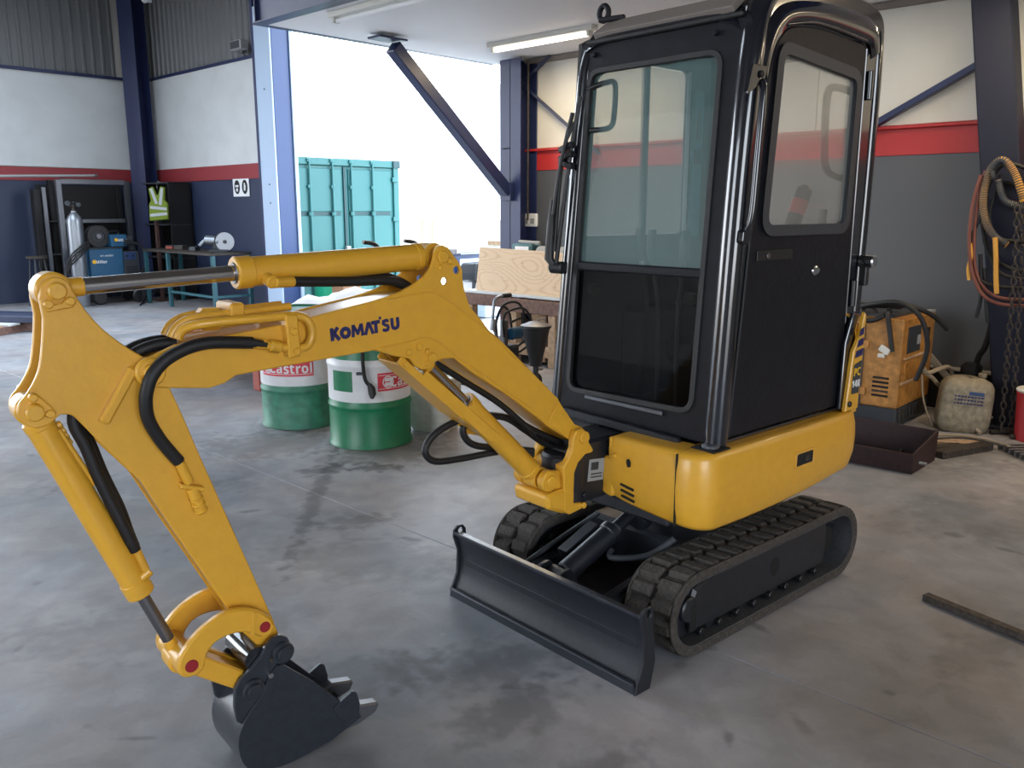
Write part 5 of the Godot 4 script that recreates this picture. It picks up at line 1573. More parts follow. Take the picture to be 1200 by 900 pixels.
	# hoses
	part("boom_hose", mb(X).tube(cr([Vector3(1.385, 1.264, -0.098), Vector3(1.432, 1.27, -0.1), Vector3(1.5, 1.276, -0.102), Vector3(1.555, 1.269, -0.104), Vector3(1.609, 1.247, -0.106), Vector3(1.645, 1.216, -0.108), Vector3(1.662, 1.181, -0.106), Vector3(1.668, 1.143, -0.1), Vector3(1.662, 1.094, -0.09), Vector3(1.637, 1.039, -0.082), Vector3(1.608, 0.993, -0.078), Vector3(1.592, 0.97, -0.075)], 4), 0.0165, 14), M.hose_rubber, e)
	part("hose_end", mb(X).cyl(Vector3(1.345, 1.255, -0.096), Vector3(1.39, 1.266, -0.098), 0.0125, 12, 0.002), M.black_plastic, e)
	var fit := part("hose_fitting", mb(X).cyl(Vector3(1.592, 0.97, -0.075), Vector3(1.568, 0.905, -0.072), 0.0135, 12, 0.003), M.yellow_paint, e)
	part("fitting_plate", mb(X).bx(Vector3(1.563, 0.893, -0.068), Vector3(0.065, 0.012, 0.03), 0.003, Basis(Vector3.BACK, 0.35)), M.yellow_paint, fit)
	part("fitting_tail", mb(X).cyl(Vector3(1.562, 0.89, -0.07), Vector3(1.541, 0.815, -0.068), 0.0165, 14, 0.004), M.yellow_paint, fit)
	for i in 3:
		part("fitting_ring", mb(X).cyl(Vector3(1.554 - i * 0.005, 0.862 - i * 0.018, -0.07), Vector3(1.552 - i * 0.005, 0.855 - i * 0.018, -0.07), 0.0185, 14, 0.002), M.yellow_paint, fit)
	for q in [[-0.02, 0.0], [0.012, 0.016]]:
		part("bucket_hose", mb(X).tube(cr([Vector3(1.74 - q[1], 1.20, q[0] * 0.5), Vector3(1.80 - q[1], 1.15, q[0]), Vector3(1.818 - q[1], 1.10, q[0]), Vector3(1.797 - q[1], 1.035, q[0]), Vector3(1.774 - q[1], 0.948, q[0]), Vector3(1.742 - q[1], 0.849, q[0]), Vector3(1.718 - q[1] * 0.5, 0.777, q[0]), Vector3(1.704 - q[1] * 0.3, 0.735, q[0] * 0.8)], 4), 0.0155, 12), M.hose_rubber, e)
	part("ram_hose", mb(X).tube(cr([Vector3(1.238, 1.416, -0.05), Vector3(1.131, 1.409, -0.035), Vector3(1.02, 1.404, -0.03), Vector3(0.918, 1.401, -0.025), Vector3(0.853, 1.382, -0.02), Vector3(0.80, 1.35, -0.015)], 4), 0.0145, 12), M.hose_rubber, e)
	part("ram_hose", mb(X).tube(cr([Vector3(1.085, 1.428, 0.03), Vector3(0.985, 1.424, 0.03), Vector3(0.896, 1.409, 0.03), Vector3(0.83, 1.385, 0.028), Vector3(0.78, 1.35, 0.025)], 4), 0.0145, 12), M.hose_rubber, e)
	part("ram_pipe", mb(X).cyl(Vector3(1.19, 1.428, 0.03), Vector3(1.075, 1.43, 0.03), 0.011, 12, 0.003), M.yellow_paint, e)
	for t in [-0.02, 0.035]:
		part("tip_hose", mb(X).tube(cr([Vector3(1.56, 1.272, t), Vector3(1.60, 1.272, t), Vector3(1.645, 1.262, t), Vector3(1.68, 1.242, t), Vector3(1.71, 1.21, t)], 4), 0.016, 12), M.hose_rubber, e)
	part("base_hose", mb(X).tube(cr([Vector3(0.0, 0.70, 0.05), Vector3(0.086, 0.708, 0.05), Vector3(0.197, 0.742, 0.05), Vector3(0.303, 0.815, 0.05), Vector3(0.40, 0.878, 0.05), Vector3(0.52, 0.896, 0.05), Vector3(0.583, 0.872, 0.05), Vector3(0.573, 0.827, 0.05), Vector3(0.521, 0.793, 0.05), Vector3(0.404, 0.766, 0.05), Vector3(0.28, 0.735, 0.03)], 5), 0.0125, 12), M.hose_rubber, e)
	part("base_hose", mb(X).tube(cr([Vector3(0.0, 0.72, 0.02), Vector3(0.12, 0.735, 0.03), Vector3(0.25, 0.80, 0.04), Vector3(0.38, 0.872, 0.05), Vector3(0.52, 0.902, 0.06), Vector3(0.63, 0.889, 0.06), Vector3(0.709, 0.857, 0.06), Vector3(0.738, 0.809, 0.06), Vector3(0.697, 0.768, 0.06), Vector3(0.577, 0.757, 0.06), Vector3(0.404, 0.752, 0.05), Vector3(0.28, 0.72, 0.03)], 5), 0.0125, 12), M.hose_rubber, e)
	part("boom_feed_hose", mb(X).tube(cr([Vector3(0.30, 0.81, 0.0), Vector3(0.45, 0.94, 0.01), Vector3(0.60, 1.04, 0.015), Vector3(0.72, 1.12, 0.02)], 5), 0.011, 12), M.hose_rubber, e)


func yard() -> void:
	var gr := struct("floor_001")
	for i in 4:
		for j in 5:
			var q := mb().bx(Vector3(7.78 + 5.0 + i * 10.0, -0.2, -38.0 + j * 10.0), Vector3(9.98, 0.2, 9.98), 0.004)
			part("yard_slab", q, M.yard_concrete, gr)
	# shipping container with its doors towards the workshop
	var c := thing("container", "teal shipping container with barred double doors outside the open doorway", "container", Vector3(7.8, -0.1, -12.56))
	var W := 2.40
	var Ht := 2.58
	part("body", mb().bx(Vector3(W / 2, Ht / 2, -3.0), Vector3(W - 0.08, Ht - 0.1, 5.9), 0.01), M.teal_paint, c)
	for x in [0.06, W - 0.06]:
		part("corner_post", mb().bx(Vector3(x, Ht / 2, -0.05), Vector3(0.12, Ht, 0.16), 0.006), M.teal_paint, c)
		for y in [0.06, Ht - 0.06]:
			part("corner_casting", mb().bx(Vector3(x, y, -0.04), Vector3(0.17, 0.13, 0.2), 0.012), M.teal_dark, c)
	part("header", mb().bx(Vector3(W / 2, Ht - 0.06, -0.04), Vector3(W, 0.12, 0.14), 0.006), M.teal_paint, c)
	part("sill", mb().bx(Vector3(W / 2, 0.08, -0.04), Vector3(W, 0.16, 0.14), 0.006), M.teal_paint, c)
	var side := part("side_sheet", corrugated(5.6, 2.3), M.teal_paint, c)
	side.transform = Transform3D(Basis(Vector3.UP, PI / 2), Vector3(W - 0.03, 0.16, -0.2))
	for d in 2:
		var x0 := 0.125 + d * 1.09
		var door := part("door", mb().bx(Vector3(x0 + 0.54, Ht / 2 + 0.02, -0.03), Vector3(1.075, Ht - 0.3, 0.04), 0.004), M.teal_paint, c)
		for r in 3:
			var y0: float = [0.22, 0.95, 1.69][r]
			var y1: float = [0.87, 1.61, 2.40][r]
			part("panel", mb().bx(Vector3(x0 + 0.54, (y0 + y1) / 2, 0.0), Vector3(0.94, y1 - y0, 0.03), 0.014), M.teal_paint, door)
		for y in [0.91, 1.65]:
			part("recess", mb().bx(Vector3(x0 + 0.54, y, -0.008), Vector3(0.9, 0.05, 0.01), 0.002), M.teal_dark, door)
		part("door_seal", mb().bx(Vector3(x0 + (1.075 if d == 0 else 0.005), Ht / 2 + 0.02, 0.004), Vector3(0.03, Ht - 0.32, 0.03), 0.004), M.teal_dark, door)
		for k in 2:
			var x: float = x0 + (0.36 + 0.46 * k if d == 0 else 0.12 + 0.46 * k)
			var rod := part("lock_rod", mb().cyl(Vector3(x, 0.04, 0.045), Vector3(x, Ht - 0.03, 0.045), 0.02, 12, 0.003), M.teal_paint, c)
			for y in [0.1, 0.55, 0.91, 1.65, 2.1, Ht - 0.05]:
				part("rod_bracket", mb().bx(Vector3(x, y, 0.035), Vector3(0.085, 0.06, 0.05), 0.008), M.teal_paint, rod)
			part("lock_handle", mb().bar(Vector3(x, 1.02, 0.07), Vector3(x + (0.3 if k == 0 else -0.3), 1.0, 0.06), 0.018, 0.03, 0.004), M.teal_dark, rod)
		for y in [0.4, 0.95, 1.55, 2.25]:
			part("hinge", mb().bx(Vector3(0.1 if d == 0 else W - 0.1, y, 0.03), Vector3(0.13, 0.08, 0.05), 0.008), M.teal_paint, door)
	part("seal_box", mb().bx(Vector3(1.2, 1.04, 0.06), Vector3(0.09, 0.11, 0.07), 0.01), M.label_grey, c)
	# pale far building and things standing in the sunlit yard
	var b := thing("far_building", "washed out white building far across the yard", "building", Vector3(30.0, -0.1, -30.0))
	part("wall", mb().bx(Vector3(4, 3.6, 0), Vector3(8, 7.2, 24), 0.02), M.white_board, b)
	part("roof", mb().bx(Vector3(4, 7.3, 0), Vector3(8.6, 0.25, 24.6), 0.02), M.white_ceiling, b)
	for i in 6:
		var wd := part("window", mb().bx(Vector3(-0.02, 2.9, -7.6 + i * 2.1), Vector3(0.06, 1.3, 0.5), 0.01), M.label_grey, b)
		part("pane", mb().bx(Vector3(-0.06, 2.9, -7.6 + i * 2.1), Vector3(0.02, 1.1, 0.36), 0.002), M.aluminium, wd)
	var k2 := thing("site_cabin", "pale cream cabin in the yard right of the container", "cabin", Vector3(16.4, -0.1, -18.5))
	part("body", mb().bx(Vector3(0, 0.72, 0), Vector3(0.9, 1.44, 1.0), 0.03), M.cream_board, k2)
	part("roof", mb().bx(Vector3(0, 1.47, 0), Vector3(1.0, 0.06, 1.1), 0.01), M.white_board, k2)
	for z in [-0.12, 0.3]:
		part("post", mb().bx(Vector3(-0.47, 0.72, z), Vector3(0.05, 1.4, 0.06), 0.006), M.pale_timber, k2)
	var pl := thing("pale_panel", "cream board standing in the yard left of the doorway column", "panel", Vector3(9.75, -0.1, -9.5))
	part("board", mb().bx(Vector3(0, 0.78, 0), Vector3(0.05, 1.56, 0.55), 0.006), M.cream_board, pl)
	part("batten", mb().bx(Vector3(-0.03, 1.2, 0), Vector3(0.03, 0.06, 0.5), 0.004), M.pale_timber, pl)
	var ve := thing("parked_car", "small pale blue car seen through the doorway beside the column", "car", Vector3(15.6, -0.1, -15.3), 0.4)
	part("body", mb().ext(rounded(pv([-1.4, 0.3, 1.4, 0.3, 1.42, 0.75, 0.9, 0.85, -1.2, 0.9, -1.42, 0.7]), 0.1), -0.7, 0.7, 0.05, [], Transform3D(Basis(), Vector3(0, 0, 0))), M.pale_blue_steel, ve)
	part("cabin", mb().ext(rounded(pv([-1.1, 0.86, 0.8, 0.86, 0.35, 1.4, -0.7, 1.42]), 0.1), -0.62, 0.62, 0.05), M.pale_blue_steel, ve)
	for x in [-0.9, 0.9]:
		for z in [-0.62, 0.62]:
			part("wheel", mb().cyl(Vector3(x, 0.3, z - 0.09), Vector3(x, 0.3, z + 0.09), 0.3, 20, 0.03), M.black_plastic, ve)
	var po := thing("yard_post", "thin pale blue post in the yard left of the parked car", "post", Vector3(14.0, -0.1, -14.25))
	part("shaft", mb().cyl(Vector3(0, 0, 0), Vector3(0, 1.95, 0), 0.05, 10), M.pale_blue_steel, po)
	part("foot", mb().bx(Vector3(0, 0.02, 0), Vector3(0.25, 0.04, 0.25), 0.005), M.pale_blue_steel, po)
	# scrap and sheet steel just outside
	var tr := thing("sheet_trestle", "grey steel sheet lying on a trestle outside behind the plywood board", "trestle", Vector3(8.7, -0.1, -9.4))
	part("sheet", mb().bx(Vector3(0, 1.13, 0.02), Vector3(1.0, 0.07, 1.05), 0.006, Basis(Vector3.RIGHT, -0.03)), M.steel, tr)
	for z in [-0.4, 0.4]:
		part("rail", mb().bx(Vector3(0, 1.06, z), Vector3(0.9, 0.06, 0.06), 0.006), M.blue_steel, tr)
		for x in [-0.4, 0.4]:
			part("leg", mb().bx(Vector3(x, 0.52, z), Vector3(0.06, 1.04, 0.06), 0.006), M.blue_steel, tr)
	for i in 4:
		var sx := thing("scrap_bale", ["white wrapped bundle under the steel sheet outside, lowest", "blue grey bundle on the lowest white one outside", "white bundle on the blue grey one outside", "dark grey bundle topmost under the steel sheet outside"][i], "bundle", Vector3(8.55, -0.1 + i * 0.252, -8.62), 0.1 * i, "bundles stacked under the trestle")
		part("wrap", mb().ext(rounded(pv([-0.3, 0.0, 0.3, 0.0, 0.32, 0.12, 0.27, 0.23, -0.28, 0.235, -0.32, 0.1]), 0.05), -0.26, 0.26, 0.03), [M.white_plastic, M.pale_blue_steel, M.white_plastic, M.panel_dark][i], sx)
		part("strap", mb().bx(Vector3(0, 0.118, 0.0), Vector3(0.66, 0.245, 0.04), 0.01), M.panel_dark, sx)
	var gb := thing("green_barrel", "bright green barrel in the doorway beside the blue post", "barrel", Vector3(8.2, -0.1, -11.85))
	part("body", mb().lathe([Vector2(0, 0), Vector2(0.28, 0), Vector2(0.3, 0.03), Vector2(0.3, 0.27), Vector2(0.31, 0.29), Vector2(0.31, 0.31), Vector2(0.3, 0.33), Vector2(0.3, 0.80), Vector2(0.28, 0.83), Vector2(0, 0.82)], 28), M.bright_green, gb)
	part("rim", mb().tube(circle3(0.3, 0.82, 28), 0.012, 8, false, true), M.bright_green, gb)
	var cb := thing("cardboard_box", "flattened brown cardboard on a box at the foot of the container doors", "box", Vector3(8.0, -0.1, -11.2))
	part("carton", mb().bx(Vector3(0, 0.45, 0), Vector3(0.34, 0.9, 0.3), 0.006), M.cardboard, cb)
	part("flap", mb().bx(Vector3(-0.05, 0.96, 0.2), Vector3(0.3, 0.08, 0.62), 0.01, Basis(Vector3.RIGHT, 0.08)), M.white_board, cb)


func circle3(r: float, y: float, k := 24) -> Array:
	var out := []
	for i in k:
		out.append(Vector3(cos(TAU * i / k) * r, y, sin(TAU * i / k) * r))
	return out


func far_corner() -> void:
	# steel rack against the left wall
	var r := thing("steel_rack", "black open steel rack with pale worn edges behind the gas cylinder", "rack", Vector3(6.0, 0, -16.3))
	for q in [[-0.42, M.worn_steel], [0.75, M.panel_dark]]:
		part("upright", mb().bx(Vector3(q[0], 1.07, 0.18), Vector3(0.09, 2.12, 0.09), 0.006), q[1], r)
		part("upright", mb().bx(Vector3(q[0], 1.07, -0.2), Vector3(0.08, 2.12, 0.08), 0.006), M.skirting_black, r)
	part("side_post", mb().bx(Vector3(-0.64, 1.0, 0.1), Vector3(0.07, 2.0, 0.06), 0.006), M.worn_steel, r)
	part("side_post", mb().bx(Vector3(-0.76, 0.98, 0.05), Vector3(0.1, 1.96, 0.2), 0.006), M.skirting_black, r)
	part("top_rail", mb().bx(Vector3(0.16, 2.1, 0.18), Vector3(1.1, 0.09, 0.08), 0.006), M.worn_steel, r)
	for y in [0.45, 0.85, 1.42]:
		part("shelf_rail", mb().bx(Vector3(0.12, y, 0.18), Vector3(1.1, 0.07, 0.07), 0.006), M.worn_steel if y > 1.0 else M.panel_dark, r)
		part("shelf", mb().bx(Vector3(0.05, y, -0.02), Vector3(1.3, 0.03, 0.38), 0.004), M.skirting_black, r)
	part("back_sheet", mb().bx(Vector3(0.05, 1.05, -0.25), Vector3(1.4, 2.0, 0.02), 0.002), M.skirting_black, r)
	var pi := thing("long_pipe", "long pale pipe lying across the top of the black steel rack", "pipe", Vector3(5.3, 2.15, -16.05))
	part("pipe", mb().cyl(Vector3(-0.95, 0.0, 0.03), Vector3(0.9, 0.06, 0.0), 0.022, 12), M.label_grey, pi)
	part("end_cap", mb().cyl(Vector3(0.88, 0.06, 0.0), Vector3(0.93, 0.062, 0.0), 0.026, 12), M.steel, pi)
	# stool
	var s := thing("work_stool", "dark wooden stool beside the rack by the left wall", "stool", Vector3(5.05, 0, -15.9))
	part("seat", mb().cyl(Vector3(0, 0.8, 0), Vector3(0, 0.85, 0), 0.17, 22, 0.01), M.rusty_steel, s)
	for i in 4:
		var a := TAU * i / 4 + 0.6
		part("leg", mb().cyl(Vector3(cos(a) * 0.11, 0.8, sin(a) * 0.11), Vector3(cos(a) * 0.19, 0, sin(a) * 0.19), 0.016, 10), M.panel_dark, s)
	part("foot_ring", mb().tube(circle3(0.165, 0.28, 20), 0.01, 8, false, true), M.panel_dark, s)
	# gas cylinder
	var g := thing("gas_cylinder", "tall silver gas cylinder with brass valve beside the blue welder", "gas cylinder", Vector3(5.52, 0, -15.36))
	part("body", mb().lathe([Vector2(0, 0), Vector2(0.12, 0), Vector2(0.127, 0.02), Vector2(0.127, 1.38), Vector2(0.122, 1.44), Vector2(0.10, 1.5), Vector2(0.06, 1.555), Vector2(0.042, 1.57), Vector2(0.042, 1.6), Vector2(0, 1.6)], 28), M.aluminium, g)
	var rg := part("regulator", mb().cyl(Vector3(0, 1.6, 0), Vector3(0, 1.70, 0), 0.025, 12).cyl(Vector3(0, 1.66, 0), Vector3(-0.11, 1.69, 0.03), 0.022, 12), M.rusty_steel, g)
	part("gauge", mb().cyl(Vector3(-0.1, 1.72, 0.02), Vector3(-0.1, 1.72, 0.07), 0.045, 18, 0.006), M.panel_dark, rg)
	part("gauge", mb().cyl(Vector3(0.07, 1.70, 0.02), Vector3(0.07, 1.70, 0.06), 0.04, 18, 0.006), M.panel_dark, rg)
	part("valve_wheel", mb().cyl(Vector3(0.02, 1.72, 0), Vector3(0.02, 1.75, 0), 0.035, 12, 0.006), M.black_plastic, rg)
	for i in 4:
		part("cable_loop", mb().tube(cr([Vector3(0.16, 1.10 - i * 0.03, 0.12), Vector3(0.0, 1.01 - i * 0.045, 0.16 + i * 0.01), Vector3(-0.15, 0.88 - i * 0.05, 0.14), Vector3(-0.24, 0.66 - i * 0.04, 0.1), Vector3(-0.2, 0.56 - i * 0.03, 0.1)], 5), 0.014, 8), M.hose_rubber, g)
	# welding set: power source on a cart, feeder and reel on top of it
	var w := thing("welding_machine", "dark blue welding machine on wheels beside the gas cylinder", "welder", Vector3(6.12, 0, -15.62))
	part("case", mb().bx(Vector3(-0.13, 0.63, 0), Vector3(0.58, 0.66, 0.5), 0.015), M.welder_blue, w)
	part("front_panel", mb().bx(Vector3(0.30, 0.6, 0.0), Vector3(0.28, 0.6, 0.48), 0.012), M.panel_dark, w)
	part("lid", mb().bx(Vector3(-0.13, 0.965, 0), Vector3(0.6, 0.02, 0.52), 0.006), M.panel_dark, w)
	part("knob_panel", mb().bx(Vector3(0.28, 0.82, 0.243), Vector3(0.2, 0.12, 0.006), 0.002), M.blue_steel, w)
	for x in [0.22, 0.32]:
		part("knob", mb().cyl(Vector3(x, 0.82, 0.244), Vector3(x, 0.82, 0.265), 0.022, 14), M.black_plastic, w)
	for i in 6:
		part("louvre", mb().bx(Vector3(0.30, 0.40 + i * 0.045, 0.243), Vector3(0.2, 0.014, 0.006), 0.002), M.dark_void, w)
	part("badge", mb().cyl(Vector3(-0.34, 0.74, 0.25), Vector3(-0.34, 0.74, 0.256), 0.035, 20, 0.001), M.yellow_print, w)
	part("badge_lettering", text_mb("Miller", 0.05, Transform3D(Basis(), Vector3(-0.22, 0.735, 0.252)), "Droid Sans", true), M.white_print, w)
	part("model_lettering", text_mb("arc welder", 0.035, Transform3D(Basis(), Vector3(-0.12, 0.84, 0.252))), M.white_print, w)
	part("rating_sticker", mb().bx(Vector3(0.09, 0.39, 0.251), Vector3(0.13, 0.12, 0.003), 0.001), M.pale_timber, w)
	part("cart", mb().bx(Vector3(0.0, 0.27, 0), Vector3(0.95, 0.06, 0.56), 0.01), M.panel_dark, w)
	for x in [-0.3, 0.38]:
		for z in [-0.24, 0.26]:
			part("wheel", mb().cyl(Vector3(x, 0.12, z - 0.03), Vector3(x, 0.12, z + 0.03), 0.12, 18, 0.02), M.black_plastic, w)
	for i in 3:
		part("torch_cable", mb().tube(cr([Vector3(0.2, 1.1 - i * 0.04, 0.2), Vector3(0.46, 1.0, 0.26), Vector3(0.52 + i * 0.03, 0.7, 0.28), Vector3(0.44, 0.4 + i * 0.06, 0.3), Vector3(0.40 + i * 0.02, 0.12, 0.36), Vector3(0.3 - i * 0.1, 0.012, 0.6 + i * 0.16)], 5), 0.014, 8), M.hose_rubber, w)
	var f := thing("wire_feeder", "small blue wire feeder standing on top of the welding machine", "wire feeder", Vector3(6.25, 0.976, -15.62))
	part("case", mb().bx(Vector3(0, 0.11, 0), Vector3(0.28, 0.21, 0.4), 0.012), M.welder_blue, f)
	part("nose", mb().bx(Vector3(0.2, 0.10, 0.05), Vector3(0.14, 0.17, 0.25), 0.02), M.panel_dark, f)
	part("badge", mb().cyl(Vector3(-0.05, 0.125, 0.2), Vector3(-0.05, 0.125, 0.206), 0.03, 18, 0.001), M.yellow_print, f)
	part("badge_lettering", text_mb("Miller", 0.042, Transform3D(Basis(), Vector3(0.055, 0.12, 0.202)), "Droid Sans", true), M.white_print, f)
	part("handle", mb().tube(cr([Vector3(-0.08, 0.21, 0), Vector3(-0.07, 0.27, 0), Vector3(0.07, 0.27, 0), Vector3(0.08, 0.21, 0)], 4), 0.012, 8), M.black_plastic, f)
	var rl := thing("wire_reel", "black wire reel standing left of the wire feeder", "reel", Vector3(5.95, 0.976, -15.58))
	part("flange", mb().ext(ring(Vector2(0, 0.19), 0.19, 30), 0.05, 0.065, 0.003, [ring(Vector2(0, 0.19), 0.10, 24)]), M.black_plastic, rl)
	part("flange", mb().ext(ring(Vector2(0, 0.19), 0.19, 30), -0.065, -0.05, 0.003), M.black_plastic, rl)
	part("winding", mb().cyl(Vector3(0, 0.19, -0.05), Vector3(0, 0.19, 0.045), 0.15, 28, 0.004), M.panel_dark, rl)
	part("hub", mb().cyl(Vector3(0, 0.19, 0.03), Vector3(0, 0.19, 0.08), 0.045, 20, 0.006), M.steel, rl)
	# dark cupboard in the corner, with a vest hung in front of it
	var cp := thing("tool_cupboard", "black open tool cupboard in the dark corner behind the hanging vest", "cupboard", Vector3(7.28, 0, -15.75))
	part("back", mb().bx(Vector3(0.2, 1.05, 0), Vector3(0.04, 2.1, 1.2), 0.004), M.skirting_black, cp)
	for z in [-0.58, 0.58]:
		part("side", mb().bx(Vector3(0, 1.05, z), Vector3(0.4, 2.1, 0.04), 0.004), M.skirting_black, cp)
	for y in [0.1, 0.75, 1.35, 2.09]:
		part("shelf", mb().bx(Vector3(0, y, 0), Vector3(0.4, 0.03, 1.2), 0.004), M.panel_dark, cp)
	var ps := thing("brown_post", "thin rust brown post below the hanging safety vest", "post", Vector3(6.85, 0, -15.22))
	part("shaft", mb().bx(Vector3(0, 0.76, 0), Vector3(0.06, 1.52, 0.06), 0.006), M.dark_rust, ps)
	part("foot", mb().bx(Vector3(0, 0.02, 0), Vector3(0.24, 0.04, 0.24), 0.006), M.dark_rust, ps)
	var v := thing("safety_vest", "lime safety vest with silver bands hanging in the dark corner", "vest", Vector3(6.86, 1.42, -15.1), -0.78)
	var vp := rounded(pv([-0.17, 0.0, 0.16, 0.03, 0.17, 0.3, 0.12, 0.36, 0.14, 0.58, 0.06, 0.6, 0.0, 0.42, -0.07, 0.6, -0.15, 0.56, -0.12, 0.36, -0.16, 0.28]), 0.02)
	part("cloth", mb().ext(vp, -0.03, 0.03, 0.015), M.vest_lime, v)
	for q in [[-0.15, 0.1, 0.15, 0.13], [-0.14, 0.24, 0.15, 0.21], [-0.1, 0.56, -0.02, 0.3], [0.09, 0.57, 0.04, 0.28]]:
		part("silver_band", mb().bar(Vector3(q[0], q[1], 0.031), Vector3(q[2], q[3], 0.031), 0.05, 0.006, 0.001, Vector3(0, 0, 1)), M.vest_silver, v)
	part("hanger_hook", mb().tube(cr([Vector3(0, 0.56, 0), Vector3(0.0, 0.66, 0), Vector3(0.03, 0.69, 0), Vector3(0.05, 0.66, 0)], 4), 0.006, 6), M.steel, v)
	# table with the grinder
	var t := thing("work_table", "dark topped table on thin teal steel legs in front of the back wall", "table", Vector3(6.85, 0, -13.85))
	part("tabletop", mb().bx(Vector3(0, 0.93, 0), Vector3(0.72, 0.04, 2.44), 0.006), M.rusty_steel, t)
	for q in [[-0.31, 1.2], [-0.31, -0.35], [-0.31, -1.2], [0.31, 1.2], [0.31, -1.2]]:
		part("leg", mb().bx(Vector3(q[0], 0.455, q[1]), Vector3(0.06, 0.91, 0.06), 0.005), M.teal_steel, t)
	part("lower_rail", mb().bx(Vector3(-0.31, 0.26, 0.42), Vector3(0.04, 0.04, 1.5), 0.004), M.teal_steel, t)
	part("lower_rail", mb().bx(Vector3(0.0, 0.26, 1.2), Vector3(0.6, 0.04, 0.04), 0.004), M.teal_steel, t)
	var gg := thing("bench_grinder", "grey grinder with a large pale disc on the teal legged table", "grinder", Vector3(6.9, 0.95, -12.98), -0.75)
	part("foot", mb().bx(Vector3(-0.05, 0.02, 0), Vector3(0.3, 0.04, 0.2), 0.008), M.panel_dark, gg)
	part("motor", mb().cyl(Vector3(-0.28, 0.19, -0.02), Vector3(-0.04, 0.17, 0.0), 0.075, 20, 0.012), M.aluminium, gg)
	part("neck", mb().bar(Vector3(-0.12, 0.04, 0), Vector3(-0.12, 0.15, 0), 0.06, 0.08, 0.01), M.panel_dark, gg)
	var ds := part("disc", mb().cyl(Vector3(0.05, 0.165, 0.05), Vector3(0.05, 0.165, 0.062), 0.15, 32, 0.002), M.aluminium, gg)
	part("disc_nut", mb().cyl(Vector3(0.05, 0.165, 0.06), Vector3(0.05, 0.165, 0.085), 0.03, 12, 0.004), M.panel_dark, ds)
	part("guard", mb().lathe([Vector2(0.155, 0.0), Vector2(0.165, 0.0), Vector2(0.165, 0.05), Vector2(0.155, 0.05), Vector2(0.155, 0.0)], 16, Transform3D(Basis(Vector3.RIGHT, -PI / 2), Vector3(0.05, 0.165, 0.08)), PI * 0.6, PI * 1.5), M.panel_dark, gg)
	part("hand_grip", mb().cyl(Vector3(-0.28, 0.19, 0.0), Vector3(-0.36, 0.1, 0.06), 0.028, 12, 0.008), M.aluminium, gg)
	for q in [[-14.6, 0.16, 0.05, "red_oxide", "small rust red tin at the far end of the teal legged table"], [-14.25, 0.2, 0.06, "rusty_steel", "small brown box of bits on the table, next to the red tin"], [-13.75, 0.14, 0.05, "panel_dark", "dark grey hand tool lying mid table left of the grinder"]]:
		var tb := thing("tool_tin", q[4], "tin", Vector3(6.8, 0.95, q[0]), 0.3, "clutter on the grinder table")
		part("tray", mb().bx(Vector3(0, q[2] / 2, 0), Vector3(0.12, q[2], q[1]), 0.006), M[q[3]], tb)
		part("lid", mb().bx(Vector3(0, q[2] + 0.008, 0.01), Vector3(0.125, 0.016, q[1]), 0.004), M.panel_dark, tb)
	# timber and plates on the floor at far left
	var lb := [[4.25, -14.2, 0.55, "dark_void", 1.7, 0.34, "dark plank at the left edge, the farther of the two crossing the pallet"], [3.72, -12.9, 0.55, "panel_dark", 1.5, 0.3, "dark plank at the left edge, the nearer one on the pallet"]]
	var pa := thing("floor_pallet", "low timber pallet with pale boards at the left picture edge", "pallet", Vector3(3.55, 0, -13.3), 0.55)
	for i in 5:
		part("board", mb().bx(Vector3(-0.6 + i * 0.3, 0.115, 0), Vector3(0.2, 0.025, 1.3), 0.004), M.white_board if i % 2 else M.pale_timber, pa)
	for z in [-0.58, 0.0, 0.58]:
		part("bearer", mb().bx(Vector3(0, 0.05, z), Vector3(1.5, 0.1, 0.09), 0.006), M.brown_timber, pa)
	for q in lb:
		var pk := thing("dark_plank", q[6], "plank", Vector3(q[0], 0.13 if q[1] > -13.5 else 0.0, q[1]), q[2], "dark planks by the pallet")
		part("plank", mb().bx(Vector3(0, 0.045, 0), Vector3(q[5], 0.09, q[4]), 0.008), M.dado_navy, pk)
		part("end_band", mb().bx(Vector3(0, 0.045, q[4] / 2 - 0.05), Vector3(q[5] + 0.006, 0.095, 0.04), 0.003), M.panel_dark, pk)


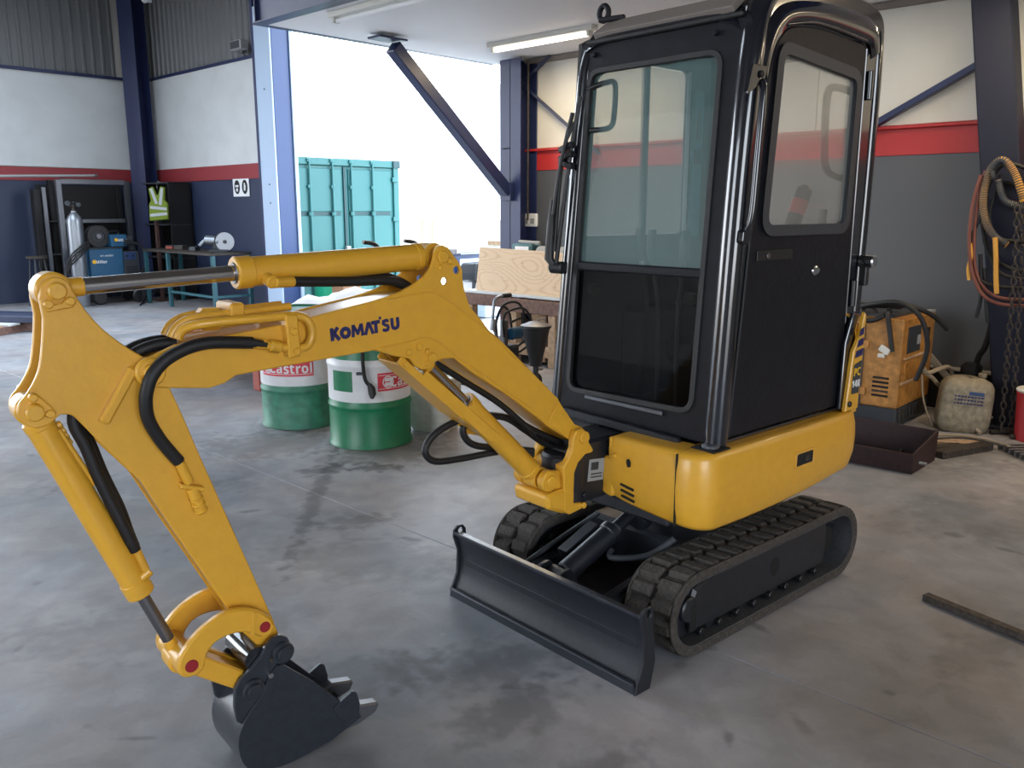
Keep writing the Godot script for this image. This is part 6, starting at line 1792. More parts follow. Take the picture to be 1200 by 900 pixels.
func drum(called: String, label: String, at: Vector3, turn: float, green: Material, full: bool) -> void:
	var d := thing(called, label, "drum", at, turn, "green and white oil drums")
	var P := [Vector2(0, 0.012), Vector2(0.275, 0.012), Vector2(0.287, 0.0), Vector2(0.296, 0.004), Vector2(0.294, 0.018), Vector2(0.286, 0.03), Vector2(0.286, 0.26)]
	for y in [0.29, 0.58]:
		P.append_array([Vector2(0.286, y - 0.02), Vector2(0.292, y - 0.008), Vector2(0.294, y), Vector2(0.292, y + 0.008), Vector2(0.286, y + 0.02)])
	P.append_array([Vector2(0.286, 0.86), Vector2(0.294, 0.872), Vector2(0.296, 0.882), Vector2(0.288, 0.886), Vector2(0.276, 0.87), Vector2(0, 0.87)])
	part("shell", mb().lathe(P, 48), green, d)
	part("bung", mb().cyl(Vector3(0.18, 0.87, 0.02), Vector3(0.18, 0.888, 0.02), 0.03, 16, 0.004), M.steel, d)
	part("bung", mb().cyl(Vector3(-0.18, 0.87, -0.02), Vector3(-0.18, 0.882, -0.02), 0.018, 14, 0.004), M.steel, d)
	part("white_band", mb().lathe([Vector2(0.2862, 0.332), Vector2(0.2872, 0.333), Vector2(0.2872, 0.557), Vector2(0.2935, 0.572), Vector2(0.2955, 0.58), Vector2(0.2935, 0.588), Vector2(0.2872, 0.603), Vector2(0.2872, 0.622), Vector2(0.2862, 0.623)], 48), M.drum_white, d)
	for q in [[0.9, "label"], [0.9 - PI, "label"]]:
		var a: float = q[0]
		# angle 0 is +x; the label spans 0.9 rad about its middle
		var lb := part("red_label", mb().lathe([Vector2(0.2874, 0.408), Vector2(0.2882, 0.409), Vector2(0.2882, 0.532), Vector2(0.2874, 0.533)], 20, Transform3D(), a - 0.75, a + 0.75), M.drum_red, d)
		for y in [0.424, 0.517]:
			part("label_line", mb().lathe([Vector2(0.2883, y - 0.002), Vector2(0.2886, y - 0.002), Vector2(0.2886, y + 0.002), Vector2(0.2883, y + 0.002)], 20, Transform3D(), a - 0.73, a + 0.73), M.drum_white, lb)
		var T := Transform3D(Basis(Vector3.UP, PI / 2 - a), Vector3.ZERO) * Transform3D(Basis(), Vector3(0, 0.47, 0.2886))
		var em := mb(T * Transform3D(Basis(Vector3.UP, -0.49), Vector3(-0.2882 * sin(0.49), 0, -0.2882 * (1 - cos(0.49)))))
		em.ext(ring(Vector2.ZERO, 0.042, 28), 0.0, 0.0012, 0.0, [ring(Vector2.ZERO, 0.034, 24)])
		em.ext(rounded(pv([-0.03, 0.004, 0.022, 0.004, 0.028, 0.016, 0.016, 0.028, -0.018, 0.026]), 0.006), 0.0, 0.0012, 0.0)
		em.ext(rounded(pv([0.03, -0.004, -0.022, -0.004, -0.028, -0.016, -0.016, -0.028, 0.018, -0.026]), 0.006), 0.0, 0.0012, 0.0)
		part("label_emblem", em, M.drum_white, lb)
		part("label_lettering", text_mb("Castrol", 0.072, T * Transform3D(Basis(Vector3.UP, 0.14), Vector3(0.2886 * sin(0.14), -0.004, -0.2886 * (1 - cos(0.14)))), "Droid Sans", true, 0.001, 0.2886), M.drum_white, lb)
	var a2 := 0.9 + 1.65
	part("green_label", mb().lathe([Vector2(0.2874, 0.405), Vector2(0.2882, 0.406), Vector2(0.2882, 0.545), Vector2(0.2874, 0.546)], 16, Transform3D(), a2 - 0.3, a2 + 0.3), M.drum_green, d)
	if full:
		return


func drums_and_bench() -> void:
	# the lathe angle runs from +x towards +z; turn brings the label round
	drum("oil_drum", "green oil drum with white band standing nearest, under the boom", Vector3(3.61, 0, -4.82), -0.374, M.drum_green, true)
	drum("oil_drum", "faded green oil drum standing behind the nearer one, left", Vector3(3.57, 0, -5.66), -1.604, M.drum_green_worn, false)
	var dh := thing("dipper_hose", "black hose with nozzle hanging down the front of the nearest green drum", "hose", Vector3(3.61, 0, -4.82))
	part("hose", mb().tube(cr([Vector3(-0.05, 0.9, 0.1), Vector3(-0.17, 0.9, 0.22), Vector3(-0.215, 0.84, 0.245), Vector3(-0.225, 0.7, 0.235), Vector3(-0.22, 0.58, 0.23), Vector3(-0.21, 0.50, 0.235), Vector3(-0.19, 0.46, 0.25)], 5), 0.013, 10), M.hose_rubber, dh)
	part("nozzle", mb().tube([Vector3(-0.19, 0.47, 0.25), Vector3(-0.18, 0.44, 0.26), Vector3(-0.178, 0.40, 0.265), Vector3(-0.182, 0.37, 0.262)], [0.014, 0.026, 0.026, 0.012], 12), M.black_plastic, dh)
	part("trigger", mb().bx(Vector3(-0.245, 0.545, 0.225), Vector3(0.03, 0.018, 0.05), 0.005, Basis(Vector3.UP, 0.8)), M.panel_dark, dh)
	# crumpled plastic bag-drum
	var bg := thing("plastic_sack", "grey white folded plastic sack on the floor right of the drums", "sack", Vector3(4.15, 0, -4.74), 0.35)
	var R := []
	for i in 12:
		var y := 0.40 * i / 11.0
		var row := PackedVector3Array()
		for j in 32:
			var a := TAU * j / 32
			var c := cos(a)
			var s := sin(a)
			var rr := 0.165 / pow(pow(absf(c), 5) + pow(absf(s), 5), 0.2)
			rr *= 1.0 - 0.14 * pow(1.0 - y / 0.4, 6) + 0.02 * sin(a * 3 + y * 20) + 0.018 * sin(a * 7 - y * 31)
			row.append(Vector3(c * rr, y + 0.006 * sin(a * 5), s * rr))
		R.append(row)
	var bm := mb().grid(R, true)
	bm.ext(rounded(pv([-0.15, -0.15, 0.15, -0.15, 0.15, 0.15, -0.15, 0.15]), 0.05), 0.37, 0.385, 0.004, [], Transform3D(Basis(Vector3.RIGHT, -PI / 2), Vector3.ZERO))
	part("sack_body", bm, M.bag_plastic, bg)
	part("folded_rim", mb().tube(rim(0.168, 0.395), 0.016, 8, false, true), M.bag_plastic, bg)
	# low red table under white sheeting
	var rt := thing("red_table", "low red oxide steel table with white sheeting behind the drums", "table", Vector3(5.1, 0, -7.6))
	part("tabletop", mb().bx(Vector3(0, 0.47, 0), Vector3(2.4, 0.06, 1.5), 0.008), M.red_oxide, rt)
	for x in [-1.12, 1.12]:
		for z in [-0.67, 0.67]:
			part("leg", mb().bx(Vector3(x, 0.22, z), Vector3(0.12, 0.44, 0.12), 0.008), M.red_oxide, rt)
	part("stretcher", mb().bx(Vector3(-1.12, 0.38, 0), Vector3(0.06, 0.12, 1.3), 0.006), M.red_oxide, rt)
	var ws := thing("white_sheeting", "crumpled white plastic sheeting heaped on the low red table", "sheeting", Vector3(5.1, 0.5, -7.6))
	var G := []
	var f := FastNoiseLite.new()
	f.seed = 8
	f.frequency = 1.3
	f.fractal_octaves = 3
	for i in 30:
		var row := PackedVector3Array()
		for j in 22:
			var x := -1.22 + 2.44 * i / 29.0
			var z := -0.78 + 1.56 * j / 21.0
			var e := minf(minf(i, 29 - i) / 3.0, minf(j, 21 - j) / 3.0)
			var y := 0.02 + minf(e, 1.0) * maxf(0.0, 0.05 + 0.17 * f.get_noise_2d(x * 1.2, z * 1.2) + 0.10 * smoothstep(-0.4, 0.9, x - z * 0.6))
			row.append(Vector3(x, y, z))
		G.append(row)
	var sm := mb().grid(G, false, true)
	var G2 := []
	for row in G:
		var r2 := PackedVector3Array()
		for p in row:
			r2.append(p - Vector3(0, 0.008, 0))
		G2.append(r2)
	sm.grid(G2)
	part("sheet", sm, M.white_plastic, ws)
	var wd := thing("timber_offcut", "short brown timber offcut on the white sheeting near the blue post", "timber", Vector3(4.25, 0.55, -7.55), 0.5)
	part("block", mb().bx(Vector3(0, 0.06, 0), Vector3(0.14, 0.1, 0.34), 0.008), M.brown_timber, wd)
	part("splinter", mb().bx(Vector3(0.02, 0.125, 0.06), Vector3(0.1, 0.03, 0.3), 0.006, Basis(Vector3.UP, 0.5)), M.pale_timber, wd)
	# two-handled trolley behind the arm
	var tl := thing("hand_trolley", "black tubular trolley handles rising behind the arm ram", "trolley", Vector3(5.15, 0, -6.3), 0.0)
	for q in [[-0.22, -0.3], [0.26, -0.32]]:
		part("handle", mb().tube(cr([Vector3(q[0], 0.05, -0.05), Vector3(q[0], 0.7, -0.05), Vector3(q[0], 1.1, -0.05), Vector3(q[0] - 0.01, 1.24, -0.05), Vector3(q[0] - 0.06, 1.31, -0.06), Vector3(q[0] - 0.17, 1.33, -0.08)], 6), 0.02, 12), M.black_plastic, tl)
	part("toe_plate", mb().bx(Vector3(0.02, 0.02, 0.1), Vector3(0.52, 0.02, 0.3), 0.004), M.panel_dark, tl)
	for y in [0.25, 0.65]:
		part("cross_bar", mb().cyl(Vector3(-0.22, y, -0.05), Vector3(0.26, y, -0.05), 0.016, 10), M.black_plastic, tl)
	for x in [-0.29, 0.33]:
		part("wheel", mb().cyl(Vector3(x - 0.025, 0.1, -0.1), Vector3(x + 0.025, 0.1, -0.1), 0.1, 18, 0.015), M.black_plastic, tl)
	# timber bench along the wall
	var b := thing("timber_bench", "rough timber workbench with white top along the right wall", "workbench", Vector3(7.0, 0, -5.7))
	part("bench_top", mb().bx(Vector3(0.02, 0.725, 0), Vector3(0.84, 0.03, 2.6), 0.004), M.white_board, b)
	part("fascia", mb().bx(Vector3(-0.38, 0.645, -0.95), Vector3(0.06, 0.12, 0.76), 0.005), M.brown_timber, b)
	part("fascia", mb().bx(Vector3(-0.4, 0.625, 0.36), Vector3(0.06, 0.14, 1.84), 0.005), M.brown_timber, b)
	for z in [-1.22, -0.55, 0.0, 0.5, 1.1]:
		part("post", mb().bx(Vector3(-0.36, 0.29, z), Vector3(0.09, 0.58, 0.1), 0.006), M.pale_timber, b)
		part("post", mb().bx(Vector3(0.36, 0.355, z), Vector3(0.09, 0.71, 0.1), 0.006), M.brown_timber, b)
	for z in [-0.75, -0.28, 0.25, 0.75]:
		part("infill_board", mb().bx(Vector3(-0.28, 0.33, z), Vector3(0.025, 0.6, 0.2), 0.004), M.brown_timber if z < -0.5 or z == 0.25 else M.pale_timber, b)
	part("lower_shelf", mb().bx(Vector3(0.0, 0.16, 0), Vector3(0.7, 0.04, 2.4), 0.004), M.brown_timber, b)
	part("lower_rail", mb().bx(Vector3(-0.37, 0.16, 0), Vector3(0.05, 0.12, 2.5), 0.005), M.pale_timber, b)
	var py := thing("plywood_board", "knotty plywood board standing on the bench left of the cab", "board", Vector3(6.66, 0.742, -5.98))
	part("sheet", plywood(), ply_mat(), py)
	for q in [[-0.62, 0.22], [-0.40, 0.13], [-0.33, 0.03], [-0.2, 0.32], [0.12, 0.17], [0.28, 0.1], [0.30, 0.22]]:
		part("knot", mb().cyl(Vector3(-0.012 + q[1] * 0.06, q[1], q[0]), Vector3(-0.018 + q[1] * 0.06, q[1], q[0]), 0.008, 10, 0.001), M.red_oxide, py)
	var dv := thing("control_box", "small box with a white face standing behind the plywood board", "control box", Vector3(7.06, 0.742, -6.5), 0.0)
	part("case", mb().bx(Vector3(0.03, 0.26, 0), Vector3(0.2, 0.5, 0.3), 0.02), M.device_green, dv)
	part("face", mb().bx(Vector3(-0.075, 0.38, 0.02), Vector3(0.012, 0.2, 0.2), 0.006), M.white_print, dv)
	part("dial", mb().cyl(Vector3(-0.08, 0.40, 0.02), Vector3(-0.12, 0.40, 0.02), 0.045, 14, 0.01), M.panel_dark, dv)
	part("top_pipe", mb().cyl(Vector3(-0.04, 0.53, -0.05), Vector3(-0.02, 0.52, 0.24), 0.02, 10), M.label_grey, dv)
	var rl := thing("pipe_roll", "dark ribbed pipe roll lying behind the plywood, beside the cab", "pipe", Vector3(7.05, 0.742, -6.05))
	part("roll", mb().cyl(Vector3(0, 0.40, -0.22), Vector3(0, 0.40, 0.2), 0.09, 20, 0.01), M.label_grey, rl)
	part("roll_core", mb().cyl(Vector3(0, 0.40, -0.26), Vector3(0, 0.40, 0.24), 0.06, 16, 0.01), M.black_plastic, rl)
	part("stand", mb().bx(Vector3(0.0, 0.16, 0), Vector3(0.2, 0.32, 0.3), 0.01), M.panel_dark, rl)
	# pump trolley with coiled hoses
	var pt := thing("pump_trolley", "small pump on a chrome handled stand with coiled black hoses", "pump", Vector3(5.5, 0, -5.3))
	part("handle", mb().tube(cr([Vector3(-0.07, 0.05, 0), Vector3(-0.1, 0.45, 0), Vector3(-0.16, 0.62, 0), Vector3(-0.15, 0.78, 0), Vector3(-0.12, 0.85, 0), Vector3(-0.02, 0.868, 0)], 5), 0.014, 10), M.aluminium, pt)
	part("grip", mb().cyl(Vector3(-0.04, 0.866, 0), Vector3(0.07, 0.866, 0.0), 0.02, 12, 0.005), M.black_plastic, pt)
	part("clamp", mb().cyl(Vector3(-0.17, 0.57, 0), Vector3(-0.15, 0.67, 0), 0.028, 12, 0.006), M.aluminium, pt)
	part("column", mb().bx(Vector3(-0.02, 0.45, 0), Vector3(0.06, 0.4, 0.06), 0.01), M.steel, pt)
	part("motor", mb().cyl(Vector3(0.02, 0.52, 0.03), Vector3(0.16, 0.52, 0.03), 0.055, 18, 0.01), M.welder_blue, pt)
	part("pump_head", mb().bx(Vector3(0.03, 0.36, 0.02), Vector3(0.16, 0.12, 0.12), 0.02), M.panel_dark, pt)
	part("base", mb().bx(Vector3(0.05, 0.05, 0), Vector3(0.42, 0.04, 0.34), 0.008), M.panel_dark, pt)
	for x in [-0.12, 0.2]:
		part("wheel", mb().cyl(Vector3(x, 0.08, 0.17), Vector3(x, 0.08, 0.21), 0.08, 16, 0.012), M.black_plastic, pt)
	for P in [[Vector3(-0.1, 0.464, 0), Vector3(-0.135, 0.659, 0.02), Vector3(-0.05, 0.79, 0.03), Vector3(0.12, 0.797, 0.03), Vector3(0.22, 0.697, 0.02), Vector3(0.22, 0.547, 0), Vector3(0.085, 0.46, 0)], [Vector3(-0.05, 0.5, 0.03), Vector3(-0.07, 0.69, 0.05), Vector3(0.04, 0.745, 0.06), Vector3(0.2, 0.732, 0.05), Vector3(0.31, 0.62, 0.03), Vector3(0.36, 0.5, 0.0)], [Vector3(0.07, 0.364, 0.02), Vector3(0.24, 0.464, 0.04), Vector3(0.27, 0.58, 0.05), Vector3(0.16, 0.654, 0.06), Vector3(0.0, 0.63, 0.06)], [Vector3(-0.03, 0.417, 0.05), Vector3(0.085, 0.349, 0.06), Vector3(0.22, 0.388, 0.06), Vector3(0.29, 0.437, 0.05)], [Vector3(-0.12, 0.55, -0.03), Vector3(-0.02, 0.76, -0.03), Vector3(0.08, 0.7, -0.03), Vector3(0.1, 0.55, -0.02)], [Vector3(0.1, 0.36, -0.1), Vector3(0.0, 0.1, -0.25), Vector3(-0.1, 0.014, -0.4), Vector3(0.0, 0.014, -0.7), Vector3(0.3, 0.014, -0.95)]]:
		part("hose_loop", mb().tube(cr(P, 6), 0.011, 8), M.hose_rubber, pt)
	# funnel on its stand
	var fu := thing("drain_funnel", "black cone funnel with silver lid on a stand beside the cab", "funnel", Vector3(5.52, 0, -4.95))
	part("cone", mb().lathe([Vector2(0.0, 0.27), Vector2(0.05, 0.27), Vector2(0.055, 0.30), Vector2(0.122, 0.60), Vector2(0.136, 0.61), Vector2(0.136, 0.625), Vector2(0.12, 0.626), Vector2(0, 0.62)], 28), M.black_plastic, fu)
	part("lid", mb().lathe([Vector2(0.132, 0.626), Vector2(0.134, 0.632), Vector2(0.06, 0.66), Vector2(0.02, 0.667), Vector2(0, 0.667)], 28), M.steel, fu)
	part("lid_handle", mb().tube(cr([Vector3(0.05, 0.655, -0.03), Vector3(0.08, 0.675, -0.02), Vector3(0.12, 0.67, 0.0), Vector3(0.1, 0.64, 0.02)], 4), 0.006, 8), M.steel, fu)
	part("stem", mb().cyl(Vector3(0, 0.03, 0), Vector3(0, 0.28, 0), 0.025, 14), M.panel_dark, fu)
	part("drain_tap", mb().cyl(Vector3(0.0, 0.24, 0.0), Vector3(0.06, 0.24, 0.03), 0.014, 10), M.steel, fu)
	part("foot", mb().cyl(Vector3(0, 0, 0), Vector3(0, 0.03, 0), 0.15, 24, 0.008), M.panel_dark, fu)


func rim(r: float, y: float) -> Array:
	var out := []
	for j in 32:
		var a := TAU * j / 32
		var rr := r / pow(pow(absf(cos(a)), 5) + pow(absf(sin(a)), 5), 0.2) + 0.008 * sin(a * 4)
		out.append(Vector3(cos(a) * rr, y + 0.008 * sin(a * 3), sin(a) * rr))
	return out


func plywood() -> MB:
	var m := mb(Transform3D(Basis(Vector3(0, 0, 1), Vector3(0.06, 0.998, 0), Vector3(-0.998, 0.06, 0)), Vector3.ZERO))
	m.ext(pv([-0.88, 0.0, 0.86, 0.0, 0.86, 0.44, -0.84, 0.475]), 0.0, 0.018, 0.002)
	for i in m.u.size():
		m.u[i] = Vector2((m.u[i].x + 0.9) / 1.8, 1.0 - m.u[i].y / 0.5)
	return m


func ply_mat() -> StandardMaterial3D:
	# peeled veneer: contour bands of a slow warped noise, with fine streaks
	var f := FastNoiseLite.new()
	f.seed = 21
	f.frequency = 0.0045
	f.fractal_octaves = 1
	f.domain_warp_enabled = true
	f.domain_warp_amplitude = 14.0
	var g := FastNoiseLite.new()
	g.seed = 5
	g.frequency = 0.02
	var im := Image.create(512, 160, false, Image.FORMAT_RGB8)
	for y in 160:
		for x in 512:
			var v := f.get_noise_2d(x * 0.7, y * 1.5)
			var ringv := fposmod(v * 5.0, 1.0)
			var t := 0.5 + 0.5 * cos(TAU * ringv)
			t = pow(t, 5.0) * 0.3 + 0.10 * g.get_noise_2d(x * 0.4, y * 9.0)
			im.set_pixel(x, y, Color(0.87, 0.76, 0.63).lerp(Color(0.68, 0.52, 0.38), clampf(t, 0, 1)))
	var m := StandardMaterial3D.new()
	m.resource_name = "plywood_face"
	m.albedo_texture = ImageTexture.create_from_image(im)
	m.roughness = 0.65
	return m


func chain(label: String, P: Array) -> void:
	var c := thing("chain", label, "chain", Vector3(P[0].x, 0, P[0].z), 0.0, "chains hanging from the raking post")
	var L := []
	for i in 14:
		var a := TAU * i / 14
		L.append(Vector3(cos(a) * 0.017, sin(a) * 0.028, 0))
	var lm := mb().tube(L, 0.006, 8, false, true).mesh()
	var Q := cr(P, 14)
	var last: Vector3 = Q[0]
	var k := 0
	for p in Q:
		if p.distance_to(last) < 0.042 and k > 0:
			continue
		var d: Vector3 = (last - p).normalized() if k else Vector3.UP
		var o := part("link", lm, M.rusty_steel, c)
		var x := Vector3.RIGHT if k % 2 else Vector3.BACK
		x = (x - d * x.dot(d)).normalized()
		o.transform = Transform3D(Basis(x, d, x.cross(d)), p - c.position)
		last = p
		k += 1


func right_side() -> void:
	# welder generator on a skid
	var w := thing("generator", "orange yellow engine welder set standing behind the excavator by the wall", "generator", Vector3(6.5, 0, -2.2))
	part("skid", mb().bx(Vector3(0.35, 0.08, -0.45), Vector3(0.70, 0.14, 0.90), 0.01), M.panel_dark, w)
	for i in 9:
		part("grille_bar", mb().bx(Vector3(0.07 + i * 0.07, 0.09, 0.005), Vector3(0.02, 0.1, 0.012), 0.003), M.rusty_steel, w)
	part("body", mb().bx(Vector3(0.35, 0.49, -0.45), Vector3(0.70, 0.68, 0.90), 0.012), M.welder_orange, w)
	part("side_panel", mb().bx(Vector3(-0.006, 0.46, -0.42), Vector3(0.016, 0.62, 0.30), 0.004), M.panel_dark, w)
	part("panel_slot", mb().bx(Vector3(-0.016, 0.50, -0.38), Vector3(0.006, 0.025, 0.09), 0.003), M.dark_void, w)
	for y in [0.62, 0.26]:
		part("latch", mb().bx(Vector3(-0.012, y, -0.255), Vector3(0.016, 0.06, 0.04), 0.005), M.welder_orange, w)
	for i in 5:
		part("louvre", mb().bx(Vector3(-0.003, 0.24 + i * 0.034, -0.13), Vector3(0.012, 0.016, 0.12), 0.006), M.dark_void if i != 1 else M.rusty_steel, w)
	part("display_window", mb().bx(Vector3(0.24, 0.66, 0.003), Vector3(0.26, 0.2, 0.012), 0.004), M.panel_dark, w)
	for x in [0.3, 0.34]:
		part("switch", mb().bx(Vector3(x, 0.65, 0.012), Vector3(0.016, 0.07, 0.012), 0.003), M.label_grey, w)
	part("panel_slot", mb().bx(Vector3(0.56, 0.66, 0.002), Vector3(0.05, 0.12, 0.01), 0.003), M.dark_void, w)
	part("trim_strip", mb().bx(Vector3(0.28, 0.525, 0.004), Vector3(0.46, 0.018, 0.014), 0.004), M.pale_timber, w)
	part("access_door", mb().bx(Vector3(0.22, 0.43, 0.003), Vector3(0.30, 0.14, 0.012), 0.004), M.welder_orange, w)
	part("trim_strip", mb().bx(Vector3(0.2, 0.34, 0.004), Vector3(0.34, 0.02, 0.014), 0.004), M.pale_timber, w)
	part("corner_flange", mb().bx(Vector3(0.64, 0.836, -0.03), Vector3(0.12, 0.02, 0.06), 0.004), M.label_grey, w)
	part("top_cover", mb().bx(Vector3(0.34, 0.838, -0.48), Vector3(0.64, 0.03, 0.8), 0.01), M.panel_dark, w)
	for q in [[0.1, -0.3], [0.25, -0.45], [0.08, -0.55]]:
		part("lifting_lug", mb().tube(cr([Vector3(q[0], 0.85, q[1] - 0.06), Vector3(q[0], 0.89, q[1] - 0.03), Vector3(q[0], 0.89, q[1] + 0.03), Vector3(q[0], 0.85, q[1] + 0.06)], 4), 0.014, 8), M.rusty_steel, w)
	# its cables
	var cc := thing("welding_cable", "black welding cables draped over the top of the orange generator", "cable", Vector3(6.47, 0, -2.2))
	for P in [[Vector3(0.1, 0.89, -0.5), Vector3(0.06, 0.895, -0.36), Vector3(0.02, 0.932, -0.21), Vector3(0, 0.956, -0.06), Vector3(0, 0.92, 0.05), Vector3(0.01, 0.84, 0.13), Vector3(0.04, 0.69, 0.17), Vector3(0.05, 0.564, 0.165), Vector3(0.06, 0.386, 0.11)], [Vector3(0.05, 0.88, -0.32), Vector3(-0.01, 0.82, -0.28), Vector3(-0.02, 0.804, -0.23), Vector3(-0.01, 0.835, -0.156), Vector3(0.03, 0.89, -0.1)], [Vector3(0.05, 0.89, -0.12), Vector3(-0.02, 0.86, -0.1), Vector3(-0.02, 0.76, -0.082), Vector3(-0.02, 0.591, -0.048)], [Vector3(0.1, 0.92, -0.2), Vector3(0.06, 0.93, -0.06), Vector3(0.08, 0.914, 0.06), Vector3(0.2, 0.85, 0.15), Vector3(0.3, 0.75, 0.22)], [Vector3(0.15, 0.885, -0.62), Vector3(0.1, 0.905, -0.42), Vector3(0.1, 0.91, -0.25), Vector3(0.2, 0.90, -0.1), Vector3(0.35, 0.89, -0.2)]]:
		part("cable", mb().tube(cr(P, 6), 0.018, 10), M.hose_rubber, cc)
	part("earth_clamp", mb().bx(Vector3(-0.03, 0.60, -0.10), Vector3(0.02, 0.05, 0.08), 0.008, Basis(Vector3.RIGHT, 0.5)), M.cream_board, cc)
	part("earth_clamp", mb().bx(Vector3(-0.03, 0.555, -0.12), Vector3(0.02, 0.03, 0.05), 0.008), M.cream_board, cc)
	var ch := thing("cream_hose", "looped cream hose hanging off the right side of the generator", "hose", Vector3(6.5, 0, -2.05))
	part("hose", mb().tube(cr([Vector3(0.03, 0.475, 0.01), Vector3(0.1, 0.44, 0.02), Vector3(0.3, 0.442, 0.03), Vector3(0.52, 0.43, 0.03), Vector3(0.64, 0.36, 0.03), Vector3(0.58, 0.29, 0.03), Vector3(0.4, 0.30, 0.02), Vector3(0.2, 0.39, 0.02), Vector3(0.04, 0.46, 0.0)], 6), 0.016, 10), M.cream_hose, ch)
	part("thin_cord", mb().tube(cr([Vector3(0.03, 0.43, 0.0), Vector3(0.06, 0.28, 0.01), Vector3(0.14, 0.15, 0.02), Vector3(0.24, 0.02, 0.04)], 6), 0.006, 8), M.cream_hose, ch)
	var pb := thing("timber_prop", "grey timber prop leaning behind the generator's right corner", "timber", Vector3(7.3, 0, -2.28))
	part("prop", mb().bar(Vector3(-0.06, 0.58, -0.06), Vector3(0.06, 0.02, 0.42), 0.06, 0.05, 0.006), M.cream_hose, pb)
	part("end_cut", mb().bx(Vector3(-0.062, 0.585, -0.064), Vector3(0.062, 0.02, 0.05), 0.003), M.pale_timber, pb)
	# maroon tray on the floor
	var t := thing("steel_tray", "dark maroon open steel tray on the floor behind the excavator", "tray", Vector3(5.42, 0, -1.71))
	part("front_lip", mb().bx(Vector3(0.0, 0.063, -0.55), Vector3(0.014, 0.125, 1.1), 0.003), M.tray_maroon, t)
	part("tray_floor", mb().bx(Vector3(0.21, 0.012, -0.55), Vector3(0.42, 0.014, 1.1), 0.003), M.tray_maroon, t)
	part("tray_back", mb().bx(Vector3(0.43, 0.10, -0.55), Vector3(0.014, 0.2, 1.1), 0.003, Basis(Vector3.BACK, -0.12)), M.tray_maroon, t)
	for z in [0.0, -1.1]:
		part("tray_end", mb(Transform3D(Basis(), Vector3(0, 0, z))).ext(pv([0.0, 0.0, 0.42, 0.0, 0.45, 0.2, 0.0, 0.125]), -0.007, 0.007, 0.002), M.tray_maroon, t)
	part("end_bolt", mb().cyl(Vector3(0.12, 0.05, 0.0), Vector3(0.12, 0.05, 0.05), 0.01, 8), M.label_grey, t)
	# jerrycan
	var j := thing("jerrycan", "dirty cream plastic jerrycan with faded blue print beside the generator", "jerrycan", Vector3(6.83, 0, -1.84), -1.12)
	j.rotation.z = -0.06
	var R := []
	for q in [[0.0, 0.80], [0.02, 0.90], [0.06, 0.985], [0.12, 1.0], [0.30, 0.985], [0.36, 0.95], [0.40, 0.82], [0.425, 0.55], [0.43, 0.0]]:
		var row := PackedVector3Array()
		for i in 36:
			var a := TAU * i / 36
			var r := 1.0 / pow(pow(absf(cos(a)), 5) + pow(absf(sin(a)), 5), 0.2)
			row.append(Vector3(cos(a) * r * 0.180 * q[1], (q[0] + 0.004 * sin(a * 3)) * 0.95, sin(a) * r * 0.13 * q[1]))
		R.append(row)
	part("body", mb().grid(R, true), M.jerry_plastic, j)
	part("base", mb().ext(rrect(-0.15, -0.10, 0.15, 0.10, 0.05), 0.0, 0.01, 0.002, [], Transform3D(Basis(Vector3.RIGHT, -PI / 2), Vector3.ZERO)), M.jerry_plastic, j)
	part("cap", mb().cyl(Vector3(0.10, 0.40, -0.05), Vector3(0.10, 0.435, -0.05), 0.03, 18, 0.006), M.jerry_plastic, j)
	part("print_block", mb().bx(Vector3(0.045, 0.305, 0.1325), Vector3(0.10, 0.026, 0.002), 0.0), M.blue_steel, j)
	var pr := mb()
	for i in 3:
		for k in 9:
			pr.bx(Vector3(-0.09 + k * 0.022, 0.278 - i * 0.026, 0.1325), Vector3(0.011 + 0.005 * ((k * 7 + i * 3) % 3), 0.011, 0.002), 0.0)
	part("faded_print", pr, M.navy_print, j)
	# red pail
	var rp := thing("red_pail", "red paint pail with white lid standing behind the jerrycan", "pail", Vector3(6.86, 0, -1.36))
	part("pail", mb().lathe([Vector2(0, 0), Vector2(0.12, 0), Vector2(0.135, 0.33), Vector2(0.14, 0.335), Vector2(0.14, 0.35), Vector2(0, 0.35)], 24), M.red_paint, rp)
	part("lid", mb().cyl(Vector3(0, 0.35, 0), Vector3(0, 0.375, 0), 0.143, 24, 0.008), M.cream_board, rp)
	# planks, rods and a grating on the floor
	var pk := [[6.15, -1.62, 0.5, 0.09, 0.05, "rusty_steel", 1.2, "grey brown plank on the floor in front of the jerrycan, nearest"], [6.33, -1.78, 0.42, 0.10, 0.03, "pale_timber", 0.45, "pale short board on the floor between tray and jerrycan"], [6.05, -1.80, 0.5, 0.06, 0.04, "rusty_steel", 1.0, "rusty flat bar on the floor beside the maroon tray"]]
	for q in pk:
		var o := thing("floor_plank", q[7], "plank", Vector3(q[0], 0.0, q[1]), q[6], "timber on the floor by the jerrycan")
		part("plank", mb().bx(Vector3(0, q[4] / 2, 0), Vector3(q[3], q[4], q[2]), 0.006), M[q[5]], o)
		part("end_grain", mb().bx(Vector3(0, q[4] / 2, q[2] / 2), Vector3(q[3] - 0.012, q[4] - 0.012, 0.006), 0.002), M.cream_hose, o)
	var rb := thing("thin_rod", "thin brown rods lying on the floor below the jerrycan", "rod", Vector3(6.3, 0, -1.72))
	part("rod", mb().tube(cr([Vector3(-0.2, 0.06, -0.28), Vector3(0.05, 0.065, -0.02), Vector3(0.12, 0.055, 0.2), Vector3(0.08, 0.02, 0.42)], 5), 0.008, 8), M.cream_hose, rb)
	part("rod", mb().tube(cr([Vector3(-0.24, 0.05, -0.2), Vector3(0.0, 0.07, 0.05), Vector3(0.0, 0.06, 0.32)], 5), 0.007, 8), M.rusty_steel, rb)
	var gt := thing("steel_grating", "grey ridged steel grating cut off by the right picture edge", "grating", Vector3(6.42, 0, -1.22), 0.8)
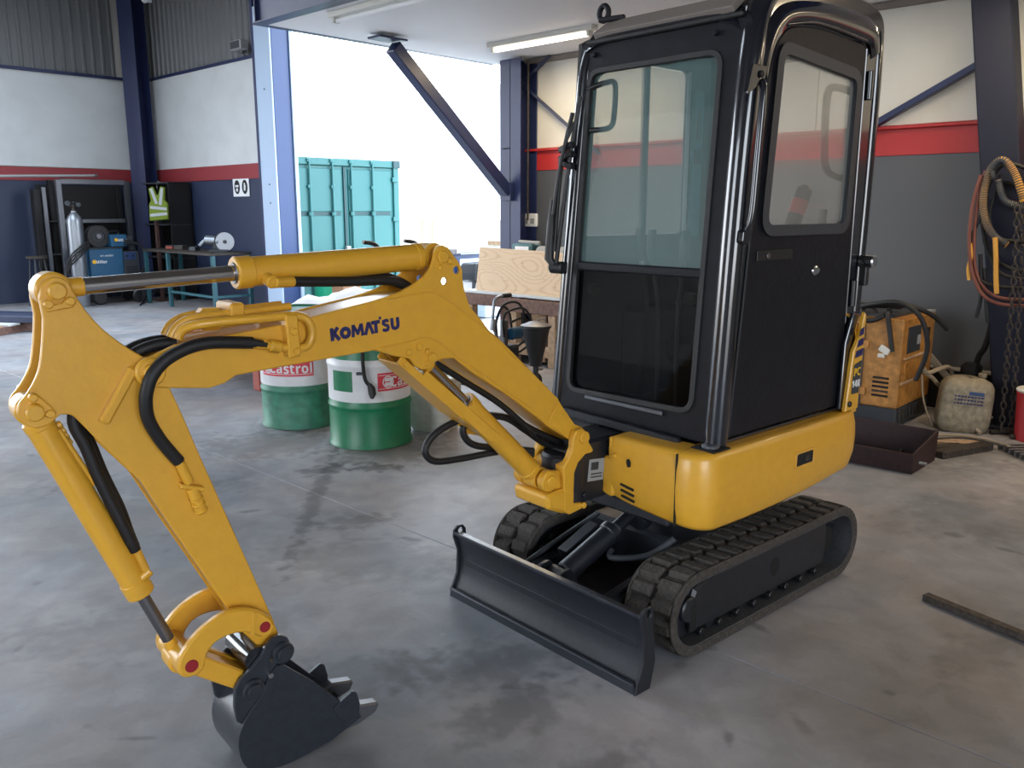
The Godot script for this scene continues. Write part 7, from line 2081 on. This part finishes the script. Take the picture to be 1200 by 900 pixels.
	for i in 6:
		part("bar", mb().bx(Vector3(-0.15 + i * 0.06, 0.03, 0), Vector3(0.016, 0.04, 0.4), 0.003), M.steel, gt)
	for z in [-0.16, 0.16]:
		part("cross_bar", mb().bx(Vector3(0, 0.02, z), Vector3(0.34, 0.02, 0.02), 0.003), M.steel, gt)
	var sb := thing("steel_bar", "long dark steel bar lying on the open floor at lower right", "bar", Vector3(3.55, 0, -0.7), 0.0)
	part("bar", mb().bar(Vector3(0.09, 0.016, -0.34), Vector3(-0.12, 0.016, 0.45), 0.042, 0.03, 0.004), M.rusty_steel, sb)
	part("cut_end", mb().bar(Vector3(0.091, 0.016, -0.344), Vector3(0.0895, 0.016, -0.338), 0.040, 0.028, 0.001), M.panel_dark, sb)
	var lp := thing("brown_sheet", "brown board standing at the right edge behind the chains", "board", Vector3(6.78, 0, -1.08), 0.0)
	part("sheet", mb().bx(Vector3(0, 0.42, 0), Vector3(0.03, 0.84, 0.3), 0.004), M.cardboard, lp)
	part("batten", mb().bx(Vector3(-0.025, 0.42, -0.13), Vector3(0.03, 0.84, 0.04), 0.004), M.brown_timber, lp)
	# hoses hung on the raking post: each coil is its own
	var O := Vector3(7.0, 0, -1.75)
	var hs := [
		["amber_hose", 0.026, "amber_hose", "thick amber ribbed hose looped highest on the leaning post", [[Vector3(6.93, 1.677, -1.612), Vector3(6.93, 1.859, -1.685), Vector3(6.93, 1.962, -1.771), Vector3(6.93, 1.923, -1.838), Vector3(6.93, 1.805, -1.871), Vector3(6.93, 1.654, -1.873), Vector3(6.93, 1.521, -1.837), Vector3(6.93, 1.425, -1.771), Vector3(6.93, 1.372, -1.688)]]],
		["amber_hose", 0.017, "amber_tail", "straight amber hose end hanging down in the middle of the coils", [[Vector3(6.88, 1.426, -1.758), Vector3(6.88, 1.293, -1.739), Vector3(6.88, 1.141, -1.723), Vector3(6.88, 1.025, -1.706)]]],
		["amber_hose", 0.014, "amber_stub", "short amber hose stub at the left side of the hanging coils", [[Vector3(6.92, 1.378, -1.929), Vector3(6.92, 1.285, -1.914), Vector3(6.92, 1.191, -1.922), Vector3(6.92, 1.110, -1.908)]]],
		["cream_hose", 0.024, "ribbed_hose", "dull ribbed hose curving across the leaning post's front", [[Vector3(6.97, 1.83, -1.80), Vector3(6.97, 1.726, -1.768), Vector3(6.97, 1.666, -1.718), Vector3(6.97, 1.647, -1.58)]]],
		["hose_rubber", 0.014, "black_hose", "bundle of thin black hoses coiled on the leaning post", [[Vector3(6.99, 1.889, -1.60), Vector3(6.99, 1.941, -1.773), Vector3(6.99, 1.806, -1.859), Vector3(6.99, 1.593, -1.894), Vector3(6.99, 1.348, -1.824), Vector3(6.99, 1.217, -1.698), Vector3(6.99, 1.186, -1.55)], [Vector3(7.00, 1.772, -1.62), Vector3(7.00, 1.804, -1.778), Vector3(7.00, 1.654, -1.835), Vector3(7.00, 1.520, -1.833), Vector3(7.00, 1.411, -1.754), Vector3(7.00, 1.397, -1.55)], [Vector3(6.96, 1.70, -1.88), Vector3(6.96, 1.520, -1.867), Vector3(6.96, 1.349, -1.827), Vector3(6.96, 1.169, -1.719), Vector3(6.96, 1.128, -1.54)], [Vector3(6.94, 1.72, -1.85), Vector3(6.94, 1.581, -1.879), Vector3(6.94, 1.440, -1.922), Vector3(6.94, 1.285, -1.918), Vector3(6.94, 1.132, -1.857), Vector3(6.94, 1.076, -1.743), Vector3(6.94, 1.069, -1.53)], [Vector3(6.95, 1.3, -1.86), Vector3(6.95, 1.070, -1.831), Vector3(6.95, 0.944, -1.829), Vector3(6.95, 0.835, -1.842)], [Vector3(6.95, 1.2, -1.82), Vector3(6.95, 1.040, -1.799), Vector3(6.95, 0.916, -1.781), Vector3(6.95, 0.805, -1.758)]]],
		["brown_hose", 0.013, "brown_hose", "brown red hoses hanging lowest in the coil on the post", [[Vector3(6.91, 1.865, -1.902), Vector3(6.91, 1.654, -1.938), Vector3(6.91, 1.378, -1.933), Vector3(6.91, 1.162, -1.889), Vector3(6.91, 1.011, -1.805), Vector3(6.91, 0.951, -1.686), Vector3(6.91, 0.949, -1.52)], [Vector3(6.935, 1.895, -1.880), Vector3(6.935, 1.654, -1.912), Vector3(6.935, 1.285, -1.898), Vector3(6.935, 1.089, -1.832), Vector3(6.935, 0.996, -1.710), Vector3(6.935, 0.990, -1.52)]]],
	]
	for h in hs:
		var o := thing(h[2], h[3], "hose", O, 0.0, "hoses coiled on the leaning post")
		for P in h[4]:
			var Q := []
			for p in cr(P, 6):
				Q.append(p - O)
			part("coil", mb().tube(Q, h[1], 12), M[h[0]], o)
			if h[1] > 0.02:
				for i in range(1, Q.size() - 1):
					for s in 2:
						var p: Vector3 = (Q[i] as Vector3).lerp(Q[i + 1], s * 0.5)
						var d: Vector3 = (Q[i + 1] - Q[i]).normalized()
						part("rib", mb().cyl(p - d * 0.004, p + d * 0.004, h[1] + 0.002, 12, 0.001), M.panel_dark, o)
	chain("rusty chain hanging nearer the picture's right edge pair, left one", [Vector3(6.85, 1.62, -1.63), Vector3(6.85, 1.3, -1.607), Vector3(6.85, 1.06, -1.598), Vector3(6.85, 0.694, -1.587), Vector3(6.85, 0.383, -1.577), Vector3(6.85, 0.05, -1.567)])
	chain("rusty chain hanging on the right of the two, closest to the edge", [Vector3(6.88, 1.60, -1.60), Vector3(6.88, 1.12, -1.563), Vector3(6.88, 0.695, -1.54), Vector3(6.88, 0.386, -1.524), Vector3(6.87, 0.04, -1.51)])
	var hk := thing("chain_hook", "rusty hook and shackle lying under the two hanging chains", "hook", Vector3(6.85, 0, -1.53))
	part("hook", mb().tube(cr([Vector3(-0.03, 0.02, -0.1), Vector3(0.04, 0.02, -0.04), Vector3(0.05, 0.02, 0.05), Vector3(-0.02, 0.02, 0.09), Vector3(-0.07, 0.02, 0.04)], 5), 0.016, 10), M.rusty_steel, hk)
	part("shackle", mb().tube(cr([Vector3(-0.12, 0.02, -0.14), Vector3(-0.06, 0.05, -0.2), Vector3(0.0, 0.02, -0.14)], 5), 0.012, 10), M.cream_hose, hk)
	var kb := thing("floor_cable", "black cable hanging down behind the jerrycan to the floor", "cable", Vector3(7.2, 0, -1.85))
	part("cable", mb().tube(cr([Vector3(-0.02, 1.0, 0.06), Vector3(0, 0.74, 0.05), Vector3(0.02, 0.58, 0.02), Vector3(0.04, 0.45, -0.03), Vector3(0.05, 0.03, -0.05)], 6), 0.022, 10), M.hose_rubber, kb)
	part("coil", mb().bx(Vector3(0.03, 0.3, -0.06), Vector3(0.12, 0.3, 0.14), 0.03), M.hose_rubber, kb)
